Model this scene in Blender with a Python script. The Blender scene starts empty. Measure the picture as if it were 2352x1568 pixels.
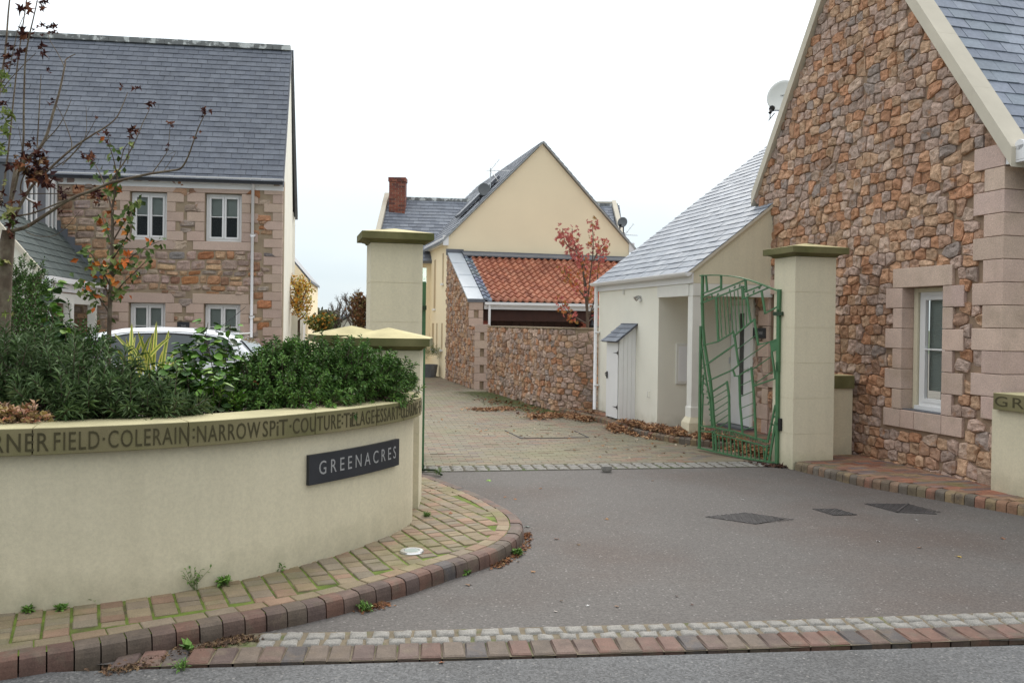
import bpy, bmesh, math, random
from mathutils import Vector as V, Matrix, noise
# ---------------------------------------------------------------- camera, sky, sun, exposure
sc = bpy.context.scene
COL = sc.collection
W_, H_, FP, PIT, ROL, SY, CZ = 2352, 1568, 1950.0, .0075, .0135, -25.4, 1.7
Fv = V((0, math.cos(PIT), -math.sin(PIT)))
_R, _U = V((1, 0, 0)), V((0, math.sin(PIT), math.cos(PIT)))
Rv = math.cos(ROL) * _R + math.sin(ROL) * _U
Uv = math.cos(ROL) * _U - math.sin(ROL) * _R
CP = V((0, 0, CZ))
cam_d = bpy.data.cameras.new('camera'); cam = bpy.data.objects.new('camera', cam_d); COL.objects.link(cam)
m = Matrix.Identity(4)
for i in range(3):
    m[i][0] = Rv[i]; m[i][1] = Uv[i]; m[i][2] = -Fv[i]; m[i][3] = CP[i]
cam.matrix_world = m
cam_d.sensor_width = 36; cam_d.lens = 36 * FP / W_; cam_d.shift_y = SY / W_
cam_d.clip_end = 3000; cam_d.clip_start = .05
sc.camera = cam
SUN_EL, SUN_AZ = math.radians(38), math.radians(12)      # soft sun behind the cloud, ahead of the camera
w = bpy.data.worlds.new("World"); sc.world = w; w.use_nodes = True
nt = w.node_tree; nt.nodes.clear(); N = nt.nodes.new; L = nt.links.new
sky = N('ShaderNodeTexSky'); sky.sky_type = 'NISHITA'; sky.sun_disc = False
sky.sun_elevation = SUN_EL; sky.sun_rotation = SUN_AZ; sky.dust_density = 2
b1 = N('ShaderNodeBackground'); b1.inputs[1].default_value = .13; L(sky.outputs[0], b1.inputs[0])
b2 = N('ShaderNodeBackground')
tc = N('ShaderNodeTexCoord'); sx = N('ShaderNodeSeparateXYZ'); L(tc.outputs['Generated'], sx.inputs[0])
rz = N('ShaderNodeMapRange'); L(sx.outputs[2], rz.inputs[0]); rz.inputs[1].default_value = .05; rz.inputs[2].default_value = .95   # overcast: faintly blue low down, white above
cm = N('ShaderNodeMix'); cm.data_type = 'RGBA'; L(rz.outputs[0], cm.inputs[0]); cm.inputs[6].default_value = (.375, .43, .46, 1); cm.inputs[7].default_value = (1.3, 1.31, 1.32, 1)
L(cm.outputs[2], b2.inputs[0])
ry = N('ShaderNodeMapRange'); L(sx.outputs[1], ry.inputs[0]); ry.inputs[1].default_value = -.9; ry.inputs[2].default_value = .7   # brighter cloud on the sun's side
ry.inputs[3].default_value = .72; ry.inputs[4].default_value = 1.36; L(ry.outputs[0], b2.inputs[1])
mp = N('ShaderNodeMapping'); mp.inputs['Scale'].default_value = (1, 1, 3.2)
L(tc.outputs['Generated'], mp.inputs[0])
ns = N('ShaderNodeTexNoise'); ns.inputs['Scale'].default_value = 1.6; ns.inputs['Detail'].default_value = 5
L(mp.outputs[0], ns.inputs[0])
mr = N('ShaderNodeMapRange'); mr.inputs[1].default_value = .35; mr.inputs[2].default_value = .62
mr.inputs[3].default_value = .86; mr.inputs[4].default_value = .99
L(ns.outputs[0], mr.inputs[0])
mx = N('ShaderNodeMixShader'); L(mr.outputs[0], mx.inputs[0]); L(b1.outputs[0], mx.inputs[1]); L(b2.outputs[0], mx.inputs[2])
ow = N('ShaderNodeOutputWorld'); L(mx.outputs[0], ow.inputs[0])
sd = bpy.data.lights.new('sun', 'SUN'); sd.energy = 1.5; sd.angle = math.radians(35); sd.color = (1, .96, .9)
so = bpy.data.objects.new('sun', sd); COL.objects.link(so)
so.rotation_euler = (-(math.pi / 2 - SUN_EL), 0, -SUN_AZ)
sc.view_settings.view_transform = 'Standard'; sc.view_settings.look = 'None'
sc.view_settings.exposure = 0.6; sc.view_settings.gamma = 1
sc.render.engine = 'CYCLES'
# ---------------------------------------------------------------- helpers
def ray(x, y): return Fv + Rv * ((x - 1176) / FP) + Uv * ((784 + SY - y) / FP)
def G(x, y, z=0.0):
    d = ray(x, y); return CP + d * ((z - CZ) / d.z)
def D(x, y, Y):
    d = ray(x, y); return CP + d * (Y / d.y)
def PL(x, y, P, u):
    d = ray(x, y); n = V((-u.y, u.x, 0)); return CP + d * (n.dot(P - CP) / n.dot(d))
Z = V((0, 0, 1))
def hd(a): a = math.radians(a); return V((math.cos(a), math.sin(a), 0))
rnd = random.Random(7)
def ru(a, b): return rnd.uniform(a, b)
LOC = {}
class MB:
    def __init__(s): s.v = []; s.f = []; s.c = []; s.m = []; s.hasc = False
    def face(s, pts, col=None, mi=0):
        b = len(s.v); s.v.extend([tuple(p) for p in pts]); s.f.append(tuple(range(b, b + len(pts))))
        s.c.append(col); s.m.append(mi)
        if col: s.hasc = True
    def raw(s, vs, fs, col=None, mi=0):
        b = len(s.v); s.v.extend([tuple(p) for p in vs])
        for f in fs: s.f.append(tuple(b + i for i in f)); s.c.append(col); s.m.append(mi)
        if col: s.hasc = True
    def box(s, o, a, b, c, col=None, mi=0, top=None):
        o, a, b, c = V(o), V(a), V(b), V(c)
        p = [o, o + a, o + a + b, o + b, o + c, o + a + c, o + a + b + c, o + b + c]
        fs = [(0, 3, 2, 1), (4, 5, 6, 7), (0, 1, 5, 4), (1, 2, 6, 5), (2, 3, 7, 6), (3, 0, 4, 7)]
        if a.cross(b).dot(c) < 0: fs = [tuple(reversed(f)) for f in fs]
        s.raw(p, fs, col, mi)
    def ab(s, x0, y0, z0, x1, y1, z1, col=None, mi=0): s.box((x0, y0, z0), (x1 - x0, 0, 0), (0, y1 - y0, 0), (0, 0, z1 - z0), col, mi)
    def prism(s, pts, ext, col=None, mi=0):
        n = len(pts); ext = V(ext); q = [V(p) for p in pts]; t = [p + ext for p in q]
        nn = V((0, 0, 0))
        for i in range(n): nn += q[i].cross(q[(i + 1) % n])
        fs = [tuple(reversed(range(n))), tuple(range(n, 2 * n))] + [(i, (i + 1) % n, n + (i + 1) % n, n + i) for i in range(n)]
        if nn.dot(ext) < 0: fs = [tuple(reversed(f)) for f in fs]
        s.raw(q + t, fs, col, mi)
    def tube(s, pts, r, n=7, col=None, mi=0, cap=True):
        pts = [V(p) for p in pts]; rr = r if isinstance(r, (list, tuple)) else [r] * len(pts)
        vs = []; ref = V((0.3, 0.2, 1)).normalized()
        for i, p in enumerate(pts):
            t = (pts[min(i + 1, len(pts) - 1)] - pts[max(i - 1, 0)])
            t = t.normalized() if t.length > 1e-9 else V((0, 0, 1))
            if abs(t.dot(ref)) > .97: ref = V((1, .1, 0)).normalized()
            a = t.cross(ref).normalized(); b = t.cross(a)
            for k in range(n):
                an = 2 * math.pi * k / n; vs.append(p + (a * math.cos(an) + b * math.sin(an)) * rr[i])
        fs = [(i * n + k, i * n + (k + 1) % n, (i + 1) * n + (k + 1) % n, (i + 1) * n + k) for i in range(len(pts) - 1) for k in range(n)]
        if cap: fs += [tuple(range(n)), tuple(reversed(range((len(pts) - 1) * n, len(pts) * n)))]
        s.raw(vs, fs, col, mi)
    def bar(s, p, q, wv, t, col=None, mi=0):            # bar from p to q, width vector wv, thickness vector t (both centred)
        p, q, wv, t = V(p), V(q), V(wv), V(t); s.box(p - wv / 2 - t / 2, q - p, wv, t, col, mi)
    def lathe(s, c, prof, n=24, col=None, mi=0):
        c = V(c); vs = [c + V((r * math.cos(2 * math.pi * k / n), r * math.sin(2 * math.pi * k / n), z)) for r, z in prof for k in range(n)]
        fs = [(i * n + k, i * n + (k + 1) % n, (i + 1) * n + (k + 1) % n, (i + 1) * n + k) for i in range(len(prof) - 1) for k in range(n)]
        s.raw(vs, fs, col, mi)
    def build(s, name, mats, parent=None, smooth=False, loc=None, label=None, cat=None, group=None, kind=None, bevel=0, auto=None):
        if not isinstance(mats, (list, tuple)): mats = [mats]
        if parent is None:
            if loc is None:
                if s.v:
                    xs = [p[0] for p in s.v]; ys = [p[1] for p in s.v]; zs = [p[2] for p in s.v]
                    loc = ((min(xs) + max(xs)) / 2, (min(ys) + max(ys)) / 2, min(zs))
                else: loc = (0, 0, 0)
            off = V(loc)
        else: off = LOC[parent.name]
        me = bpy.data.meshes.new(name)
        me.from_pydata([(a - off.x, b - off.y, c - off.z) for a, b, c in s.v], [], s.f)
        for mt in mats: me.materials.append(mt)
        if len(mats) > 1: me.polygons.foreach_set('material_index', s.m)
        if s.hasc:
            at = me.color_attributes.new('Col', 'FLOAT_COLOR', 'CORNER'); d = []
            for f, c in zip(s.f, s.c):
                cc = (c[0], c[1], c[2], 1.0) if c else (1, 1, 1, 1)
                d.extend(cc * len(f))
            at.data.foreach_set('color', d)
        me.polygons.foreach_set('use_smooth', [bool(smooth)] * len(me.polygons))
        me.update()
        o = bpy.data.objects.new(name, me); COL.objects.link(o)
        if parent is None: o.location = off
        else: o.parent = parent
        LOC[o.name] = off
        if bevel:
            bm_ = o.modifiers.new('bevel', 'BEVEL'); bm_.width = bevel; bm_.segments = 2; bm_.limit_method = 'ANGLE'; bm_.angle_limit = math.radians(40)
        tag(o, label, cat, group, kind); return o
def tag(o, label=None, cat=None, group=None, kind=None):
    if label: o['label'] = label
    if cat: o['category'] = cat
    if group: o['group'] = group
    if kind: o['kind'] = kind
def empty(name, loc, label, cat, group=None):
    o = bpy.data.objects.new(name, None); COL.objects.link(o); o.location = V(loc); LOC[o.name] = V(loc)
    o.empty_display_size = .2; tag(o, label, cat, group); return o
def copy_tree(o, parent=None):
    c = o.copy(); COL.objects.link(c); c.parent = parent
    for ch in list(o.children): copy_tree(ch, c)
    return c
# ---------------------------------------------------------------- materials
MATS = {}
def M(name, col, rough=.8, var=.12, vs=3.0, bump=.0, bs=60.0, attr=False, col2=None, ms=1.5, lo=.45, hi=.6, spec=.4, metal=0.0, fine=.0, fs=300.0, coat=0, zst=None, world=True, nz=None, bd=.01, streak=0, speck=0):
    """noise-varied principled; col2 patches; fine speckle; zst=(z0,z1,colour) weathering band by height; nz = colour on faces that look up"""
    mt = bpy.data.materials.new(name); mt.use_nodes = True; nt = mt.node_tree; nd = nt.nodes; lk = nt.links.new
    p = nd['Principled BSDF']; p.inputs['Roughness'].default_value = rough; p.inputs['Metallic'].default_value = metal
    p.inputs['Specular IOR Level'].default_value = spec
    if coat: p.inputs['Coat Weight'].default_value = coat; p.inputs['Coat Roughness'].default_value = .05
    geo = nd.new('ShaderNodeNewGeometry'); pos = geo.outputs['Position']
    def nz_(scale, det=4, r=.55):
        n = nd.new('ShaderNodeTexNoise'); n.inputs['Scale'].default_value = scale; n.inputs['Detail'].default_value = det
        n.inputs['Roughness'].default_value = r; lk(pos, n.inputs['Vector']); return n.outputs[0]
    def mixc(fac, a, b, mode='MIX'):
        x = nd.new('ShaderNodeMix'); x.data_type = 'RGBA'; x.blend_type = mode
        if isinstance(fac, float): x.inputs[0].default_value = fac
        else: lk(fac, x.inputs[0])
        for s_, v_ in ((6, a), (7, b)):
            if isinstance(v_, tuple): x.inputs[s_].default_value = (v_[0], v_[1], v_[2], 1)
            else: lk(v_, x.inputs[s_])
        return x.outputs[2]
    def rng(src, a, b, c, d):
        r = nd.new('ShaderNodeMapRange'); lk(src, r.inputs[0])
        for i, q in enumerate((a, b, c, d)): r.inputs[i + 1].default_value = q
        return r.outputs[0]
    c = tuple(col)
    if attr:
        a = nd.new('ShaderNodeAttribute'); a.attribute_name = 'Col'; c = mixc(1.0, a.outputs[0], c, 'MULTIPLY')
    if col2: c = mixc(rng(nz_(ms, 5), lo, hi, 0, 1), c, tuple(col2))
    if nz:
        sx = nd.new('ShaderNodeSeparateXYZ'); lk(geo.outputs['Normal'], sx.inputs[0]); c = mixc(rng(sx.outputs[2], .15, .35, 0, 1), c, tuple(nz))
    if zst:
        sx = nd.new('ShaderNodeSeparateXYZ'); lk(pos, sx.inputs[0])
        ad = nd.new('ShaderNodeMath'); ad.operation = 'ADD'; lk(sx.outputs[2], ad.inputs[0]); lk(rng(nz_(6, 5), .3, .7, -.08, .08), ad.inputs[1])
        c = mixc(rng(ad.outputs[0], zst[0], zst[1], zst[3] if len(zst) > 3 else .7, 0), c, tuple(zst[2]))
    if var:
        v = rng(nz_(vs, 6), .25, .75, 1 - var, 1 + var); c = mixc(1.0, c, v, 'MULTIPLY')
    if speck:
        vo = nd.new('ShaderNodeTexVoronoi'); vo.inputs['Scale'].default_value = 95; lk(pos, vo.inputs['Vector']); sp_ = nd.new('ShaderNodeSeparateXYZ'); lk(vo.outputs['Color'], sp_.inputs[0])
        c = mixc(1.0, c, rng(sp_.outputs[0], 0, 1, 1 - speck, 1 + speck), 'MULTIPLY'); c = mixc(rng(sp_.outputs[1], .98, .985, 0, .28), c, (.42, .40, .37))
    if streak:
        mpx = nd.new('ShaderNodeMapping'); mpx.inputs['Scale'].default_value = (9, 9, .45); lk(pos, mpx.inputs[0]); n_ = nd.new('ShaderNodeTexNoise'); n_.inputs['Scale'].default_value = 1; n_.inputs['Detail'].default_value = 5; lk(mpx.outputs[0], n_.inputs['Vector'])
        c = mixc(1.0, c, rng(n_.outputs[0], .45, .75, 1, 1 - streak), 'MULTIPLY')
    if fine:
        v = rng(nz_(fs, 6, .85), .4, .6, 1 - fine, 1 + fine); c = mixc(1.0, c, v, 'MULTIPLY')
    if isinstance(c, tuple): p.inputs['Base Color'].default_value = (*c, 1)
    else: lk(c, p.inputs['Base Color'])
    if bump:
        b = nd.new('ShaderNodeBump'); b.inputs['Strength'].default_value = bump; b.inputs['Distance'].default_value = bd
        lk(nz_(bs, 5, .6), b.inputs['Height']); lk(b.outputs[0], p.inputs['Normal'])
    MATS[name] = mt; return mt
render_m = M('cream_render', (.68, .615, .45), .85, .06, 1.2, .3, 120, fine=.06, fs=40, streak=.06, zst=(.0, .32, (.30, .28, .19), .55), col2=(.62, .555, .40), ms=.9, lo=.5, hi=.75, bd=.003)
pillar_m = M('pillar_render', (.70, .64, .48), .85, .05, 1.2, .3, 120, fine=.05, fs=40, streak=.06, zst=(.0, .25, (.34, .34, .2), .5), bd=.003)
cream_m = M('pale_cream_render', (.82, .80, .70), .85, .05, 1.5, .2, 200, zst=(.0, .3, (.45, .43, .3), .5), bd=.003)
yellow_m = M('yellow_render', (.93, .80, .57), .85, .04, .8, .1, 100, bd=.003)
white_m = M('white_paint', (.80, .80, .80), .45, .03, 3)
upvc_m = M('white_plastic', (.82, .82, .83), .3, .02, 3)
offw_m = M('offwhite_board', (.75, .74, .69), .55, .06, 4)
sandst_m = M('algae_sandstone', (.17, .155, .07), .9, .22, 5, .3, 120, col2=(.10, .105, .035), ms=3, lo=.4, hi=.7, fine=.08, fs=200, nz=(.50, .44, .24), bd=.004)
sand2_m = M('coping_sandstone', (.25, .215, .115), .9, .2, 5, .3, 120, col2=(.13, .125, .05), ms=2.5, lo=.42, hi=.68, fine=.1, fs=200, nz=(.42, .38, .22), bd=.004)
letter_m = M('carved_letter', (.072, .062, .03), .95, .2, 20)  # dark tone paints in the shade of cut letters, along with their algae
verge_m = M('verge_stone', (.60, .55, .45), .85, .08, 3, .2, 100, bd=.004)
slate_m = M('roof_slate', (1.12, 1.15, 1.20), .62, .14, 4, .25, 30, attr=True, fine=.10, fs=20, spec=.3, bd=.004)
stone_m = M('rubble_stone', (1, 1, 1), .85, .22, 14, .8, 28, attr=True, col2=(.36, .185, .095), ms=8, lo=.56, hi=.74, fine=.22, fs=70, bd=.018)
stone2_m = M('rubble_stone_far', (1, 1, 1), .9, .25, 9, .7, 16, attr=True, col2=(.36, .20, .11), ms=5, lo=.58, hi=.75, fine=.2, fs=35, bd=.02)
mortar_m = M('lime_mortar', (.30, .21, .145), .95, .2, 5, .5, 90, fine=.15, fs=200)
mortar2_m = M('pale_mortar', (.34, .265, .185), .95, .2, 5, .5, 60, fine=.12, fs=120)
granite_m = M('pink_granite', (.57, .43, .36), .85, .10, 5, col2=(.47, .36, .28), ms=3, lo=.5, hi=.75, bump=.6, bs=60, attr=True, fine=.16, fs=80, bd=.008)
granite2_m = M('pink_granite_far', (.53, .40, .33), .85, .07, 4, .4, 60, attr=True, fine=.12, fs=60, bd=.008)
lead_m = M('lead_sheet', (.13, .14, .16), .5, .2, 3, .15, 12, spec=.5)
leadp_m = M('pale_lead_sheet', (.42, .46, .50), .4, .08, 3, .1, 12, spec=.5)
ridge_m = M('mottled_ridge', (.20, .21, .21), .7, .2, 6, .2, 40, col2=(.62, .65, .64), ms=5, lo=.5, hi=.58)
asph_m = M('entrance_asphalt', (.106, .097, .090), .88, .08, 1.0, .4, 160, col2=(.095, .076, .066), ms=.45, lo=.46, hi=.66, fine=.16, fs=60, bd=.003, speck=.2)
road_m = M('road_asphalt', (.112, .113, .114), .88, .10, 2, .9, 200, col2=(.095, .094, .093), ms=.8, fine=.2, fs=70, bd=.004, speck=.34)
moss_m = M('mossy_joint', (.13, .18, .03), .95, .5, 9, .8, 150, col2=(.10, .085, .045), ms=4, lo=.52, hi=.66)
dirt_m = M('dark_joint', (.075, .065, .045), .95, .3, 9, .5, 150, col2=(.06, .085, .02), ms=2.2, lo=.5, hi=.65)
jnt_m = M('grit_joint', (.17, .14, .095), .95, .3, 9, .6, 200, col2=(.07, .11, .02), ms=3.5, lo=.55, hi=.68)
paver_m = M('clay_paver', (1, 1, 1), .85, .16, 8, .5, 120, attr=True, fine=.16, fs=110, col2=(.17, .16, .065), ms=2.2, lo=.5, hi=.75, bd=.004)
drive_m = M('drive_paver', (.88, .84, .82), .85, .12, 1.2, .3, 80, attr=True, fine=.1, fs=100, col2=(.17, .17, .09), ms=.7, lo=.5, hi=.8)
kerb_m = M('kerb_block', (.72, .73, .74), .8, .25, 14, .5, 90, attr=True, col2=(.125, .095, .07), ms=9, lo=.5, hi=.7, fine=.18, fs=110, bd=.004)
sett_m = M('granite_sett', (.225, .215, .195), .85, .2, 18, .5, 60, fine=.3, fs=120, bd=.004)
slateS_m = M('slate_sign', (.03, .032, .038), .5, .15, 8, .1, 80)
cut_m = M('cut_letter', (.33, .33, .33), .7, 0)
gate_m = M('green_paint', (.072, .185, .085), .42, .12, 14, .08, 60, spec=.45)
gated_m = M('dark_green_metal', (.03, .055, .03), .6, .3, 14)
black_m = M('black_iron', (.012, .012, .013), .4, .1, 8)
iron_m = M('cast_iron', (.055, .05, .05), .6, .3, 12, .4, 90)
steel_m = M('stainless_steel', (.62, .63, .64), .28, .05, 20, metal=.9)
lens_m = M('frosted_lens', (.34, .40, .38), .25, .05, 20)
brick_m = M('red_brick', (1, 1, 1), .85, .15, 6, .3, 80, attr=True)
tile_m = M('clay_pantile', (1, 1, 1), .75, .14, 6, .2, 60, attr=True, fine=.08, fs=60)
wood_m = M('dark_stained_wood', (.05, .016, .01), .6, .25, 5)
glass_m = M('dark_glass', (.035, .042, .048), .04, .3, 1.5, spec=.8)
blind_m = M('blind', (.70, .74, .70), .6, .03, 3)
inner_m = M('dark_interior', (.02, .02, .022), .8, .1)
bark_m = M('bark', (.115, .085, .06), .9, .25, 30, .6, 90, col2=(.17, .14, .10), ms=12)
twig_m = M('twig_bark', (.10, .07, .05), .8, .2, 30)
leaf_m = M('leaf', (1.08, 1.12, .92), .5, .18, 25, attr=True, spec=.3)
leafd_m = M('dead_leaf', (1, 1, 1), .75, .2, 25, attr=True, spec=.2)
soil_m = M('soil', (.045, .032, .022), .95, .3, 10, .6, 60)
grass_m = M('rough_ground', (.09, .11, .05), .95, .3, 2)
gravel_m = M('yard_paving', (.17, .145, .12), .9, .2, 2, .3, 80)
car_m = M('white_car_paint', (.80, .83, .86), .12, .0, 3, spec=.5, coat=.8)
carg_m = M('car_glass', (.05, .065, .07), .03, .0, 3, spec=.9)
tyre_m = M('tyre', (.02, .02, .02), .8, .1)
red_m = M('red_lamp', (.65, .02, .015), .12, .1, 8, spec=.7)
dish_m = M('pale_dish', (.66, .68, .66), .45, .04, 6)
dishg_m = M('grey_dish', (.12, .13, .135), .5, .1, 6)
hill_m = M('far_hill', (.30, .38, .45), .95, .15, .02)  # blue of distance haze is put into the hill colour
# glass that lets the blind behind show
def glassy(name, tint, mixv):
    mt = bpy.data.materials.new(name); mt.use_nodes = True; nt = mt.node_tree; nd = nt.nodes; lk = nt.links.new
    p = nd['Principled BSDF']; p.inputs['Base Color'].default_value = (*tint, 1); p.inputs['Roughness'].default_value = .02
    p.inputs['Specular IOR Level'].default_value = .8
    tr = nd.new('ShaderNodeBsdfTransparent'); tr.inputs[0].default_value = (.92, .96, .95, 1)
    mxs = nd.new('ShaderNodeMixShader'); mxs.inputs[0].default_value = mixv
    fr = nd.new('ShaderNodeFresnel'); fr.inputs[0].default_value = 1.5
    ad = nd.new('ShaderNodeMath'); ad.operation = 'ADD'; ad.inputs[1].default_value = mixv; ad.use_clamp = True
    lk(fr.outputs[0], ad.inputs[0]); lk(ad.outputs[0], mxs.inputs[0])
    lk(tr.outputs[0], mxs.inputs[1]); lk(p.outputs[0], mxs.inputs[2]); lk(mxs.outputs[0], nd['Material Output'].inputs[0]); return mt
pane_m = glassy('window_glass', (.04, .05, .05), .22)
# ---------------------------------------------------------------- text
def text_mesh(s, size=1.0, ext=0.0, spacing=1.0, xs=1.0, align='LEFT'):
    cu = bpy.data.curves.new('lettering', 'FONT'); cu.body = s; cu.size = size; cu.extrude = ext; cu.space_character = spacing
    cu.align_x = align; cu.resolution_u = 3
    o = bpy.data.objects.new('lettering', cu); COL.objects.link(o)
    bpy.context.view_layer.update()
    me = bpy.data.meshes.new_from_object(o.evaluated_get(bpy.context.evaluated_depsgraph_get()))
    vs = [(v.co.x * xs, v.co.y, v.co.z) for v in me.vertices]; fs = [tuple(p.vertices) for p in me.polygons]
    bpy.data.objects.remove(o); bpy.data.curves.remove(cu); bpy.data.meshes.remove(me); return vs, fs
def put_text(mb, s, fn, width, height, ext=.001, spacing=1.1):
    """fn(x, y, z) -> world; text scaled so that its box is width x height"""
    vs, fs = text_mesh(s, 1.0, ext / max(height, 1e-3), spacing)
    x0 = min(v[0] for v in vs); x1 = max(v[0] for v in vs); y0 = min(v[1] for v in vs); y1 = max(v[1] for v in vs)
    y0 = max(y0, -.03); y1 = min(y1, .75)
    mb.raw([fn((v[0] - x0) / (x1 - x0) * width, (v[1] - y0) / (y1 - y0) * height, v[2] * height) for v in vs], fs)
# ---------------------------------------------------------------- masonry, slates, pavers
PAL = [(.42, .31, .26)] * 5 + [(.36, .285, .25)] * 4 + [(.45, .245, .135)] * 4 + [(.49, .32, .20)] * 5 + [(.30, .175, .115)] * 2 + [(.50, .38, .30)] * 3 + [(.42, .19, .09)] * 3 + [(.27, .245, .235)]
def rubble(mb, O, u, n, W, H, top=None, excl=(), ch=(.09, .19), cw=(.09, .25), depth=.035, g=5, seed=1, gap=.006, warp=.035, split=.22, jit=.018, umin=None, tint=1.0, rnd_=.06, pw=8):
    r = random.Random(seed); O = V(O); y = 0.0
    def wv(x, y): return warp * noise.noise(V((x * 1.7, y * 1.7, seed * 3.1))) * 2
    while y < H:
        h = r.uniform(*ch); x = -r.uniform(0, .15)
        while x < W:
            w_ = r.uniform(*cw) * (1.25 if h > .15 else 1)
            rects = [(x, y, x + w_, y + h)]
            if h > ch[0] * 1.25 and r.random() < split:
                k = r.uniform(.38, .62); rects = [(x, y, x + w_, y + h * k), (x, y + h * k, x + w_, y + h)]
            for (a0, b0, a1, b1) in rects:
                cx, cy = (a0 + a1) / 2, (b0 + b1) / 2
                t_ = top(cx) if top else H
                if cy > t_ + .01 or cx < (umin or -.02) or cx > W + .02: continue
                if any(e[0] < cx < e[2] and e[1] < cy < e[3] for e in excl): continue
                j = lambda: r.uniform(-jit, jit)
                cs = [(a0 + gap + j(), b0 + gap + j()), (a1 - gap + j(), b0 + gap + j()), (a1 - gap + j(), b1 - gap + j()), (a0 + gap + j(), b1 - gap + j())]
                vs = []; dd = depth * r.uniform(.6, 1.25); tx, ty = r.uniform(-.35, .35), r.uniform(-.35, .35); sx = r.uniform(0, 99)
                for jj in range(g):
                    for ii in range(g):
                        a = -1 + 2 * ii / (g - 1); b = -1 + 2 * jj / (g - 1)
                        a = a * (1.28 - .28 * abs(a)) if abs(a) < .99 else a; b = b * (1.28 - .28 * abs(b)) if abs(b) < .99 else b
                        a2 = a * (1 - rnd_ * b * b); b2 = b * (1 - rnd_ * a * a)
                        s, t = (a2 + 1) / 2, (b2 + 1) / 2
                        px = (cs[0][0] * (1 - s) + cs[1][0] * s) * (1 - t) + (cs[3][0] * (1 - s) + cs[2][0] * s) * t
                        py = (cs[0][1] * (1 - s) + cs[1][1] * s) * (1 - t) + (cs[3][1] * (1 - s) + cs[2][1] * s) * t
                        py += wv(px, py); px += wv(py + 31, px) * .6
                        e_ = max(abs(a), abs(b)); hh = dd * (1 - e_ ** pw) * (1 + tx * a + ty * b)
                        if e_ < .99: hh += noise.noise(V((px * 16 + sx, py * 16, sx))) * .026 * (depth / .035)
                        px = min(max(px, umin if umin is not None else 0), W)
                        if py < 0: py = 0
                        if top: py = min(py, top(px))
                        else: py = min(py, H)
                        for e in excl:
                            if e[0] < px < e[2] and e[1] < py < e[3]:
                                ds = [(px - e[0], 0), (e[2] - px, 1), (py - e[1], 2), (e[3] - py, 3)]; k = min(ds)[1]
                                if k == 0: px = e[0]
                                elif k == 1: px = e[2]
                                elif k == 2: py = e[1]
                                else: py = e[3]
                        vs.append(O + u * px + Z * py + n * (hh if e_ < .99 else -.004))
                c = r.choice(PAL); k = r.uniform(.82, 1.2) * tint; k2 = r.uniform(.95, 1.06)
                flip = u.cross(Z).dot(n) < 0
                fs = []
                for jj in range(g - 1):
                    for ii in range(g - 1):
                        q = jj * g + ii; f = (q, q + 1, q + g + 1, q + g); fs.append(tuple(reversed(f)) if flip else f)
                mb.raw(vs, fs, (c[0] * k, c[1] * k * k2, c[2] * k))
            x += w_
        y += h
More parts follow.
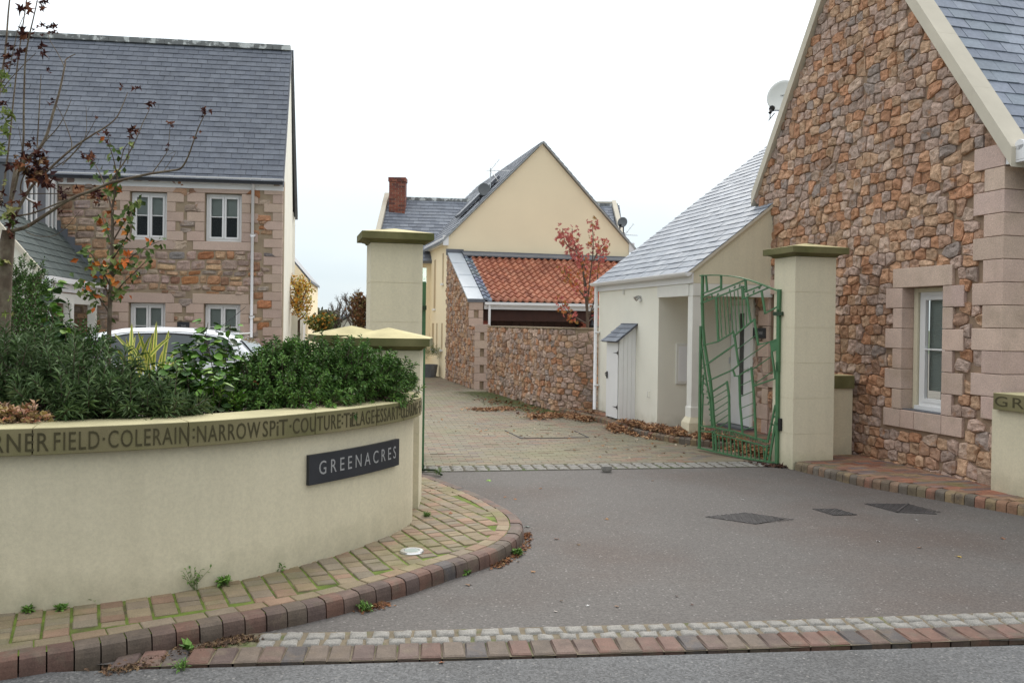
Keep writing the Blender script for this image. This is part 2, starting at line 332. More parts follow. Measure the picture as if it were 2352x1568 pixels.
def vrubble(mb, O, u, n, W, H, top=None, excl=(), cell=(.155, .14), depth=.036, seed=1, gap=.006, jit=.30, drop=.16, tint=1.0, mixm=.32):
    """random rubble: irregular polygonal stones"""
    r = random.Random(seed); O = V(O); cw, chh = cw_, ch_ = cell; S = {}
    nx, ny = int(W / cw) + 4, int(H / chh) + 4
    for j in range(-2, ny):
        for i in range(-2, nx):
            if r.random() < drop: continue
            S[(i, j)] = ((i + .5 + (.5 if j % 2 else 0) + r.uniform(-jit, jit)) * cw, (j + .5 + r.uniform(-jit, jit) * .42) * chh)
    mean = [sum(c[k] for c in PAL) / len(PAL) for k in range(3)]; flip = u.cross(Z).dot(n) < 0
    for (i, j), (sx_, sy_) in S.items():
        if sx_ < -.03 or sx_ > W + .03 or sy_ < -.03: continue
        t_ = top(sx_) if top else H
        if sy_ > t_ + .02 or any(e[0] < sx_ < e[2] and e[1] < sy_ < e[3] for e in excl): continue
        poly = [(sx_ - cw * 1.3, sy_ - chh * 1.3), (sx_ + cw * 1.3, sy_ - chh * 1.3), (sx_ + cw * 1.3, sy_ + chh * 1.3), (sx_ - cw * 1.3, sy_ + chh * 1.3)]
        for dj in (-2, -1, 0, 1, 2):
            for di in (-2, -1, 0, 1, 2):
                q = S.get((i + di, j + dj))
                if q is None or (di == 0 and dj == 0): continue
                dx_, dy_ = q[0] - sx_, q[1] - sy_; nxx, nyy = (dx_, dy_ * .45) if abs(dx_) > abs(dy_) * 1.1 else (dx_ * .38, dy_); l = math.hypot(nxx, nyy); nxx /= l; nyy /= l; d = (dx_ * nxx + dy_ * nyy) / 2 - gap; out = []
                for k in range(len(poly)):
                    a, b = poly[k], poly[(k + 1) % len(poly)]; da = (a[0] - sx_) * nxx + (a[1] - sy_) * nyy - d; db = (b[0] - sx_) * nxx + (b[1] - sy_) * nyy - d
                    if da <= 0: out.append(a)
                    if (da < 0) != (db < 0): t = da / (da - db); out.append((a[0] + (b[0] - a[0]) * t, a[1] + (b[1] - a[1]) * t))
                poly = out
                if len(poly) < 3: break
            if len(poly) < 3: break
        if len(poly) < 3: continue
        pts = []
        for k in range(len(poly)):                      # densify, knock the sharpest corners off
            a, b = poly[k], poly[(k + 1) % len(poly)]; l = math.hypot(b[0] - a[0], b[1] - a[1])
            if l < .012: continue
            nn = 2 if l < .06 else 3
            for m_ in range(nn): t = (m_ + .12 * (1 if m_ == 0 else 0)) / nn; pts.append((a[0] + (b[0] - a[0]) * t + r.uniform(-.003, .003), a[1] + (b[1] - a[1]) * t + r.uniform(-.003, .003)))
        if len(pts) < 4: continue
        cx = sum(p[0] for p in pts) / len(pts); cy = sum(p[1] for p in pts) / len(pts); dd = depth * r.uniform(.55, 1.3); tx, ty = r.uniform(-3.5, 3.5), r.uniform(-3.5, 3.5); so_ = r.uniform(0, 99); vs = []; m_ = len(pts)
        def put(px, py, h):
            px = min(max(px, 0), W); py = max(py, 0)
            if top: py = min(py, top(px))
            else: py = min(py, H)
            for e in excl:
                if e[0] < px < e[2] and e[1] < py < e[3]:
                    k = min([(px - e[0], 0), (e[2] - px, 1), (py - e[1], 2), (e[3] - py, 3)])[1]
                    if k == 0: px = e[0]
                    elif k == 1: px = e[2]
                    elif k == 2: py = e[1]
                    else: py = e[3]
            vs.append(O + u * px + Z * py + n * h)
        for rs_, hs in ((1, 0), (.95, .82), (.74, 1.0), (.38, 1.0)):
            for (x, y) in pts:
                px, py = cx + (x - cx) * rs_, cy + (y - cy) * rs_
                h = -.004 if rs_ == 1 else dd * hs * (1 + tx * (px - cx) + ty * (py - cy)) + noise.noise(V((px * 17 + so_, py * 17, so_))) * .034 * (depth / .036) * (.5 if rs_ > .9 else 1)
                put(px, py, h)
        put(cx, cy, dd + noise.noise(V((cx * 17 + so_, cy * 17, so_))) * .02)
        f = [(a * m_ + k, a * m_ + (k + 1) % m_, (a + 1) * m_ + (k + 1) % m_, (a + 1) * m_ + k) for a in range(3) for k in range(m_)] + [(3 * m_ + k, 3 * m_ + (k + 1) % m_, 4 * m_) for k in range(m_)]
        if flip: f = [tuple(reversed(x)) for x in f]
        c = r.choice(PAL); c = [c[q] * (1 - mixm) + mean[q] * mixm for q in range(3)]; k = r.uniform(.82, 1.2) * tint; mb.raw(vs, f, (c[0] * k, c[1] * k, c[2] * k))
def slates(mb, O, u, wv, W, S, ex, sw, seed=1, cols=((.155, .168, .19), (.135, .147, .17), (.175, .188, .21)), lift=.012, thick=.006):
    """O eave corner, u along the eave, wv up the slope"""
    r = random.Random(seed); n = u.cross(wv).normalized()
    if n.z < 0: n = -n
    row = 0; s = -.03
    while s < S:
        e = min(ex, S - s); x = -(sw / 2 if row % 2 else 0) - r.uniform(0, .01)
        while x < W:
            x0, x1 = max(x, 0) + .0015, min(x + sw * r.uniform(.97, 1.0), W) - .0015
            if x1 - x0 > .02:
                a = O + u * x0 + wv * (s + r.uniform(-.003, .003)); lf = lift + r.uniform(-.002, .004)
                p = [a + n * lf, O + u * x1 + wv * s + n * (lf + r.uniform(-.002, .002)), O + u * x1 + wv * (s + e + .01) + n * .001, O + u * x0 + wv * (s + e + .01) + n * .001]
                q = [p[0] - n * thick * 1.5, p[1] - n * thick * 1.5]
                c = r.choice(cols); k = r.uniform(.94, 1.07); c = (c[0] * k, c[1] * k, c[2] * k)
                fs = [(0, 1, 2, 3), (4, 5, 1, 0), (4, 0, 3), (1, 5, 2)]
                if (p[1] - p[0]).cross(p[3] - p[0]).dot(n) < 0: fs = [tuple(reversed(f)) for f in fs]
                mb.raw(p + q, fs, c)
            x += sw
        s += ex; row += 1
def block(mb, c0, c1, c2, c3, h, bev, col, base=-.03, tilt=0):
    """paver: four corners (ccw), top at z+h with a small chamfer"""
    cs = [V(c) for c in (c0, c1, c2, c3)]; ce = sum(cs, V((0, 0, 0))) / 4
    lo = [c + Z * base for c in cs]; md = [c + Z * (h - bev) for c in cs]
    tp = []
    for i, c in enumerate(cs):
        d = (ce - c); l = d.length; tp.append(c + d * (bev * 1.6 / max(l, .01)) + Z * (h + tilt * (1 if i < 2 else -1)))
    vs = lo + md + tp; fs = [(8, 9, 10, 11)]
    for i in range(4):
        k = (i + 1) % 4; fs.append((4 + i, 4 + k, 8 + k, 8 + i)); fs.append((i, k, 4 + k, 4 + i))
    if (cs[1] - cs[0]).cross(cs[3] - cs[0]).z < 0: fs = [tuple(reversed(f)) for f in fs]
    mb.raw(vs, fs, col)
def inpoly(p, poly):
    x, y = p[0], p[1]; c = False; n = len(poly)
    for i in range(n):
        a, b = poly[i], poly[i - 1]
        if (a[1] > y) != (b[1] > y) and x < (b[0] - a[0]) * (y - a[1]) / (b[1] - a[1]) + a[0]: c = not c
    return c
def catmull(pts, n=8):
    pts = [V(p) for p in pts]; out = []
    for i in range(len(pts) - 1):
        p0 = pts[max(i - 1, 0)]; p1 = pts[i]; p2 = pts[i + 1]; p3 = pts[min(i + 2, len(pts) - 1)]
        for k in range(n):
            t = k / n
            out.append(.5 * ((2 * p1) + (p2 - p0) * t + (2 * p0 - 5 * p1 + 4 * p2 - p3) * t * t + (3 * p1 - p0 - 3 * p2 + p3) * t ** 3))
    out.append(pts[-1]); return out
def resample(pts, step):
    ls = [0]
    for a, b in zip(pts, pts[1:]): ls.append(ls[-1] + (b - a).length)
    n = max(2, int(round(ls[-1] / step))); out = []; j = 0
    for i in range(n + 1):
        d = ls[-1] * i / n
        while j < len(pts) - 2 and ls[j + 1] < d: j += 1
        t = (d - ls[j]) / max(ls[j + 1] - ls[j], 1e-9); out.append(pts[j].lerp(pts[j + 1], t))
    return out, ls[-1]
def offset(pts, d):
    out = []
    for i, p in enumerate(pts):
        t = (pts[min(i + 1, len(pts) - 1)] - pts[max(i - 1, 0)]); t.z = 0; t.normalize(); out.append(p + V((t.y, -t.x, 0)) * d)
    return out
def sheet(name, poly, z, mt, **k):
    mb = MB(); pts = [V((p[0], p[1], z)) for p in poly]
    a = sum(pts[i - 1].x * pts[i].y - pts[i].x * pts[i - 1].y for i in range(len(pts)))
    if a < 0: pts.reverse()
    mb.face(pts); return mb.build(name, mt, kind='structure', **k)
PAVC = [(.25, .18, .115), (.235, .185, .12), (.22, .175, .125), (.26, .17, .115), (.215, .18, .13), (.24, .19, .12)]
REDC = [(.27, .12, .075), (.23, .12, .085), (.26, .15, .10), (.19, .12, .10), (.28, .17, .11), (.17, .13, .12)]
KERC = [(.19, .11, .085), (.16, .11, .09), (.165, .125, .095), (.11, .095, .09), (.20, .11, .08), (.17, .13, .10), (.145, .10, .085), (.18, .12, .095)]
KERR = [(.32, .18, .11), (.32, .23, .13), (.29, .19, .125), (.23, .17, .12), (.33, .165, .11), (.27, .21, .13), (.20, .165, .13)]
def jc(pal, a=.85, b=1.15):
    c = rnd.choice(pal); k = ru(a, b); return (c[0] * k, c[1] * k, c[2] * k)
# leaves
def leaf(mb, p, d, nrm, l, w_, col, fold=.25, droop=0):
    d = d.normalized(); s = d.cross(nrm)
    if s.length < 1e-4: s = d.cross(V((.3, .5, .8)))
    s.normalize(); n = s.cross(d)
    mid = p + d * l * .45; tip = p + d * l - Z * droop * l
    mb.raw([p, mid + s * w_ / 2 + n * fold * w_, tip, mid - s * w_ / 2 + n * fold * w_], [(0, 1, 2), (0, 2, 3)], col)
def rdir(r=rnd):
    while True:
        v = V((r.uniform(-1, 1), r.uniform(-1, 1), r.uniform(-1, 1)))
        if .05 < v.length < 1: return v.normalized()
def maple(mb, p, d, nrm, size, col, curl=.3):
    d = d.normalized(); s = d.cross(nrm).normalized(); n = s.cross(d)
    ang = [-150, -115, -85, -60, -40, -18, 0, 18, 40, 60, 85, 115, 150]; rad = [.3, .55, .3, .8, .38, .48, 1, .48, .38, .8, .3, .55, .3]
    vs = [p]
    for a, r_ in zip(ang, rad):
        a = math.radians(a); q = p + (d * math.cos(a) + s * math.sin(a)) * r_ * size + n * (ru(-curl, curl) * size * r_)
        vs.append(q)
    mb.raw(vs, [(0, i, i + 1) for i in range(1, len(vs) - 1)], col)
# ================================================================ THE SETTING: ground
AX = math.degrees(math.atan(526 / 1950.0))
D2 = hd(AX); D1 = hd(90 + AX)
sheet('ground', [(-600, -60), (600, -60), (600, 1500), (-600, 1500)], -.05, grass_m)
sheet('yard', [(-40, 5.5), (30, 5.5), (30, 60), (-40, 60)], -.03, gravel_m)
def rowy(x): return 4.27 + .104 * x + .0 * x * x          # outer edge of the kerb row across the entrance
sheet('road', [(-30, -12), (30, -12), (30, rowy(30) + .02), (-30, rowy(-30) + .02)], .002, road_m)
GL0, GL1 = G(965, 1081), G(1782, 1068.5)
gd = (GL1 - GL0).normalized(); gn = V((-gd.y, gd.x, 0))
ga = GL0 - gd * 2; gb = GL1 + gd * 6
sheet('entrance_surface', [(-4.5, rowy(-4.5) + .1), (14, rowy(14) + .1), (gb - gn * .0)[:2], (ga - gn * .0)[:2]], 0, asph_m)
# --- setts + kerb row across the entrance (foreground)
e = MB(); st = MB()
row_out = [V((x, 4.315 + .1105 * x + .0055 * x * x, 0)) for x in [-1.93, -1.4, -.8, -.2, .4, 1, 1.6, 2.2, 2.8, 3.6, 5, 7, 9]]
row_out[0].y = 4.10; row_out[1].y = 4.18
rc = catmull(row_out, 6)
def strip(mb, pts, off0, off1, wd, z, pal, bev, jit=.004, gap=.003, seed=0, mt=None, tilt=0, drop=None):
    p0, ln = resample(offset(pts, off0), wd) if False else (None, None)
    base, ln = resample(pts, wd); a = offset(base, off0); b = offset(base, off1)
    for i in range(len(base) - 1):
        if drop and drop(i, len(base)): continue
        g1 = (a[i + 1] - a[i]).normalized() * gap; g2 = (b[i + 1] - b[i]).normalized() * gap
        j = lambda: V((ru(-jit, jit), ru(-jit, jit), 0)); zz = z(base[i]) if callable(z) else z
        mb_h = zz + ru(-.002, .003)
        block(mb, a[i] + g1 + j(), a[i + 1] - g1 + j(), b[i + 1] - g2 + j(), b[i] + g2 + j(), mb_h, bev, jc(pal), base=-.03, tilt=tilt)
strip(e, rc, -.005, -.185, .115, .017, KERC, .010, tilt=-.004)
e.build('kerb', kerb_m, kind='structure')
def strip2(mb, pts, off0, off1, wd, z, seed=0):          # rough setts
    base, ln = resample(pts, wd); a = offset(base, off0); b = offset(base, off1); r = random.Random(seed)
    for i in range(len(base) - 1):
        t0, t1 = r.uniform(.02, .09), r.uniform(.02, .09)
        c = [a[i].lerp(a[i + 1], t0), a[i].lerp(a[i + 1], 1 - t1), b[i].lerp(b[i + 1], 1 - r.uniform(.02, .10)), b[i].lerp(b[i + 1], r.uniform(.02, .10))]
        c = [q + V((r.uniform(-.008, .008), r.uniform(-.008, .008), 0)) for q in c]; gp_l = [0, .09, .3, .5, .7, .91, 1]; gg = 7; vs = []; sx = r.uniform(0, 99)
        for jj in range(gg):
            for ii in range(gg):
                s, t = gp_l[ii], gp_l[jj]; q = c[0].lerp(c[1], s).lerp(c[3].lerp(c[2], s), t)
                ee = max(abs(2 * s - 1), abs(2 * t - 1)); h = z * (1 - ee ** 9) + (noise.noise(V((q.x * 30 + sx, q.y * 30, sx))) * .006 if ee < .99 else -.012)
                vs.append(q + Z * h)
        f = []
        for jj in range(gg - 1):
            for ii in range(gg - 1):
                q = jj * gg + ii; f.append((q, q + 1, q + gg + 1, q + gg))
        if (c[1] - c[0]).cross(c[3] - c[0]).z < 0: f = [tuple(reversed(x)) for x in f]
        mb.raw(vs, f)
rs = [p for p in rc if p.x > -1.35]
strip2(st, rs, -.192, -.285, .115, .018, 3); strip2(st, rs, -.292, -.388, .118, .018, 4)
st.build('setts', sett_m, kind='structure', smooth=True)
bed = offset(rc, -.0); bed2 = offset(rc, -.41)
sheet('sett_bed', [p[:2] for p in bed] + [p[:2] for p in reversed(bed2)], .005, jnt_m)
# --- setts at the gate line
sg = MB(); gl = [GL0 - gd * .6 - gn * .10 + gd * (i * .2) for i in range(26)]
for k in range(3): strip2(sg, gl, -.02 - k * .12, -.125 - k * .12, .14, .012, 11 + k)
sg.build('setts', sett_m, kind='structure', smooth=True)
sheet('sett_bed', [(gl[0] + gn * 0)[:2], gl[-1][:2], (gl[-1] + gn * .4)[:2], (gl[0] + gn * .4)[:2]], .004, dirt_m)
# --- driveway of clay pavers inside the gate
drive = [(GL0 - gd * .3 + gn * .26)[:2], (GL1 + gd * .5 + gn * .26)[:2], (3.2, 11.8), (2.55, 13.0), (1.55, 14.6), (.95, 16.6), (-.5, 21.2), (-.95, 22.8), (-2.0, 25.8), (-3.6, 31), (-6, 36), (-9, 36), (-6, 26), (-4, 20), (-2.8, 14)]
sheet('driveway', drive, .001, jnt_m)
dp = MB(); r_ = random.Random(5)
for j in range(0, 230):
    for i in range(-40, 50):
        p = GL0 + gn * (.30 + j * .103) + gd * (i * .203 + (.1 if j % 2 else 0))
        if not inpoly(p, drive): continue
        if j > 120 and (j % 1): continue
        q = [p, p + gd * .199, p + gd * .199 + gn * .099, p + gn * .099]
        gcol = r_.choice(REDC + PAVC * 2 if noise.noise(V((p.x * .4, p.y * .4, 2))) > -.1 else PAVC); gcol = tuple(gcol[q] * .55 + (.21, .17, .13)[q] * .45 for q in range(3)); k = r_.uniform(.88, 1.12) * .95
        if r_.random() < .012: continue
        block(dp, *q, .006 + r_.uniform(-.0015, .0015), .003, (gcol[0] * k, gcol[1] * k * 1.15, gcol[2] * k * 1.15), base=-.01)
dp.build('driveway_paving', drive_m, kind='structure')
# --- left pavement: kerb curve, header course, field of blocks
kc = [G(*q) for q in [(-60, 1574), (0, 1563), (208, 1528), (390, 1493), (573, 1458), (729, 1425), (833, 1396.8), (937.7, 1365.5), (1042, 1329), (1120, 1303), (1172, 1277), (1197, 1252)]]
kc = [kc[0] + (kc[0] - kc[1]) * 4] + kc
hz = lambda p: .1 if p.y < 7.0 else max(.012, .1 - (p.y - 7.0) * .034)
kc += [V((.113, 6.80, 0)), V((.06, 7.2, 0)), V((-.16, 7.86, 0)), V((-.45, 8.50, 0)), V((-.78, 9.15, 0)), V((-1.02, 9.52, 0))]
kcv = catmull(kc, 8)
kb = MB(); base, ln = resample(kcv, .118); inn = offset(base, -.105)
for i in range(len(base) - 1):                           # bull-nosed kerb blocks
    h = hz(base[i]); r = min(.035, h * .45); col = jc(KERC); out = offset([base[i], base[i + 1]], 0)
    t = (base[i + 1] - base[i]).normalized(); nn = V((t.y, -t.x, 0)); g_ = .0035
    prof = [(0, -.03), (.0, h * .4), (-.004, h - r), (-.01, h - r * .45), (-r * .8, h - .003), (-r * 1.4, h)]
    hh = ru(-.003, .003); ww = ru(-.003, .003); la = []; lb = []
    for (dx, zz) in prof:
        la.append(base[i] + t * g_ + nn * (dx + ww) + Z * (zz + hh)); lb.append(base[i + 1] - t * g_ + nn * (dx + ww) + Z * (zz + hh))
    la.append(inn[i] + t * g_ + Z * (h + hh)); lb.append(inn[i + 1] - t * g_ + Z * (h + hh))
    la.append(inn[i] + t * g_ - Z * .03); lb.append(inn[i + 1] - t * g_ - Z * .03)
    n_ = len(la); f = [(k, n_ + k, n_ + k + 1, k + 1) for k in range(n_ - 1)] + [tuple(range(n_)), tuple(reversed(range(n_, 2 * n_)))]
    kb.raw(la + lb, [tuple(reversed(x)) for x in f] if nn.cross(t).z > 0 else f, col)
kb.build('kerb', kerb_m, kind='structure')
kcf = [V((p.x, p.y, 0)) for p in kcv]
back = [(-1.35, 9.6), (-1.3, 7.4), (-1.0, 7.0), (-1.1, 6.3), (-1.5, 5.7), (-2.2, 5.1), (-3.2, 4.65), (-4.6, 4.3)]
def zsheet(name, pts, mt):
    mb = MB(); vs = [V((p[0], p[1], hz(V((p[0], p[1], 0))) - .0065)) for p in pts]
    bmx = bmesh.new(); bvs = [bmx.verts.new(v) for v in vs]; f = bmx.faces.new(bvs); bmesh.ops.triangulate(bmx, faces=[f])
    bmx.normal_update(); bmx.verts.index_update()
    for f in bmx.faces:
        p = [v.co.copy() for v in f.verts]
        if f.normal.z < 0: p.reverse()
        mb.face(p)
    bmx.free(); return mb.build(name, mt, kind='structure')
inner = offset(kcf, -.03)
zsheet('pavement', [(p.x, p.y) for p in inner] + back, moss_m)
pv = MB(); hc = [p for p in offset(kcf, -.112)]
def strip3(mb, pts, o0, o1, wd, pal, k0=1):
    base, ln = resample(pts, wd); a = offset(base, o0); b = offset(base, o1)
    for i in range(len(base) - 1):
        g1 = (a[i + 1] - a[i]).normalized() * .003; z = hz(a[i])
        block(mb, a[i] + g1, a[i + 1] - g1, b[i + 1] - g1, b[i] + g1, z + ru(-.003, .003), .004, jc(pal), base=-.02)
strip3(pv, hc, 0, -.098, .165, PAVC)
a_ = V((.45, -.893, 0)).normalized(); b_ = V((.893, .45, 0))
fld = offset(kcf, -.212 - .012); fpoly = [(p.x, p.y) for p in fld] + back
r_ = random.Random(9)
for c in range(-70, 40):
    s = -12 + r_.uniform(0, .1)
    while s < 6:
        l = r_.choice([.075, .09, .11, .135]); p = V((-1, 6, 0)) + b_ * (c * .132) + a_ * s; ce = p + a_ * l / 2 + b_ * .065
        if inpoly(ce, fpoly):
            q = [p + V((r_.uniform(-.002, .002), r_.uniform(-.002, .002), 0)), p + b_ * .118, p + b_ * .118 + a_ * (l - .008), p + a_ * (l - .008)]
            cc = r_.choice(PAVC); k = r_.uniform(.85, 1.15)
            block(pv, *q, hz(ce) + r_.uniform(-.003, .0035), .005, (cc[0] * k, cc[1] * k, cc[2] * k), base=-.02, tilt=r_.uniform(-.001, .001))
        s += l
pv.build('pavement_paving', paver_m, kind='structure')
# --- right pavement
rk = [V((3.40, 10.12, 0)), V((3.47, 9.975, 0)), V((3.75, 9.24, 0)), V((4.11, 8.70, 0)), V((4.436, 8.216, 0)), V((4.725, 7.786, 0)), V((5.05, 7.1, 0)), V((5.5, 6.1, 0)), V((6.0, 5.0, 0))]
rkc = catmull(rk, 6); kb = MB(); base, ln = resample(rkc, .098); inn = offset(base, .11)
for i in range(len(base) - 1):
    h = .1; r = .03; col = jc(KERR); t = (base[i + 1] - base[i]).normalized(); nn = V((-t.y, t.x, 0)); g_ = .0035; hh = ru(-.003, .003)
    if nn.x > 0: nn = -nn
    prof = [(0, -.03), (0, .05), (-.003, .075), (-.012, .09), (-.028, .098), (-.045, .1)]
    la = [base[i] + t * g_ + nn * dx + Z * (zz + hh) for dx, zz in prof]; lb = [base[i + 1] - t * g_ + nn * dx + Z * (zz + hh) for dx, zz in prof]
    oi = base[i] - nn * .11; oj = base[i + 1] - nn * .11
    la += [oi + t * g_ + Z * (h + hh), oi - Z * .03]; lb += [oj - t * g_ + Z * (h + hh), oj - Z * .03]; n_ = len(la)
    kb.raw(la + lb, [(k, k + 1, n_ + k + 1, n_ + k) for k in range(n_ - 1)] + [tuple(range(n_)), tuple(reversed(range(n_, 2 * n_)))], col)
kb.build('kerb', kerb_m, kind='structure')
rpoly = [(p.x + .02, p.y) for p in rkc] + [(12, 5), (12, 9), (4.9, 12), (3.4, 10.7)]
sheet('pavement', rpoly, .088, dirt_m)
pv = MB(); r_ = random.Random(19); rin = [(p.x + .115, p.y + .04) for p in rkc] + [(6.6, 5), (6.6, 8), (4.9, 9.3), (4.6, 11), (3.5, 10.7)]
for j in range(-60, 60):
    for i in range(-30, 30):
        p = V((4.2, 9, 0)) + D1 * (j * .103) + D2 * (i * .203 + (.1 if j % 2 else 0)); ce = p + D1 * .05 + D2 * .1
        if not inpoly(ce, rin): continue
        cc = r_.choice(REDC); k = r_.uniform(.85, 1.15)
        block(pv, p, p + D2 * .198, p + D2 * .198 + D1 * .098, p + D1 * .098, .1 + r_.uniform(-.002, .002), .004, (cc[0] * k, cc[1] * k, cc[2] * k), base=-.02)
pv.build('pavement_paving', paver_m, kind='structure')
# --- raised forecourt inside the gate, before the low white wing
fk = [V((.93, 16.35, 0)), V((1.12, 15.9, 0)), V((1.55, 14.75, 0)), V((1.75, 13.85, 0)), V((2.05, 12.9, 0)), V((2.5, 12.15, 0)), V((3.1, 11.75, 0)), V((3.55, 11.55, 0)), V((4.2, 11.4, 0))]
fkc = catmull(fk, 6); kb = MB(); base, ln = resample(fkc, .1)
for i in range(len(base) - 1):
    t = (base[i + 1] - base[i]).normalized(); nn = V((-t.y, t.x, 0)); nn = -nn if nn.x < 0 or nn.y < -.5 else nn
    nn = V((-t.y, t.x, 0))
    if nn.y < 0 and abs(nn.y) > abs(nn.x): nn = -nn
    if abs(nn.x) >= abs(nn.y) and nn.x < 0: nn = -nn
    block(kb, base[i] + t * .003, base[i + 1] - t * .003, base[i + 1] - t * .003 + nn * .11, base[i] + t * .003 + nn * .11, .1 + ru(-.003, .003), .02, jc(KERR, .8, 1), base=-.03)
kb.build('kerb', kerb_m, kind='structure')
fpoly = [(p.x + .03, p.y + .03) for p in fkc] + [(4.6, 12.5), (4.4, 18), (1.0, 18)]
sheet('forecourt', fpoly, .09, dirt_m)
pv = MB(); FPOLY = list(fpoly); fin = [(p.x + .1, p.y + .1) for p in fkc] + [(4.4, 12.5), (4.2, 14), (2.6, 17), (1.0, 17)]
for j in range(-50, 60):
    for i in range(-25, 25):
        p = V((2.6, 13, 0)) + D1 * (j * .103) + D2 * (i * .203 + (.1 if j % 2 else 0)); ce = p + D1 * .05 + D2 * .1
        if not inpoly(ce, fin): continue
        cc = r_.choice(REDC); k = r_.uniform(.8, 1.1)
        block(pv, p, p + D2 * .198, p + D2 * .198 + D1 * .098, p + D1 * .098, .1 + r_.uniform(-.002, .002), .004, (cc[0] * k, cc[1] * k, cc[2] * k), base=-.02)
pv.build('forecourt_paving', paver_m, kind='structure')
# --- far hills
hm = MB(); n_ = 60
for i in range(n_):
    x0, x1 = -400 + i * 14, -400 + (i + 1) * 14
    z = lambda x: 9 + 5 * noise.noise(V((x * .01, 0, 3))) + 3 * noise.noise(V((x * .04, 5, 3)))
    hm.raw([(x0, 900, -2), (x1, 900, -2), (x1, 1000, z(x1)), (x0, 1000, z(x0)), (x1, 1200, -2), (x0, 1200, -2)], [(0, 1, 2, 3), (3, 2, 4, 5)])
hm.build('hills', hill_m, kind='structure', smooth=True)

# ================================================================ CURVED PLANTER WALL
wc = [G(*q, .1) for q in [(0, 1410), (208, 1384), (427, 1352), (542, 1329), (677, 1295), (781, 1269), (885.6, 1232.6), (937.7, 1211.8), (953, 1193.6)]]
for p in wc: p.z = 0
wc = [V((-5.6, 4.05, 0)), V((-4.4, 4.2, 0)), V((-3.4, 4.38, 0)), V((-2.75, 4.57, 0)), V((-2.33, 4.75, 0)), V((-1.92, 5.0, 0)), V((-1.66, 5.22, 0)), V((-1.41, 5.5, 0)), V((-1.17, 5.84, 0)), V((-.95, 6.25, 0)), V((-.83, 6.58, 0)), V((-.79, 6.88, 0)), V((-.86, 7.2, 0)), V((-1.0, 7.4, 0))]
wcv = catmull(wc, 8); wcv, wl = resample(wcv, .06)
pw = empty('planter_wall', (-1.2, 5.8, 0), 'long curved cream rendered planter wall with a carved green-stained sandstone coping', 'wall')
def ring(mb, pts, o0, o1, z0, z1, mi=0):
    a = offset(pts, o0); b = offset(pts, o1); n = len(pts)
    vs = [p + Z * z0 for p in a] + [p + Z * z1 for p in a] + [p + Z * z1 for p in b] + [p + Z * z0 for p in b]; f = []
    for i in range(n - 1):
        for k in range(4): k2 = (k + 1) % 4; f.append((k * n + i, k * n + i + 1, k2 * n + i + 1, k2 * n + i))
    f += [(0, n, 2 * n, 3 * n), (n - 1, 4 * n - 1, 3 * n - 1, 2 * n - 1)]; mb.raw(vs, f, mi=mi)
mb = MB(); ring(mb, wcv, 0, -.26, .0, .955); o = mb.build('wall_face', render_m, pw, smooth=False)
mb = MB(); cut = [0]; acc = 0
joints = [G(*q, .96) for q in [(108, 1010), (412, 1010), (662, 990), (836, 975), (925, 965)]]
ji = sorted({min(range(len(wcv)), key=lambda i: (V((wcv[i].x, wcv[i].y, .96)) - q).length) for q in joints} | {12, 30})
prev = 0; cps = []
for k in ji + [len(wcv) - 1]:
    seg = wcv[prev:k + 1]; s2 = [p.copy() for p in seg]
    d0 = (s2[1] - s2[0]).normalized() * .0022; d1 = (s2[-1] - s2[-2]).normalized() * .0022; s2[0] += d0; s2[-1] -= d1
    ring(mb, s2, .062, -.31, .957, 1.105); prev = k
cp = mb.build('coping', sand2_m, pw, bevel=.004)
# thin raised words made to look carved along the coping, placed letter by letter along the arc
face = offset(wcv, .0635); fl = [0]
for a, b in zip(face, face[1:]): fl.append(fl[-1] + (b - a).length)
def at_arc(s):
    j = 0
    while j < len(fl) - 2 and fl[j + 1] < s: j += 1
    t = (s - fl[j]) / (fl[j + 1] - fl[j]); p = face[j].lerp(face[j + 1], t); tg = (face[j + 1] - face[j]).normalized(); return p, V((tg.y, -tg.x, 0))
def arc_of(x, y):
    d = ray(x, y); best = None
    for i in range(0, len(face) - 1):
        a, b = face[i], face[i + 1]; n = V((b.y - a.y, -(b.x - a.x), 0)); dn = n.dot(d)
        if dn >= 0: continue
        t = n.dot(a - CP) / dn; h = CP + d * t; s = (h - a).dot(b - a) / (b - a).length_squared
        if 0 <= s <= 1: best = fl[i] + s * (fl[i + 1] - fl[i]); break
    return best
words = [('RNER', -10, 112), ('FIELD', 124, 229), ('·', 235, 242), ('COLERAIN', 249, 434), (':', 442, 448), ('NARROW', 453, 598), ('SP', 604, 633), ('i', 636, 640), ('T', 641, 661), ('·', 665, 670), ('COUTURE', 673, 783), (':', 784.5, 789), ('T', 790, 803), ('i', 804, 808), ('LLAGE', 809, 860), ('·', 861, 865), ('ESSART', 866, 916), (':', 917, 920), ('CLEARING', 921, 959), ('·', 960, 962), ('FOU', 963, 973)]
lt = MB()
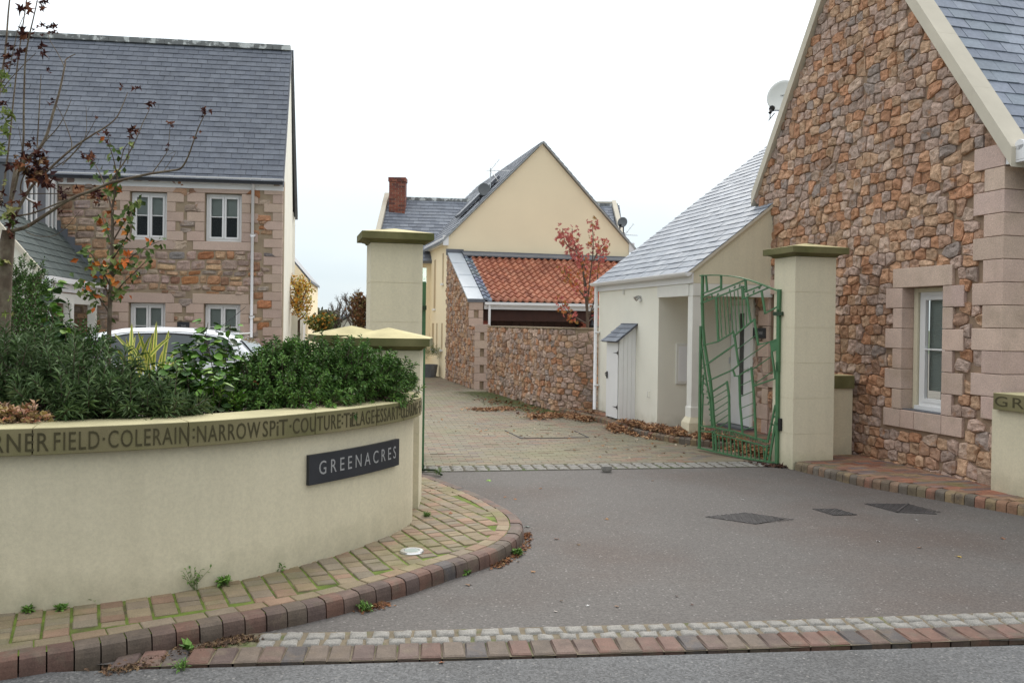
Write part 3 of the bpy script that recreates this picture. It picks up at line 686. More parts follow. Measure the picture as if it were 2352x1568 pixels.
for wd_, xa, xb in words:
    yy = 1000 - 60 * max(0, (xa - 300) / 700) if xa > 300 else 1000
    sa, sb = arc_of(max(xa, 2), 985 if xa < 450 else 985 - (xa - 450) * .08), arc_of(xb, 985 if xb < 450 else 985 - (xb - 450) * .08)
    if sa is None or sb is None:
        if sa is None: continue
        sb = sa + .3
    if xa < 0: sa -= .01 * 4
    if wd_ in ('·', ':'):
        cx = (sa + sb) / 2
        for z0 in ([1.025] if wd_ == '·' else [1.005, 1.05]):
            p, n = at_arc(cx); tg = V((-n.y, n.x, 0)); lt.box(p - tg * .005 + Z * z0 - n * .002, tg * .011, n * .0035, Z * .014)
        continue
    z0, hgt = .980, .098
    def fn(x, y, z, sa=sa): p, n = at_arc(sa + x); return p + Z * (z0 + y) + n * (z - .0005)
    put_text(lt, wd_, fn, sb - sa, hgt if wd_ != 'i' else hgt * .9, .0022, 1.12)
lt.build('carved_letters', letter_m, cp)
# slate name board
sp0, sp1 = arc_of(704, 1060), arc_of(919, 1060)
wface = offset(wcv, .002); 
def hit(x, y, off=.03):
    f_ = offset(wcv, off); d = ray(x, y)
    for i in range(len(f_) - 1):
        a, b = f_[i], f_[i + 1]; n = V((b.y - a.y, -(b.x - a.x), 0)); dn = n.dot(d)
        if dn >= 0: continue
        h = CP + d * (n.dot(a - CP) / dn); s = (h - a).dot(b - a) / (b - a).length_squared
        if 0 <= s <= 1: return h
A, B = hit(704, 1082, .05), hit(919, 1046, .035); zt, zb = hit(704, 1048, .05).z, hit(704, 1117.6, .05).z
u_ = V((B.x - A.x, B.y - A.y, 0)); Lb = u_.length; u_.normalize(); n_ = V((u_.y, -u_.x, 0)); O = V((A.x, A.y, zb))
ns_ = MB(); seg = 10; fb_ = offset(wcv, .001); 
def barc(s, o=.03):
    p, n = at_arc(s); return p + n * (o - .0635), n
sb0, sb1 = arc_of(704, 1075), arc_of(919, 1042); b_s0 = sb0 + .05; b_s1 = sb1 + .05
for k in range(seg):
    q = [barc(b_s0 + (b_s1 - b_s0) * (k + j) / seg)[0] for j in (0, 1)]; m_ = [barc(b_s0 + (b_s1 - b_s0) * (k + j) / seg)[1] for j in (0, 1)]
    P_ = [q[0], q[1], q[1] - m_[1] * .028, q[0] - m_[0] * .028]; ns_.raw([p + Z * zb for p in P_] + [p + Z * zt for p in P_], [(0, 1, 5, 4), (3, 2, 1, 0), (4, 5, 6, 7)] + ([(0, 4, 7, 3)] if k == 0 else []) + ([(1, 2, 6, 5)] if k == seg - 1 else []))
sb_ = ns_.build('name_board', slateS_m, label='dark slate name board fixed to the curved cream planter wall', cat='sign')
lt = MB(); hB = zt - zb
put_text(lt, 'GREENACRES', lambda x, y, z: barc(b_s0 + (b_s1 - b_s0) * .085 + x)[0] + V((0, 0, zb + hB * .30 + y)) + barc(b_s0 + (b_s1 - b_s0) * .085 + x)[1] * (.0006 + z), (b_s1 - b_s0) * .86, hB * .46, .0006, 1.55)
lt.build('lettering', cut_m, sb_)
# ================================================================ PILLARS
def pillar(name, c, s1, s2, ht, courses, label, group, capo=.105, capt=.075, apex=.07, mtop=0, lab2=None, u=D2, v=D1):
    root = empty(name, c, label, 'pillar', group); mb = MB(); c = V(c); h = ht / courses
    for k in range(courses):
        mb.box(c + Z * (k * h), u * s1, v * s2, Z * (h - .004)); 
        if k < courses - 1: mb.box(c + Z * (k * h + h - .004) + (u + v) * .004, u * (s1 - .008), v * (s2 - .008), Z * .004)
    mb.build('shaft', pillar_m, root)
    mb = MB(); o = capo
    def rect(ofs, z): return [c + u * (-ofs) + v * (-ofs) + Z * z, c + u * (s1 + ofs) + v * (-ofs) + Z * z, c + u * (s1 + ofs) + v * (s2 + ofs) + Z * z, c + u * (-ofs) + v * (s2 + ofs) + Z * z]
    levels = [rect(.012, ht), rect(.02, ht + .018), rect(.05, ht + .028), rect(.062, ht + .034), rect(o, ht + .036), rect(o, ht + .036 + capt)]
    vs = [p for l in levels for p in l]; f = []
    for i in range(len(levels) - 1):
        for k in range(4): k2 = (k + 1) % 4; f.append((i * 4 + k, i * 4 + k2, i * 4 + 4 + k2, i * 4 + 4 + k))
    ap = c + u * s1 / 2 + v * s2 / 2 + Z * (ht + .036 + capt + apex); vs.append(ap); n = len(vs) - 1; b = (len(levels) - 1) * 4
    for k in range(4): f.append((b + k, b + (k + 1) % 4, n))
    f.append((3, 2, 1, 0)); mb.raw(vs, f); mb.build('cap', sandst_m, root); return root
PG = 'tall rendered gate pillars'
PR = V((3.385, 10.17, 0))
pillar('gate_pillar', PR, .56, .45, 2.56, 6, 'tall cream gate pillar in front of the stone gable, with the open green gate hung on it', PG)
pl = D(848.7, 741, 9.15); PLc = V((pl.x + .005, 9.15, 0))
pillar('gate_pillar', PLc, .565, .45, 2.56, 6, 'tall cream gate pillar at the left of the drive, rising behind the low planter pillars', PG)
LG = 'low pillars of the planter wall'
q = D(783, 789, 7.35); pillar('low_pillar', V((q.x + .085, 7.35, 0)), .60, .5, 1.46, 4, 'low cream pillar with broad pyramid cap directly in front of the tall left gate pillar', LG, capo=.085, capt=.068, apex=.09, u=hd(3), v=hd(93))
q = D(722, 780, 7.9); pillar('low_pillar', V((q.x + .085, 7.95, 0)), .58, .5, 1.47, 4, 'low cream pillar farther back, its cap peeping out left of the other low cap', LG, capo=.085, capt=.068, apex=.09, u=hd(20), v=hd(110))
# small black box on the right pillar's drive face
bx = PL(1797, 976, PR, D1); mb = MB(); b0 = V((bx.x, bx.y, bx.z - .07)) - D2 * .03
mb.box(b0 + D1 * .0, D1 * .05, D2 * .035, Z * .15); mb.build('sensor_box', black_m, label='small black sensor box on the drive side of the right gate pillar', cat='gate sensor', bevel=.006)
# low walls beside the right pillar
wl_ = empty('low_wall', PR + D2 * .56 + D1 * .30, 'short low cream wall with green coping between the right pillar and the stone gable', 'wall')
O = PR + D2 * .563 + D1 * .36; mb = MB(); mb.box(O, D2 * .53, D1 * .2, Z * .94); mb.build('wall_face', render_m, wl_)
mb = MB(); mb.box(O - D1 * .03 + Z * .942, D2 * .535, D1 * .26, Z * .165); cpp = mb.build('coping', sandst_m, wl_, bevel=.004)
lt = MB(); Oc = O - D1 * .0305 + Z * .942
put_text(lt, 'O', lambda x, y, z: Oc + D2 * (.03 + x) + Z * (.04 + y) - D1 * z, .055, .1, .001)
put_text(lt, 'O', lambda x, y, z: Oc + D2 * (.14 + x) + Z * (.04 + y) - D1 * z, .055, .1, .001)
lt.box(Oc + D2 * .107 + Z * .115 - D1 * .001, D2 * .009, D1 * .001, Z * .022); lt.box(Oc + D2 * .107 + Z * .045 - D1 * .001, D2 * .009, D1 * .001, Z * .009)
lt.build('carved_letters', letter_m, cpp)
C0 = V((4.85, 8.534, 0))
wr = empty('low_wall', C0 - D1 * 1.5, 'low cream wall at the right edge with a coping carved with capital letters', 'wall')
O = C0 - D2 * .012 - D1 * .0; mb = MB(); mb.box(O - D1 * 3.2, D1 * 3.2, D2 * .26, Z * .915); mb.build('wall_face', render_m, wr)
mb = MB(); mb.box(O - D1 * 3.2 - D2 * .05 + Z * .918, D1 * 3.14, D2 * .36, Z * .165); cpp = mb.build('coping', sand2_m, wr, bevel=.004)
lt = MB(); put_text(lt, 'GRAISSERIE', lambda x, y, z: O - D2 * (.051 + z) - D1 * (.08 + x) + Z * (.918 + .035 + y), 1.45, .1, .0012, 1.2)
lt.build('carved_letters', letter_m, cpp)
# ================================================================ GATE
def gp(x, y): return PL((2300 + .2551 * x) * .68056, (850 + .2551 * y) * .68056, GH, gdir)
GH = V((GL1.x, GL1.y, 0)); gfree = V((2.545, 11.6, 0)); gdir = (gfree - GH).normalized(); gnm = V((-gdir.y, gdir.x, 0))
gate = empty('metal_gate', GH, 'open green metal gate of crooked bars hung on the right pillar', 'gate', 'pair of green entrance gates')
def polyb(mb, pts, w_, t=.012):
    P = [gp(*p) for p in pts]
    for a, b in zip(P, P[1:]):
        d = (b - a); 
        if d.length < 1e-4: continue
        d.normalize(); s = d.cross(gnm).normalized(); ex = d * (w_ * .0004)
        mb.bar(a - ex, b + ex, s * (w_ * .00105), gnm * t)
T = 1372
fr = MB()
polyb(fr, [(280, 315), (275, 690), (285, 1000), (305, 1230), (348, 1500), (380, 320 + T), (405, 560 + T), (430, 900 + T), (438, 945 + T)], 30, .03)
polyb(fr, [(256, 990), (248, 1568), (246, 400 + T), (238, 1215 + T)], 28, .03)
arch = [(258, 315), (400, 308), (520, 310), (620, 317), (700, 327), (780, 342), (850, 360), (930, 382), (1000, 407), (1080, 436), (1150, 466), (1220, 492), (1300, 520)]
polyb(fr, arch, 13, .05)
polyb(fr, [(1298, 512), (1290, 780), (1283, 1568), (1278, 100 + T), (1272, 900 + T), (1264, 1445 + T)], 38, .045)
polyb(fr, [(225, 1215 + T), (500, 1280 + T), (800, 1345 + T), (1100, 1395 + T), (1265, 1420 + T)], 17, .04)
fr.build('frame', gate_m, gate)
br = MB()
for pts, w_ in [([(265, 555), (370, 520), (515, 455)], 16), ([(262, 608), (560, 490), (830, 378)], 16), ([(260, 680), (500, 585), (800, 468), (825, 460)], 16),
    ([(325, 320), (342, 525)], 24), ([(525, 320), (525, 492)], 26), ([(846, 370), (858, 525)], 28), ([(812, 460), (825, 605)], 24), ([(835, 530), (1050, 450)], 16), ([(815, 620), (1160, 470)], 15),
    ([(868, 610), (915, 922)], 24), ([(1060, 520), (1108, 812)], 24), ([(1105, 815), (1265, 728)], 15), ([(460, 620), (488, 1172)], 28),
    ([(290, 1235), (480, 1187), (690, 1060)], 16), ([(680, 1050), (700, 1118)], 22), ([(690, 1115), (955, 900)], 18), ([(965, 895), (1015, 1228)], 24), ([(1005, 1227), (1160, 1195), (1262, 1155)], 14),
    ([(702, 1115), (755, 1482)], 24), ([(330, 1490), (700, 1230)], 18), ([(1195, 1325), (1240, 290 + T)], 22), ([(360, 330 + T), (670, 190 + T), (762, 118 + T)], 16), ([(680, 185 + T), (708, 268 + T)], 18),
    ([(700, 266 + T), (755, 270 + T), (830, 215 + T), (930, 165 + T)], 15), ([(765, 275 + T), (775, 640 + T), (808, 1025 + T)], 24), ([(925, 160 + T), (962, 560 + T), (985, 1078 + T)], 26), ([(945, 405 + T), (1250, 298 + T)], 16),
    ([(385, 490 + T), (592, 358 + T)], 16), ([(602, 345 + T), (630, 540 + T), (636, 985 + T)], 25), ([(1240, 660 + T), (1190, 900 + T), (1138, 1140 + T)], 20), ([(1245, 880 + T), (1160, 1390 + T)], 28), ([(1135, 1205 + T), (1110, 1388 + T)], 22),
    ([(262, 1230), (300, 1500), (330, 330 + T), (382, 620 + T), (402, 930 + T)], 18), ([(290, 255 + T), (272, 480 + T), (285, 505 + T), (268, 925 + T)], 18)]: polyb(br, pts, w_, .018)
br.build('bars', gate_m, gate)
for pts in [[(505, 600), (535, 1130)], [(553, 583), (590, 1100)], [(600, 565), (635, 1075)], [(648, 545), (678, 1050)], [(698, 525), (728, 1082)], [(745, 508), (775, 1042)], [(795, 488), (820, 1002)], [(850, 620), (862, 970)],
    [(730, 1290), (975, 1110)], [(755, 1475), (1145, 1203)], [(935, 185 + T), (1182, 15 + T)], [(955, 382 + T), (1200, 213 + T)],
    [(780, 395 + T), (925, 325 + T)], [(785, 540 + T), (940, 473 + T)], [(795, 690 + T), (945, 628 + T)], [(805, 835 + T), (952, 778 + T)], [(815, 985 + T), (960, 935 + T)],
    [(405, 565 + T), (600, 448 + T)], [(415, 645 + T), (610, 528 + T)], [(425, 735 + T), (618, 608 + T)], [(432, 812 + T), (618, 695 + T)], [(440, 900 + T), (618, 783 + T)], [(490, 950 + T), (618, 872 + T)],
    [(265, 505 + T), (345, 500 + T)], [(258, 645 + T), (362, 645 + T)], [(275, 370 + T), (318, 368 + T)], [(250, 180 + T), (285, 155 + T)]]: 
    rb = MB(); polyb(rb, pts, 9, .010); rb.build('rod', gate_m, gate)
for k, x in enumerate([500, 550, 603, 655, 705, 755, 808, 862, 915, 970, 1025, 1090]):
    y0 = 1050 + (x - 460) * .245; y1 = 1285 + (x - 520) * .19; rb = MB(); polyb(rb, [(x - 6, y0 + T), (x + 5, y1 + T)], 12, .012); rb.build('baluster', gate_m, gate)
bn = MB()
polyb(bn, [(230, 925 + T), (400, 940 + T), (440, 950 + T), (700, 1000 + T), (1000, 1095 + T), (1145, 1142 + T)], 17, .02)
polyb(bn, [(235, 995 + T), (420, 1010 + T), (460, 1040 + T), (700, 1090 + T), (1000, 1165 + T), (1135, 1212 + T)], 14, .02)
polyb(bn, [(415, 1000 + T), (425, 1240 + T)], 22, .02); polyb(bn, [(450, 1040 + T), (462, 1248 + T)], 24, .02)
bnd = bn.build('name_band', gate_m, gate)
lt = MB(); ta, tb = gp(440, 1022 + T), gp(1150, 1180 + T); tdir = (tb - ta); tl = tdir.length; tdir.normalize(); tu = tdir.cross(gnm).normalized(); tu = -tu if tu.z < 0 else tu
put_text(lt, 'RUE DU BECQUET VINCENT', lambda x, y, z: ta + tdir * x + tu * (y + .004 - .035 * math.sin(math.pi * min(1, x / tl)) * -.4) + gnm * (z), tl * .98, .052, .006, 1.15)
lt.build('lettering', gate_m, bnd)
# small cut figures between the twin rails
r_ = random.Random(3)
def fig(x, y, s=1):
    fg = MB()
    for k in range(4): dx, dy = r_.uniform(-12, 12), r_.uniform(-14, 14); polyb(fg, [(x + dx, y + dy), (x + dx + r_.uniform(-10, 10), y + dy + r_.uniform(6, 16))], 9 * s, .012)
    fg.build('cut_figure', gate_m, gate)
for x, y in [(335, 620), (402, 585), (478, 560), (630, 500), (705, 465), (778, 435), (820, 490), (878, 560), (955, 520), (1030, 480)]: fig(x, y)
for k in range(14): fig(275 + k * 9.5, 1290 + k * 95 if k < 3 else 1290 + k * 78, .8)
for k in range(6): fig(1225 - k * 22, 800 + T + k * 95, .8)
for k in range(4): fig(430, 1060 + T + k * 50, .8); fig(1128, 1235 + T + k * 40, .8)
for k in range(3): fig(285, 270 + T + k * 90, .9); fig(275, 960 + T, .8)
mb = MB(); P = [gp(*q) for q in [(1170, 1198), (1262, 1158), (1262, 1298), (1192, 1330)]]; mb.prism([p - gnm * .004 for p in P], gnm * .008); mb.build('plate', gate_m, gate)
mb = MB(); hb = gp(1255, 820); mb.box(hb - gnm * .03 - Z * .02 - gdir * .11, gdir * .14, gnm * .06, Z * .045); mb.build('hinge', gated_m, gate); mb = MB(); hb2 = gp(1262, 1400 + T); mb.box(V((hb2.x, hb2.y, -.005)) - gdir * .03 - gnm * .035, gdir * .07, gnm * .07, Z * .04); mb.build('hinge', gated_m, gate)
g2 = copy_tree(gate); LOC[g2.name] = V((GL0.x, GL0.y, 0)); hl = V((-1.012, 9.72, 0)); g2.location = hl
rd = V((hl.x * .985, hl.y, 0)); g2.rotation_euler.z = math.atan2(rd.y, rd.x) - math.atan2(gdir.y, gdir.x)
g2['label'] = 'green metal gate seen edge-on against the left gate pillar, swung open inwards'
gr2 = MB(); gr2.box(V((-1.07, 9.66, 0)), (.035, 0, 0), (0, .05, 0), (0, 0, 1.95)); gr2.build('gate_post', gated_m, label='dark green metal post fixed to the side of the left gate pillar', cat='post')
# ================================================================ RIGHT STONE HOUSE
C0 = G(2295, 1118, .1); C0.z = 0
def T(x, y): q = PL(x, y, C0, D1); return (q - C0).dot(D1), q.z
def HP(t, z, s=0.0): return C0 + D1 * t + D2 * s + Z * z
SR = math.tan(math.radians(55)); ZR = 3.6; ZL = 3.72; TL = T(1742, 440)[0]; TA = (ZL + 1.5 * TL - ZR) / (1.43 + 1.5)
topf = lambda t: min(ZR + 1.43 * max(t, 0), ZL + 1.5 * (TL - t))
house = empty('stone_house', HP(2.2, 0, 3), 'tall rubble stone gabled house at the right with pink quoins and a low white wing', 'house')
wa, wb = T(2170.6, 800)[0], T(2075.6, 800)[0]; wz0, wz1 = T(2074, 939.5)[1], T(2075.6, 661.5)[1]
va = T(1770, 800)[0]; vb = va; va = vb - .95; vz1 = T(1768, 677)[1]; vz0 = 1.0
mb = MB(); TH = .32
def wallp(t0, t1, z0, z1f):                              # piece of the gable wall with a level bottom
    mb.prism([HP(t0, z0), HP(t1, z0)] + [HP(t1, z1f(t1))] + ([HP(TA, z1f(TA))] if t0 < TA < t1 and z1f(TA) > z1f(t0) else []) + [HP(t0, z1f(t0))], D2 * TH)
wallp(0, wa, 0, topf); wallp(wa, wb, 0, lambda t: wz0); wallp(wa, wb, wz1, topf) if not (wa < TA < wb) else None
if wa < TA < wb: wallp(wa, wb, wz1, topf)
wallp(wb, va, 0, topf); wallp(va, vb, 0, lambda t: vz0); wallp(va, vb, vz1, topf); wallp(vb, TL, 0, topf)
mb.build('mortar_bed', mortar_m, house)
# granite dressings, kept 3 cm proud; rectangles excluded from the rubble
EX = []; gr = MB()
def gcol():
    k = ru(.90, 1.07); return (k, k * ru(.98, 1.02), k * ru(.96, 1.02))
def gblk(t0, t1, z0, z1, dp=.30, out=.040, mbx=None):
    (mbx or gr).box(HP(t0 + .003, z0 + .003) - D2 * out, D1 * (t1 - t0 - .006), D2 * (dp + out), Z * (z1 - z0 - .006), gcol()); EX.append((t0, z0, t1, z1))
lt0, lt1 = T(2194, 640)[0], T(2056.5, 640)[0]; lz1 = T(2057, 618)[1]
gblk(lt0, lt1, wz1, max(lz1, wz1 + .2))
sz = T(2033, 957)[1]; hj = (wz1 - wz0) / 7
nL, wL = T(2040, 800)[0], T(2058, 800)[0]
jl = [T(2038.5, 800)[0], T(2055.5, 800)[0]]; jr = [T(2219, 800)[0], T(2194, 800)[0]]
for k in range(6):
    h = (wz1 - wz0) / 6; z1 = wz1 - k * h
    gblk(wb - .009, jl[k % 2], z1 - h, z1); gblk(jr[k % 2], wa + .009, z1 - h, z1)
s0, s1 = jr[0], T(2034, 960)[0]
for a, b in ((s0, wa), (wa, (wa + wb) / 2 + .1), ((wa + wb) / 2 + .1, wb), (wb, s1)): gblk(a, b, wz0 - .215, wz0)
gr.build('window_surround', granite_m, house, bevel=.006); gr = MB()
qh = .236; zq = .78; k = 0
while zq + qh < 3.62:
    L1 = .36 if k % 2 else .22; L2 = .27 if k % 2 else .44
    gr.box(HP(-.04, zq + .003) - D2 * .04, D1 * (L1 + .04), D2 * (L2 + .04), Z * (qh - .006), gcol()); EX.append((-.1, zq, L1, zq + qh)); zq += qh; k += 1
gr.build('quoins', granite_m, house, bevel=.006); gr = MB()
for k in range(11):
    z1 = vz1 - k * .236; 
    if z1 < .3: break
    gblk(vb, min(vb + (.30 if k % 2 else .17), TL - .02), z1 - .236, z1)
    gblk(va - (.30 if k % 2 else .17), va, z1 - .236, z1)
gblk(va - .15, min(vb + .2, TL - .02), vz1, vz1 + .22); gblk(va - .15, vb + .15, vz0 - .2, vz0)
gr.build('window_surround', granite_m, house, bevel=.006); EX += [(wa, wz0, wb, wz1), (va, vz0, vb, vz1)]
rb = MB(); vrubble(rb, C0, D1, -D2, TL, 7.2, top=lambda t: topf(t) - .01, excl=[e for e in EX], cell=(.155, .125), seed=4, depth=.030, gap=.0035, tint=1.05)
rb.build('rubble_face', stone_m, house, smooth=False)
mb = MB(); mb.box(HP(0, 0, TH), D1 * .3, D2 * 8, Z * 3.55); mb.build('side_wall', mortar_m, house)
rb = MB(); vrubble(rb, HP(0, 0, .26), D2, -D1, 3, 3.5, seed=41); rb.build('side_rubble', stone_m, house)
# raking copings
cpb = MB()
def rake(t0, z0, t1, z1, hh=.20):
    p = [HP(t0, z0 - .0), HP(t1, z1), HP(t1, z1 + hh), HP(t0, z0 + hh)]; cpb.prism([q - D2 * .085 for q in p], D2 * .27)
n_ = 5
def ctop(t): return topf(t) - .02
for (a, b) in ((-.16, TA), (TL + .07, TA)):
    for k in range(n_):
        t0 = a + (b - a) * k / n_; t1 = a + (b - a) * (k + 1) / n_; g_ = .0015 if k < n_ - 1 else 0
        zf = (lambda t: ZR + 1.43 * t) if b > a else (lambda t: ZL + 1.5 * (TL - t))
        t1b = t1 - g_ * (1 if b > a else -1); rake(t0, zf(t0) - .03, t1b, zf(t1b) - .03)
cpb.build('raking_coping', verge_m, house)
# roof slopes
upR = V(D1 * 1 + Z * 1.43).normalized(); upL = V(-D1 + Z * 1.5).normalized()
mb = MB(); O = HP(-.32, ZR - .32 * 1.43 - .02 + .1, .1); SL = (TA + .32) * math.hypot(1, 1.43)
slates(mb, O, D2, upR, 9, SL, .185, .29, seed=21, cols=((.215, .235, .275), (.19, .21, .25), (.24, .262, .30), (.205, .232, .262)), lift=.014, thick=.008)
mb.build('roof_slates', slate_m, house)
mb = MB(); mb.prism([O, O + D2 * 9, O + D2 * 9 + upR * SL, O + upR * SL], -Z * .06)
P_ = HP(TL + .3, ZL - .45 + .1, .1); SL2 = (TL + .3 - TA) * math.hypot(1, 1.5)
mb.prism([P_, P_ + D2 * 9, P_ + D2 * 9 + upL * SL2, P_ + upL * SL2], -Z * .06); mb.build('roof_deck', slateS_m, house)
mb = MB(); mb.box(HP(-.10, 3.385, -.03), D1 * .09, D2 * 7, Z * .17); mb.box(HP(-.27, 3.385, -.03), D1 * .17, D2 * 7, Z * .02)
mb.tube([HP(-.20, 3.555, -.03), HP(-.20, 3.555, 7)], .055, 10); mb.box(HP(-.27, 3.41, -.03), D1 * .16, D2 * .02, Z * .14); mb.build('gutter', upvc_m, house)
# window with a recessed white casement
def casement(parent, O, u, n, w, h, lights=1, bar=True, fw=.055, name='window', blindh=.0, deep=.05, blind_all=False, bz=.5):
    """O lower-left outer corner of the frame, n towards the viewer"""
    mb = MB()
    def R(x0, z0, x1, z1, y0, y1): mb.box(O + u * x0 + Z * z0 + n * y0, u * (x1 - x0), n * (y1 - y0), Z * (z1 - z0))
    R(0, 0, fw, h, 0, deep); R(w - fw, 0, w, h, 0, deep); R(fw, 0, w - fw, fw, 0, deep); R(fw, h - fw, w - fw, h, 0, deep)
    lw = (w - 2 * fw) / lights; panes = []
    for i in range(lights):
        x0 = fw + i * lw + .004; x1 = fw + (i + 1) * lw - .004; s = .045; y0, y1 = .012, deep + .012
        R(x0, fw, x0 + s, h - fw, y0, y1); R(x1 - s, fw, x1, h - fw, y0, y1); R(x0 + s, fw, x1 - s, fw + s, y0, y1); R(x0 + s, h - fw - s, x1 - s, h - fw, y0, y1)
        if bar: R(x0 + s, h * bz - .01, x1 - s, h * bz + .01, y0, y1 - .004)
        panes.append((x0 + s, fw + s, x1 - s, h - fw - s))
    o = mb.build(name, white_m, parent, bevel=.003); pm = MB()
    for a, b, c, d in panes: pm.face([O + u * a + Z * b + n * .02, O + u * c + Z * b + n * .02, O + u * c + Z * d + n * .02, O + u * a + Z * d + n * .02])
    pm.build('pane', pane_m, o)
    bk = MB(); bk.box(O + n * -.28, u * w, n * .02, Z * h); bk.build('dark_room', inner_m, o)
    if blindh > 0:
        bl = MB(); k = 0; zz = h - fw
        while zz > h - fw - blindh: bl.box(O + u * fw + Z * (zz - .022) - n * .05, u * (w - 2 * fw), n * .004 + Z * .006, Z * .018); zz -= .024
        bl.build('blind', blind_m, o)
    return o
fx0 = wa - .22; cw_ = wb - wa
mb = MB(); mb.box(HP(wb - .075, wz0 + .004, .125), D1 * .062, D2 * .10, Z * (wz1 - wz0 - .008)); mb.box(HP(wa, wz1 - .05, .125), D1 * (cw_ - .08), D2 * .1, Z * .045); mb.build('window_reveal', pillar_m, house)
win = casement(house, HP(wb - .085, wz0 + .05, .20), -D1, -D2, cw_ - .08, wz1 - wz0 - .10, 1, True, fw=.05, blindh=1.1)
mb = MB(); mb.box(HP(wa, wz0 + .013, .09), D1 * (cw_ - .08), D2 * .10, Z * .045); mb.build('sill', white_m, win)
mb = MB(); mb.box(HP(wa, wz0, -.01), D1 * cw_, D2 * .2, Z * .012); mb.build('lead_sill', lead_m, house)
casement(house, HP(vb, vz0 + .02, .24), -D1, -D2, vb - va, vz1 - vz0 - .03, 2, True)
# ---------------------------------------------------------------- low white wing
Q0 = G(1583.6, 1001.7, .1) + D1 * .06 + D2 * .05; Q0.z = 0
sH = (C0 - Q0).dot(D2)                                   # distance from the wing's face to the stone gable plane
def Q(t, z, s=0.0): return Q0 + D1 * t + D2 * s + Z * z
WL = 3.82; tr = 1.16; ez = 2.50; tp = .775
mb = MB()
mb.box(Q(tr, 0), D1 * (WL - tr), D2 * .25, Z * 2.42); mb.box(Q(tr, 0, .25), D1 * .25, D2 * (sH - .25), Z * 2.42); mb.box(Q(WL - .25, 0, .25), D1 * .25, D2 * 6, Z * 2.42)
mb.build('wing_wall', cream_m, house)
mb = MB(); mb.prism([Q(0, 2.335), Q(0, 2.335, sH), Q(0, ez + .02 + tp * sH, sH), Q(0, ez + .02)], D1 * .12); mb.build('wing_gable', pillar_m, house)
mb = MB(); mb.box(Q(.122, 2.20, .15), D1 * (tr - .14), D2 * (sH - .16), Z * .03); mb.build('porch_ceiling', offw_m, house)
mb = MB(); mb.box(Q(-.012, 2.15, .0), D1 * .13, D2 * sH, Z * .18); mb.box(Q(.12, 2.15, -.012), D1 * (tr - .08), D2 * .13, Z * .18); mb.build('porch_beam', offw_m, house, bevel=.004)
mb = MB(); mb.box(Q(-.02, 2.335, -.03), D1 * (WL + .05), D2 * .028, Z * .155); mb.build('fascia', white_m, house)
mb = MB(); gp_ = []
for k in range(9): a = math.pi * (1 + k / 8); gp_.append((math.cos(a) * .055, math.sin(a) * .055))
A, B = Q(-.06, 2.485, -.105), Q(WL + .09, 2.485, -.105)
for dx0, dz0, dx1, dz1 in [(gp_[i][0], gp_[i][1], gp_[i + 1][0], gp_[i + 1][1]) for i in range(8)]:
    mb.face([A + D2 * dx0 + Z * dz0, A + D2 * dx1 + Z * dz1, B + D2 * dx1 + Z * dz1, B + D2 * dx0 + Z * dz0])
mb.face([A + D2 * x + Z * z for x, z in gp_]); mb.face([B + D2 * x + Z * z for x, z in gp_])
mb.box(A - D2 * .062 - Z * .008, B - A, D2 * .012, Z * .014); mb.build('gutter', upvc_m, house, smooth=False)
mb = MB(); px_ = Q(WL - .04, 0, -.075); mb.tube([px_ + Z * .11, px_ + Z * 2.36, px_ + Z * 2.45], .034, 12)
for z in (.55, 1.55): mb.box(px_ + Z * z - D1 * .045 - D2 * .02, D1 * .09, D2 * .095, Z * .03)
mb.build('downpipe', upvc_m, house, smooth=True)
post = MB(); c = Q(.075, 0, .075)
def sq(c, r, z): return [c + D1 * a * r + D2 * b * r + Z * z for a, b in ((-1, -1), (1, -1), (1, 1), (-1, 1))]
def stack(mb, c, lv):
    vs = [p for r, z in lv for p in sq(c, r, z)]; f = [(0, 3, 2, 1), tuple(range(len(vs) - 4, len(vs)))]
    for i in range(len(lv) - 1):
        for k in range(4): k2 = (k + 1) % 4; f.append((i * 4 + k, i * 4 + 4 + k, i * 4 + 4 + k2, i * 4 + k2))
    mb.raw(vs, f)
stack(post, c, [(.075, .52), (.075, 2.15)]); stack(post, c, [(.088, .37), (.088, .515), (.078, .525)]); pso = post.build('post', offw_m, house, bevel=.004)
mb = MB(); stack(mb, c, [(.14, .08), (.13, .29), (.09, .372)]); mb.build('plinth', pillar_m, pso, bevel=.004)
ws = MB(); upW = V(D2 + Z * tp).normalized(); Ow = Q(-.035, ez + .005, -.075); SW = 4.75 * math.hypot(1, tp)
slates(ws, Ow, D1, upW, WL + .145, SW, .165, .25, seed=22, cols=((.205, .222, .245), (.185, .202, .225), (.225, .24, .258), (.17, .187, .21)), lift=.010, thick=.006)
ws.build('wing_slates', slate_m, house)
mb = MB(); mb.prism([Ow - Z * .006, Ow + D1 * (WL + .145) - Z * .006, Ow + D1 * (WL + .145) + upW * SW - Z * .006, Ow + upW * SW - Z * .006], -Z * .05); mb.build('wing_roof_deck', verge_m, house)
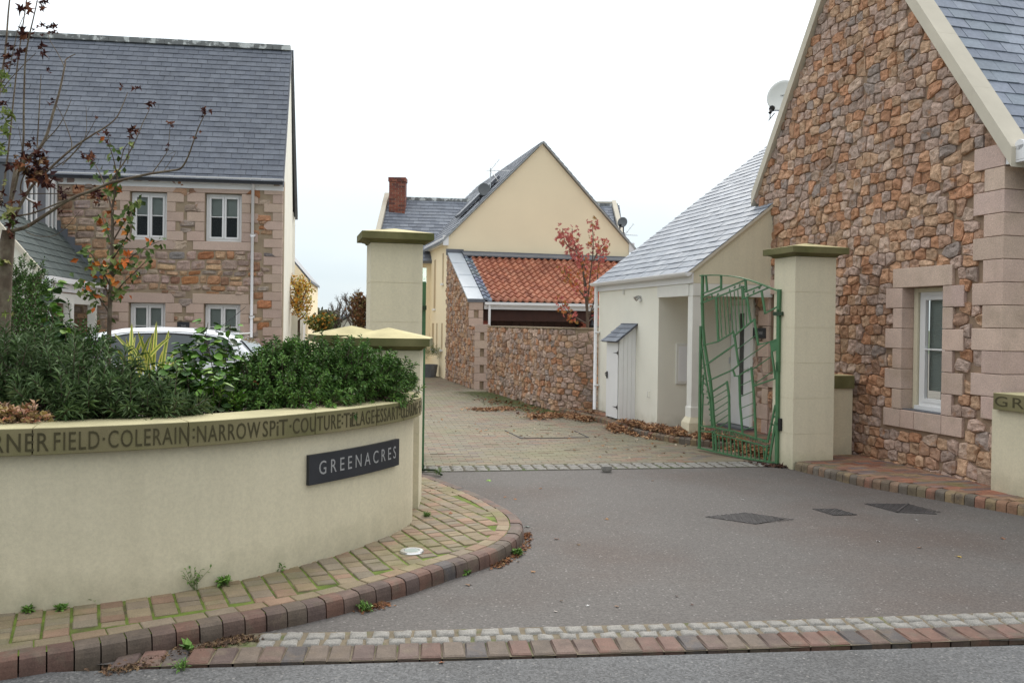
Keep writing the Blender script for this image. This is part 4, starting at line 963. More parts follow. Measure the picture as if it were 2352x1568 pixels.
# door and its surround on the gable plane inside the porch
def hp_t(zx): return T((2000 + .5102 * zx) * .68056, 800)[0]
f0, f1 = hp_t(895), hp_t(1078); fr = MB(); pz = -.02
mb = MB(); mb.box(HP(TL, 0, .0), D1 * (f0 - TL + .3), D2 * .2, Z * 2.3); mb.build('porch_wall', pillar_m, house)
fr.box(HP(f1, .12, -.05), D1 * .07, D2 * .045, Z * 2.02); fr.box(HP(f0 - .08, .12, -.05), D1 * .08, D2 * .045, Z * 2.02); fr.box(HP(f1, 2.06, -.052), D1 * (f0 - f1), D2 * .047, Z * .08)
dfr = fr.build('door_frame', offw_m, house)
d0, d1 = hp_t(925), f1 + .08
mb = MB(); mb.box(HP(d1, .14, -.03), D1 * (d0 - d1), D2 * .028, Z * 1.91); dr = mb.build('door', white_m, house, bevel=.003)
mb = MB(); g0, g1 = hp_t(1012), hp_t(985); mb.box(HP(g0, .62, -.036), D1 * (g1 - g0), D2 * .008, Z * 1.3); mb.build('glazing', glass_m, dr)
mb = MB(); mb.box(HP(d1 + .04, 1.02, -.06), D1 * .12, D2 * .012, Z * .02); mb.box(HP(d1 + .04, 1.0, -.06), D1 * .015, D2 * .03, Z * .06)
for z in (.35, 1.1, 1.8): mb.box(HP(d0 + .005, z, -.056), D1 * .02, D2 * .02, Z * .11)
mb.build('handle', steel_m, dr)
mb = MB(); mb.box(HP(f1 - .05, .10, -.25), D1 * (f0 - f1 + .1), D2 * .25, Z * .03); mb.build('threshold', lead_m, house)
# things fixed to the wing
q0 = PL(1550.5, 882, Q(tr, 0), D2); q1 = PL(1596, 789, Q(tr, 0), D2)
mb = MB(); sa = (q0 - Q(tr, 0)).dot(D2); sbb = sa + .42; mc = empty('meter_cupboard', Q(tr, q0.z, sa + .2), 'white meter cupboard on the shaded inner wall of the porch', 'cupboard')
mb.box(Q(tr - .03, q0.z, sa), D1 * .03, D2 * (sbb - sa), Z * (q1.z - q0.z)); mb.build('case', offw_m, mc, bevel=.008)
mb = MB(); mb.box(Q(tr - .036, q0.z + .045, sa + .04), D1 * .006, D2 * (sbb - sa - .08), Z * (q1.z - q0.z - .09)); mb.build('door', white_m, mc, bevel=.003)
lp = PL(1472, 686, Q0, D1); mb = MB(); mb.tube([lp - D2 * .0, lp - D2 * .02], [.05, .05], 16); mb.tube([lp - D2 * .03 + Z * .04, lp - D2 * .1 - Z * .01], [.02, .045], 12)
mb.build('wall_light', steel_m, label='small metal spotlight on the white wing wall above the bin cupboard', cat='wall light')
lp = PL(1435, 671, Q0, D1); mb = MB(); mb.box(lp - D2 * .018 - Z * .04, D1 * .05, D2 * .018, Z * .09); 
for k in range(4): mb.box(lp - D2 * .024 - Z * (.03 - k * .02), D1 * .05, D2 * .008, Z * .008)
mb.build('air_vent', offw_m, label='small cream louvred vent just under the white fascia of the low wing', cat='vent')
lp = PL(1492, 905, Q0, D1); mb = MB(); mb.tube([V(lp) - D2 * .0 + Z * .05, V(lp) - D2 * .04 + Z * .05, V(lp) - D2 * .04 - Z * .05, V(lp) - Z * .05], .009, 8)
mb.build('hose_hook', offw_m, label='small pale loop bracket low on the white wall right of the bin cupboard', cat='bracket')
bn_ = empty('bin_cupboard', Q(2.35, .1, -.15), 'narrow white boarded cupboard with black hinges and a little slate roof', 'cupboard')
tA, tB, pr_ = 2.05, 2.62, .30
mb = MB()
mb.prism([Q(tA, .1), Q(tA, .1, -pr_), Q(tA, 1.48, -pr_), Q(tA, 1.72, 0)], D1 * .02); mb.prism([Q(tB - .02, .1), Q(tB - .02, .1, -pr_), Q(tB - .02, 1.48, -pr_), Q(tB - .02, 1.72, 0)], D1 * .02)
for k in range(1, 4): pass
mb.build('side_board', offw_m, bn_)
mb = MB()
for k in range(4):
    s0_, s1_ = -pr_ + k * pr_ / 4 + .003, -pr_ + (k + 1) * pr_ / 4 - .003
    mb.prism([Q(tA - .008, .1, s0_), Q(tA - .008, .1, s1_), Q(tA - .008, 1.48 + .8 * (s1_ + pr_), s1_), Q(tA - .008, 1.48 + .8 * (s0_ + pr_), s0_)], D1 * .008)
mb.build('boarding', white_m, bn_)
mb = MB(); mb.box(Q(tA + .03, .12, -pr_ - .012), D1 * (tB - tA - .05), D2 * .012, Z * 1.3); dd = mb.build('door', white_m, bn_, bevel=.003)
mb = MB()
for z in (.28, 1.2):
    mb = MB(); mb.prism([Q(tA + .02, z, -pr_ - .014), Q(tA + .02, z + .07, -pr_ - .014), Q(tA + .06, z + .045, -pr_ - .014), Q(tA + .24, z + .035, -pr_ - .014), Q(tA + .06, z + .025, -pr_ - .014)], -D2 * .006); mb.build('hinge', black_m, dd)
mb = MB(); lz = Q(tB - .08, .78, -pr_ - .014); mb.box(lz - D1 * .012, D1 * .02, -D2 * .02, Z * .12); mb.tube([lz + Z * .07 - D2 * .03 + D1 * .03 * math.cos(a) + Z * .03 * math.sin(a) for a in [i * math.pi / 5 for i in range(11)]], .006, 6); mb.build('latch', black_m, dd)
ws = MB(); upb = V(D2 + Z * .8).normalized(); Ob = Q(tA - .08, 1.44, -pr_ - .07); slates(ws, Ob, D1, upb, tB - tA + .14, .47, .12, .2, seed=5, lift=.012, thick=.008)
mb = ws; mb.prism([Ob - Z * .008, Ob + D1 * (tB - tA + .14) - Z * .008, Ob + D1 * (tB - tA + .14) + upb * .47 - Z * .008, Ob + upb * .47 - Z * .008], -Z * .02, col=(.1, .1, .11)); mb.build('roof', slate_m, bn_)
pq0, pq1 = T(1737, 776), T(1765, 753); mb = MB(); mb.box(HP(pq1[0], pq0[1], -.062), D1 * (pq0[0] - pq1[0]), D2 * .022, Z * (pq1[1] - pq0[1]))
ps = mb.build('house_plaque', slateS_m, label='small dark slate plaque on the granite jamb beside the porch door', cat='sign')
lt = MB(); wdt = pq0[0] - pq1[0]; put_text(lt, 'AVLONNE', lambda x, y, z: HP(pq0[0] - .06 - x, pq0[1] + .055 + y, -.0625 - z), wdt - .12, .05, .0005, 1.1); lt.build('lettering', cut_m, ps)
# satellite dish behind the left raking coping
def dish(c, r, nrm, mt, arm_mt, label, arm, mast=None):
    root = empty('satellite_dish', c, label, 'satellite dish'); nrm = nrm.normalized(); a = nrm.cross(Z).normalized(); b = a.cross(nrm); mb = MB(); vs = [c - nrm * .0]; rings = 7; K = 36
    for i in range(1, rings + 1):
        q = i / rings
        for k in range(K): an = 2 * math.pi * k / K; vs.append(c + (a * math.cos(an) * .94 + b * math.sin(an) * 1.04) * r * q + nrm * (.16 * r * q * q))
    f = [(0, 1 + (k + 1) % K, 1 + k) for k in range(K)]
    for i in range(rings - 1):
        for k in range(K): f.append((1 + i * K + k, 1 + i * K + (k + 1) % K, 1 + (i + 1) * K + (k + 1) % K, 1 + (i + 1) * K + k))
    mb.raw(vs, f); o = mb.build('reflector', mt, root, smooth=True); sm = o.modifiers.new('thickness', 'SOLIDIFY'); sm.thickness = .008
    mb = MB(); p0 = c - b * r * .95; p1 = c + arm; mb.tube([p0 + nrm * .0, p1], .014, 8); mb.tube([c - nrm * .02, c - nrm * .15], .03, 8)
    if mast: mb.tube([c - nrm * .12, c - nrm * .12 + V(mast)], .02, 8)
    mb.build('arm', arm_mt, root, smooth=True)
    mb = MB(); dn = (c + nrm * .15 - p1).normalized(); mb.tube([p1 - dn * .06, p1 + dn * .02, p1 + dn * .02, p1 + dn * .07], [.025, .028, .042, .042], 12); mb.tube([p1 - dn * .05, p1 - dn * .05 - Z * .09, p1 - dn * .01 - Z * .14 + a * .03, p1 + (p0 - p1) * .35 - Z * .04], .007, 6); mb.build('receiver', black_m, root, smooth=True)
    return root, a, b, nrm
dc = PL(1797, 222, HP(0, 0, .35), D1); nd_ = V((-.55, -.80, .22)).normalized()
aim = PL(1771, 254, HP(0, 0, -.02), D1) - dc
root, a, b, nn = dish(dc, .245, nd_, dish_m, steel_m, 'pale satellite dish peeping out behind the steep left coping of the stone gable', aim, mast=(.35, .15, -.3))
lt = MB(); put_text(lt, 'VISIOSAT', lambda x, y, z: dc + a * -(-.10 + .0) * -1 + a * (-.02 + x) * 1 + b * (.0 + y) + nn * (.008 + z), .15, .026, .001); lt.build('lettering', black_m, root)
# ================================================================ GARDEN WALL, GARAGE, YELLOW HOUSE
gw = empty('garden_wall', (0, 18, 0), 'rubble stone garden wall bending towards the low white wing', 'wall')
gpts = [V((-.60, 21.3, 0)), V((-.05, 19.45, 0)), V((.45, 17.75, 0)), V((.72, 16.95, 0)), V((.95, 16.5, 0)), V((1.25, 16.28, 0)), V((1.72, 16.30, 0))]
gc = catmull(gpts, 6); gc, gl_ = resample(gc, .25); mbm = MB(); gh = 1.62
for i in range(len(gc) - 1):
    a, b = gc[i], gc[i + 1]; u = (b - a); l = u.length; u.normalize(); n = V((u.y, -u.x, 0)); n = -n if n.dot(a - CP) > 0 else n
    mbm.box(a - n * .3, u * l, n * .3, Z * gh)
mbm.build('mortar_bed', mortar2_m, gw)
def rub_curve(mb, pts, H, seed, **k):
    tot = MB(); tot.c = []
    L_ = sum((b - a).length for a, b in zip(pts, pts[1:])); tmp = MB(); vrubble(tmp, V((0, 0, 0)), V((1, 0, 0)), V((0, -1, 0)), L_, H, seed=seed, **k)
    cum = [0]
    for a, b in zip(pts, pts[1:]): cum.append(cum[-1] + (b - a).length)
    for i, (x, y, z) in enumerate(tmp.v):
        j = 0
        while j < len(cum) - 2 and cum[j + 1] < x: j += 1
        t = (x - cum[j]) / (cum[j + 1] - cum[j]); p = pts[j].lerp(pts[j + 1], t); u = (pts[j + 1] - pts[j]).normalized(); n = V((u.y, -u.x, 0)); n = -n if n.dot(p - CP) > 0 else n
        q = p + n * (-y) + Z * z; tmp.v[i] = tuple(q)
    mb.v, mb.f, mb.c, mb.m, mb.hasc = tmp.v, tmp.f, tmp.c, tmp.m, True
rb = MB(); rub_curve(rb, gc, gh, 8, cell=(.17, .115), depth=.035, tint=1.0, gap=.005); rb.build('rubble_face', stone2_m, gw)
mb = MB()
for i in range(len(gc) - 1):
    a, b = gc[i], gc[i + 1]; u = (b - a); l = u.length; u.normalize(); n = V((u.y, -u.x, 0)); n = -n if n.dot(a - CP) > 0 else n
    mb.box(a - n * .31 + Z * (gh + .002), u * (l + .004), n * .35, Z * .028)
mb.build('capping', mortar2_m, gw)
CW = V((-1.986, 25.672, 0)); gal = (V((3.714, 27.21, 0)) - CW); GWd = gal.length; gD = gal.normalized(); gB = V((-gD.y, gD.x, 0))
def Y(s, z, b=0.0): return CW + gD * s + gB * b + Z * z
yh = empty('yellow_house', Y(3, 0, 4), 'pale yellow rendered house with a tall plain gable behind the red tiled garage', 'house')
mb = MB(); mb.prism([Y(0, 0), Y(GWd, 0), Y(GWd, 4.28), Y(GWd / 2, 7.30), Y(0, 4.28)], gB * 9); mb.build('wall', yellow_m, yh)
mb = MB()
for sgn in (0, 1):
    O = Y(0 if not sgn else GWd, 4.28) + gD * (-.22 if not sgn else .22) - Z * .20; up = Y(GWd / 2, 7.33) - Y(0 if not sgn else GWd, 4.30); sl = up.length; up.normalize()
    o2 = O - gB * .10 + Z * .06; slates(mb, o2, gB, up, 9, sl + .28, .2, .3, seed=31 + sgn, lift=.015, thick=.01, cols=((.17, .18, .2), (.15, .16, .18), (.2, .21, .225)))
    mb.prism([o2 - Z * .01, o2 + gB * 9 - Z * .01, o2 + gB * 9 + up * (sl + .28) - Z * .01, o2 + up * (sl + .28) - Z * .01], -Z * .05, col=(.35, .36, .35))
mb.build('roof', slate_m, yh)
# rooflight on the left slope
mb = MB(); up = (Y(GWd / 2, 7.33) - Y(0, 4.30)).normalized(); nn_ = gB.cross(up); nn_ = nn_ if nn_.z > 0 else -nn_; o2 = Y(0, 4.30) + up * 1.0 + gB * 1.0 + nn_ * .1; mb.box(o2, gB * .8, up * 1.8, nn_ * .09); mb.build('roof_window', lead_m, yh)
mb = MB()
for s_ in (-.13, GWd + .03): mb.box(Y(s_, 4.10, -.05), gD * .12, gB * 9, Z * .10); mb.box(Y(s_ - (.06 if s_ < 0 else -.02), 4.20, -.02), gD * .14, gB * 9, Z * .06)
mb.box(Y(-.15, 4.04, -.08), gD * .17, gB * .06, Z * .3); mb.box(Y(GWd - .02, 4.04, -.08), gD * .17, gB * .06, Z * .3); mb.build('gutter', upvc_m, yh)
def wrect(x0, y0, x1, y1):
    a = PL(x0, y1, CW, gB); b = PL(x1, y0, CW, gB); return (a - CW).dot(gB), (b - CW).dot(gB), a.z, b.z
tan_m = M('reveal_tan', (.50, .38, .24), .9, .05)
for i, (x0, y0, x1, y1) in enumerate([(996, 596, 1001.5, 709), (1015.7, 581, 1019.8, 651), (992, 742, 997, 800), (1001.5, 742, 1005, 806), (1013, 742, 1017, 802)]):
    b0, b1, z0, z1 = wrect(x0, y0, x1, y1); b0, b1 = min(b0, b1), max(b0, b1)
    mb = MB(); mb.box(Y(-.004, z0, b0), gD * .004, gB * (b1 - b0), Z * (z1 - z0)); wo = mb.build('window', tan_m, yh)
    mb = MB(); mb.box(Y(-.05, z0 - .06, b0 - .05), gD * .05, gB * (b1 - b0 + .1), Z * .06); mb.build('sill', white_m, wo)
for x0, x1 in ((983, 986.5), (977.5, 980)):
    b0, b1, z0, z1 = wrect(x0, 600, x1, 662); b0, b1 = min(b0, b1), max(b0, b1); mb = MB(); mb.box(Y(-.06, z0, b0), gD * .05, gB * (b1 - b0), Z * (z1 - z0)); mb.build('shutter', leadp_m, yh)
# cross wing behind it, with chimney
xw = empty('slate_wing_house', (-2.5, 30, 0), 'cream house behind the yellow one, its slate roof ridge running level to a brick chimney', 'house')
Rl, Rr = D(884, 457, 31), D(1092, 461, 31.4); zr = 6.22; u = (V((Rr.x, Rr.y, 0)) - V((Rl.x, Rl.y, 0))); u.normalize(); RL0 = V((Rl.x + .15, Rl.y, zr)); upx = V((.03, 2.9, 1.0 * 2.45)); Ox = RL0 - upx
mb = MB(); slates(mb, Ox, u, upx.normalized(), 8.6, upx.length, .2, .3, seed=33, lift=.015, thick=.01); mb.prism([Ox - Z * .01, Ox + u * 8.6 - Z * .01, RL0 + u * 8.6 - Z * .01, RL0 - Z * .01], -Z * .08, col=(.15, .15, .15)); mb.build('roof', slate_m, xw)
mb = MB(); 
for k in range(18): mb.box(RL0 + u * (k * .475) + V((0, -.09, -.06)), u * .46, V((0, .18, 0)), Z * .12, mi=0)
mb.build('ridge_tiles', ridge_m, xw)
mb = MB(); mb.prism([V((Ox.x - .02, Ox.y + .2, 0)), V((RL0.x - .02, RL0.y + 2.5, 0)), V((RL0.x - .02, RL0.y + 2.5, 3.9)), V((RL0.x - .02, RL0.y, zr - .08)), V((Ox.x - .02, Ox.y + .2, Ox.z + .05))], u * 8.5); mb.build('wall', yellow_m, xw)
mb = MB(); mb.prism([Ox - u * .16 - Z * .05, Ox - Z * .05, RL0 - Z * .02, RL0 - u * .16 - Z * .02], Z * .22); mb.build('verge', verge_m, xw)
cb, cb2 = D(893, 482, 30.3), D(930.5, 404, 30.3); mb = MB(); zc0, zc1 = 5.0, cb2.z; wch = cb2.x - cb.x; rows = int((zc1 - zc0) / .075)
mb.ab(cb.x + .01, 30.31, zc0, cb2.x - .01, 30.79, zc1 - .05, (.36, .28, .22))
for j in range(rows):
    ex_ = .03 if j >= rows - 2 else 0; z = zc0 + j * .075
    for (o, uu, ln_, dv) in ((V((cb.x - ex_, 30.3 - ex_, z)), V((1, 0, 0)), wch + 2 * ex_, V((0, .1, 0))), (V((cb.x - ex_, 30.3 - ex_, z)), V((0, 1, 0)), .5, V((.1, 0, 0))), (V((cb2.x + ex_ - .1, 30.3 - ex_, z)), V((0, 1, 0)), .5, V((.1, 0, 0)))):
        x = -(.11 if j % 2 else 0)
        while x < ln_:
            a_1, b_1 = max(0, x) + .004, min(x + .215, ln_) - .004
            if b_1 - a_1 > .02: mb.box(o + uu * a_1, uu * (b_1 - a_1), dv, Z * .066, jc([(.25, .085, .055), (.22, .07, .05), (.27, .105, .07), (.13, .055, .045)]))
            x += .225
co = mb.build('chimney', brick_m, xw)
mb = MB(); mb.box(V((cb.x - .04, 30.25, 5.25)), V((wch + .08, 0, 0)), V((0, .5, 0)), Z * .26); mb.build('chimney_flashing', lead_m, xw)
sw_ = empty('far_slate_house', (5, 33, 0), 'sliver of slate roof with a stone verge showing right of the yellow gable', 'house')
a0, a1, a2 = D(1368, 469, 32), D(1405, 470, 32), D(1415, 552, 30.2); a0 = V((a0.x - 1.5, a0.y, a1.z)); up = V((0.02, 2.6, 1.9))
mb = MB(); o3 = a0 - up; slates(mb, o3, V((1, 0, 0)), up.normalized(), a1.x - a0.x, up.length, .2, .3, seed=35); mb.prism([o3 - Z * .01, o3 + V((a1.x - a0.x, 0, -.01)), a1 - Z * .01, a0 - Z * .01], -Z * .08, col=(.15,) * 3); mb.build('roof', slate_m, sw_)
mb = MB(); mb.box(V((o3.x, o3.y + .2, 0)), V((a1.x - a0.x - .02, 0, 0)), V((0, 4, 0)), Z * (o3.z + .05)); mb.build('wall', yellow_m, sw_)
mb = MB(); p = a1; q = V((p.x - up.x + .12, p.y - up.y, p.z - up.z)); mb.prism([q, q + V((.16, 0, 0)), p + V((.16, 0, 0)), p], Z * .16); mb.box(V((a0.x, p.y - .08, p.z)), V((a1.x - a0.x, 0, 0)), V((0, .16, 0)), Z * .1); mb.build('verge', verge_m, sw_)
# garage
GP = V((-.987, 22.744, 0)); gg = empty('garage', (1.5, 24.5, 0), 'low garage with bright red pantile roof leaning on the yellow gable', 'garage')
gx = gD; gb_ = gB; e0 = V((-1.16, 22.65, 0)); LgD = 3.05
def GQ(s, z, b=0.0): return e0 + gx * s + gb_ * b + Z * z
ze, zt_ = 2.30, 3.80; slp = (zt_ - ze) / LgD
mb = MB(); mb.prism([GQ(0, 0), GQ(0, 0, 3.1), GQ(0, zt_ + .0, 3.1), GQ(0, ze - .02, 0)], gx * .38); mb.build('side_wall_core', mortar2_m, gg)
rb = MB(); vrubble(rb, GQ(0, 0, 0), gb_, -gx, 3.1, 3.8, top=lambda x: ze - .03 + slp * x, seed=12, cell=(.17, .12), depth=.035, tint=1.0); rb.build('side_rubble', stone2_m, gg)
mb = MB(); k_ = 4
for k in range(k_):
    b0, b1 = -.05 + k * 3.1 / k_, -.05 + (k + 1) * 3.1 / k_ - .008; z0, z1 = ze + slp * b0, ze + slp * b1; mb.prism([GQ(-.03, z0, b0), GQ(.41, z0, b0), GQ(.41, z1, b1), GQ(-.03, z1, b1)], Z * .05)
    mb.tube([GQ(-.03, z1 + .05, b1), GQ(.41, z1 + .05, b1)], .012, 6)
mb.build('lead_capping', leadp_m, gg)
mb = MB(); mb.box(GQ(-.05, ze - .03 + 0, -.07), gx * .48, gb_ * .04, Z * .09); mb.box(GQ(-.06, zt_ - .05, 2.98), gx * .52, gb_ * .1, Z * .18); mb.build('capping_end', lead_m, gg)
mb = MB(); z = 1.64; k = 0
while z < ze - .1:
    if k % 2 == 0: mb.box(GQ(.0, z, -.05), gx * .385, gb_ * .08, Z * .205, gcol())
    else: mb.box(GQ(-.01, z, -.05), gx * .14, gb_ * .08, Z * .205, gcol()); mb.box(GQ(.26, z, -.05), gx * .125, gb_ * .08, Z * .205, gcol())
    z += .212; k += 1
mb.build('quoins', granite2_m, gg, bevel=.004)
pt = MB(); nC = 33; tw_ = .205; rows = 14; re = LgD * math.hypot(1, slp) / rows; uu = V(gb_ + Z * slp).normalized(); nr = gx.cross(uu); nr = nr if nr.z > 0 else -nr; K = 6
def prof(a): return .036 * math.sin(a * 2 * math.pi) + .008 * math.sin(a * 4 * math.pi)
for j in range(rows):
    for i in range(nC):
        blue = i < 1; c = (ru(.2, .26), ru(.24, .29), ru(.29, .34)) if blue else jc([(.45, .195, .12), (.40, .165, .105), (.48, .225, .145), (.35, .145, .095)], .85, 1.12)
        base = GQ(.42 + i * tw_, ze + .01, 0) + uu * (j * re); vs = []
        for (sv, lf) in ((-.02, .055), (re, .006)):
            for k in range(K + 1): a = k / K; vs.append(base + gx * (a * tw_) + uu * sv + nr * (lf + prof(a) + .02))
        for k in range(K + 1): a = k / K; vs.append(base + gx * (a * tw_) + uu * -.02 + nr * (.0 + prof(a) + .002))
        f = [(k, k + 1, K + 1 + k + 1, K + 1 + k) for k in range(K)] + [(2 * K + 2 + k, 2 * K + 3 + k, k + 1, k) for k in range(K)]
        pt.raw(vs, f, c)
pt.build('roof_tiles', tile_m, gg, smooth=False)
mb = MB(); mb.prism([GQ(.40, ze - .05, 0), GQ(7.3, ze - .05, 0), GQ(7.3, zt_ - .05, LgD), GQ(.40, zt_ - .05, LgD)], -Z * .06); mb.build('roof_deck', wood_m, gg)
mb = MB(); mb.box(GQ(.4, zt_ - .01, LgD - .16), gx * 6.9, gb_ * .16, Z * .09); mb.prism([GQ(.4, zt_ + .02, LgD - .16), GQ(7.3, zt_ + .02, LgD - .16), GQ(7.3, zt_ - .09, LgD - .42), GQ(.4, zt_ - .09, LgD - .42)], Z * .03); mb.build('flashing', lead_m, gg)
mb = MB(); mb.box(GQ(.42, ze - .21, -.02), gx * 6.9, gb_ * .03, Z * .15); mb.box(GQ(.42, ze - .09, -.12), gx * 6.9, gb_ * .09, Z * .07); mb.tube([GQ(.55, .2, -.07), GQ(.55, ze - .1, -.07)], .035, 8); mb.build('gutter', upvc_m, gg)
mb = MB(); mb.box(GQ(.40, ze - .52, .1), gx * 6.9, gb_ * .2, Z * .30); mb.build('beam', wood_m, gg)
gdr = MB()
for k in range(12): gdr.box(GQ(.72 + k * .205, .02, .45), gx * .195, gb_ * .04, Z * 1.9)
gdr.build('garage_door', wood_m, gg)
mb = MB()
for j in range(25):
    for k in range(2): mb.box(GQ(3.28 + k * .235 - (.06 if j % 2 else 0), .02 + j * .075, .12), gx * .225, gb_ * .3, Z * .066, jc([(.30, .085, .05), (.26, .07, .045), (.34, .11, .065)]))
    mb.box(GQ(.42, .02 + j * .075, .12), gx * .2, gb_ * .3, Z * .066, jc([(.26, .07, .045), (.22, .06, .04)]))
mb.build('brick_pier', brick_m, gg)
mb = MB(); mb.box(GQ(.42, 0, 2.8), gx * 6.9, gb_ * .1, Z * 3); mb.build('inner_wall', inner_m, gg)
lt_ = MB(); c = GQ(3.5, 1.72, .0); lt_.lathe(c - Z * .12, [(.0, 0), (.07, .02), (.09, .1), (.05, .16), (.01, .24)], 10); lt_.tube([c + gb_ * .12, c + gb_ * .06 + Z * .15, c + Z * .12], .01, 6)
lt_.build('lantern', black_m, label='black carriage lantern on the brick pier between the garage doors', cat='lantern')
# quoined pier
qp = empty('quoin_pier', (-.7, 21.6, 0), 'square granite quoin pier at the end of the garden wall', 'pier'); mb = MB(); pc = D(1088.5, 888, 21.9); P0_ = V((pc.x, 21.9, 0)); z = 0; k = 0
while z < 1.6:
    h = .205
    if k % 2: mb.box(P0_ + Z * z, gx * .40, gb_ * .4, Z * h, gcol())
    else: mb.box(P0_ + Z * z, gx * .15, gb_ * .4, Z * h, gcol()); mb.box(P0_ + gx * .26 + Z * z, gx * .15, gb_ * .4, Z * h, gcol())
    z += .211; k += 1
mb.build('blocks', granite2_m, qp, bevel=.004); mb = MB(); mb.box(P0_ + gx * .01 + gb_ * .05, gx * .38, gb_ * .34, Z * 1.62); mb.build('core', mortar2_m, qp)
rb = MB(); A0 = GQ(0, 0, 0); B0 = P0_; u1 = (A0 - B0); L1_ = u1.length; u1.normalize(); n1 = V((-u1.y, u1.x, 0)); n1 = n1 if n1.dot(CP - A0) > 0 and n1.x < 0 else -n1
if L1_ > .15:
    mb = MB(); mb.box(B0 + u1 * .06, u1 * (L1_ - .06), -n1 * .3, Z * 1.6); mb.build('infill', mortar2_m, qp); vrubble(rb, B0, u1, n1, L1_, 1.62, seed=14); rb.build('infill_rubble', stone2_m, qp)
# dishes and aerials on the far roofs
c = D(1112, 436, 26.6); dish(c, .21, V((.25, -.9, .25)), dishg_m, black_m, 'grey satellite dish standing on the left roof slope of the yellow house', V((-.12, -.25, -.28)), mast=(.25, .1, -.4))
c = D(1430, 511, 27.6); dish(c, .17, V((-.35, -.85, .25)), dishg_m, black_m, 'small dark satellite dish at the right eave corner of the yellow gable', V((-.1, -.15, -.15)), mast=(0, 0, -.4))
def aerial(p0, p1, boom, label):
    root = empty('tv_aerial', p0, label, 'tv aerial'); mb = MB(); mb.tube([p0, p1], .018, 6); mb.build('mast', steel_m, root); mb = MB(); p1 = p1 - Z * .08; q = p1 + boom; mb.tube([p1 - boom * .15, q], .010, 5)
    for k in range(7): c = p1.lerp(q, k / 7.0); s = .16 - .012 * k; mb.tube([c - V((0, s, 0)), c + V((0, s, 0))], .006, 4)
    for sg in (1, -1):
        mb.tube([p1, p1 + V((.28, 0, sg * .36))], .010, 4)
        for k in range(3): c = p1 + V((.1, 0, sg * .13)) * (k + .8); mb.tube([c - V((.06, .2, 0)), c + V((.06, .2, 0))], .006, 4)
    mb.build('elements', steel_m, root)
aerial(D(1126.5, 432, 27), D(1126.5, 386, 27), V((.85, -.1, -.03)), 'thin tv aerial on a mast above the left slope of the yellow house')
aerial(D(1433, 560, 28.2), D(1435, 534, 28.2), V((.45, .1, 0)), 'tiny tv aerial beside the small dark dish at the right end of the yellow gable')
# far left yellow house and white block
fy = empty('far_yellow_house', (-9, 34, 0), 'distant yellow gabled house glimpsed past the white end wall of the slate roofed stone house', 'house')
a0 = D(707, 740, 33); a1 = D(713, 648, 33); a2 = D(640, 562, 33); mb = MB(); mb.prism([V((a0.x, 33, 0)), V((a0.x, 33, a1.z + .15)), V((a2.x, 33, a2.z - .05)), V((a2.x, 33, 0))], V((-1, 6, 0))); mb.build('wall', yellow_m, fy)
mb = MB(); mb.prism([a1, a2, a2 + Z * .1, a1 + Z * .1], V((-1, 6, 0))); mb.build('roof', lead_m, fy)
w0, w1 = D(655, 676, 32.95), D(685.5, 647, 32.95); mb = MB(); mb.ab(w0.x, 32.92, w0.z, w1.x, 32.99, w1.z); mb.build('window', glass_m, fy)
w0, w1 = D(655, 712, 32.95), D(685, 684, 32.95); mb = MB(); mb.ab(w0.x, 32.9, w0.z, w1.x, 32.98, w1.z); mb.build('balcony', brick_m, fy)
mb = MB(); p = D(699, 740, 32.9); mb.tube([V((p.x, 32.9, 0)), V((p.x, 32.9, 3.1))], .05, 6); mb.build('downpipe', upvc_m, fy)
ct = empty('cottage', (-13, 62, 0), 'tiny far cottage with a grey roof between the bare trees', 'house'); a = D(767, 748, 62); b = D(806, 724, 62); zc = 1.2
mb = MB(); mb.prism([V((a.x, 62, 0)), V((a.x + 5, 62, 0)), V((a.x + 5, 62, b.z + .2)), V((b.x + .6, 62, b.z + .3)), V((a.x, 62, a.z))], V((0, 6, 0))); mb.build('wall', cream_m, ct)
mb = MB(); mb.prism([V((a.x - .2, 61.8, a.z)), V((b.x + .6, 61.8, b.z + .35)), V((b.x + .6, 61.8, b.z + .55)), V((a.x - .2, 61.8, a.z + .15))], V((0, 6.4, 0))); mb.build('roof', lead_m, ct)
# ================================================================ LEFT STONE HOUSE
Fd = hd(7.0); FP0 = D(646, 735, 20.0); FP0.z = 0; Fn = V((Fd.y, -Fd.x, 0)); Sb = hd(101.6)
def FF(x, y): q = PL(x, y, FP0, Fd); return (FP0 - q).dot(Fd), q.z
def FQ(s, z, o=0.0): return FP0 - Fd * s + Z * z + Fn * o
lh = empty('stone_house', FQ(4, 0, -3), 'stone house at the left with a broad slate roof, behind the parked white car', 'house')
ZE = 5.02; EX2 = []; gr = MB()
wins = [(298.5, 441.7, 383.3, 550), (470.6, 445.7, 555, 554), (295.5, 696, 379.5, 805), (468, 698.7, 551.5, 808)]
WR = []
for x0, y0, x1, y1 in wins:
    sA, z1 = FF(x1, y0); sB, z0 = FF(x0, y1); sA = FF(x1, (y0 + y1) / 2)[0]; sB = FF(x0, (y0 + y1) / 2)[0]; WR.append((sA, sB, z0, z1))
def fb(s0, s1, z0, z1, out=.022, dp=.14): gr.box(FQ(s1 - .004, z0 + .004, out), Fd * (s1 - s0 - .008), -Fn * (dp + out), Z * (z1 - z0 - .008), gcol()); EX2.append((s0, z0, s1, z1))
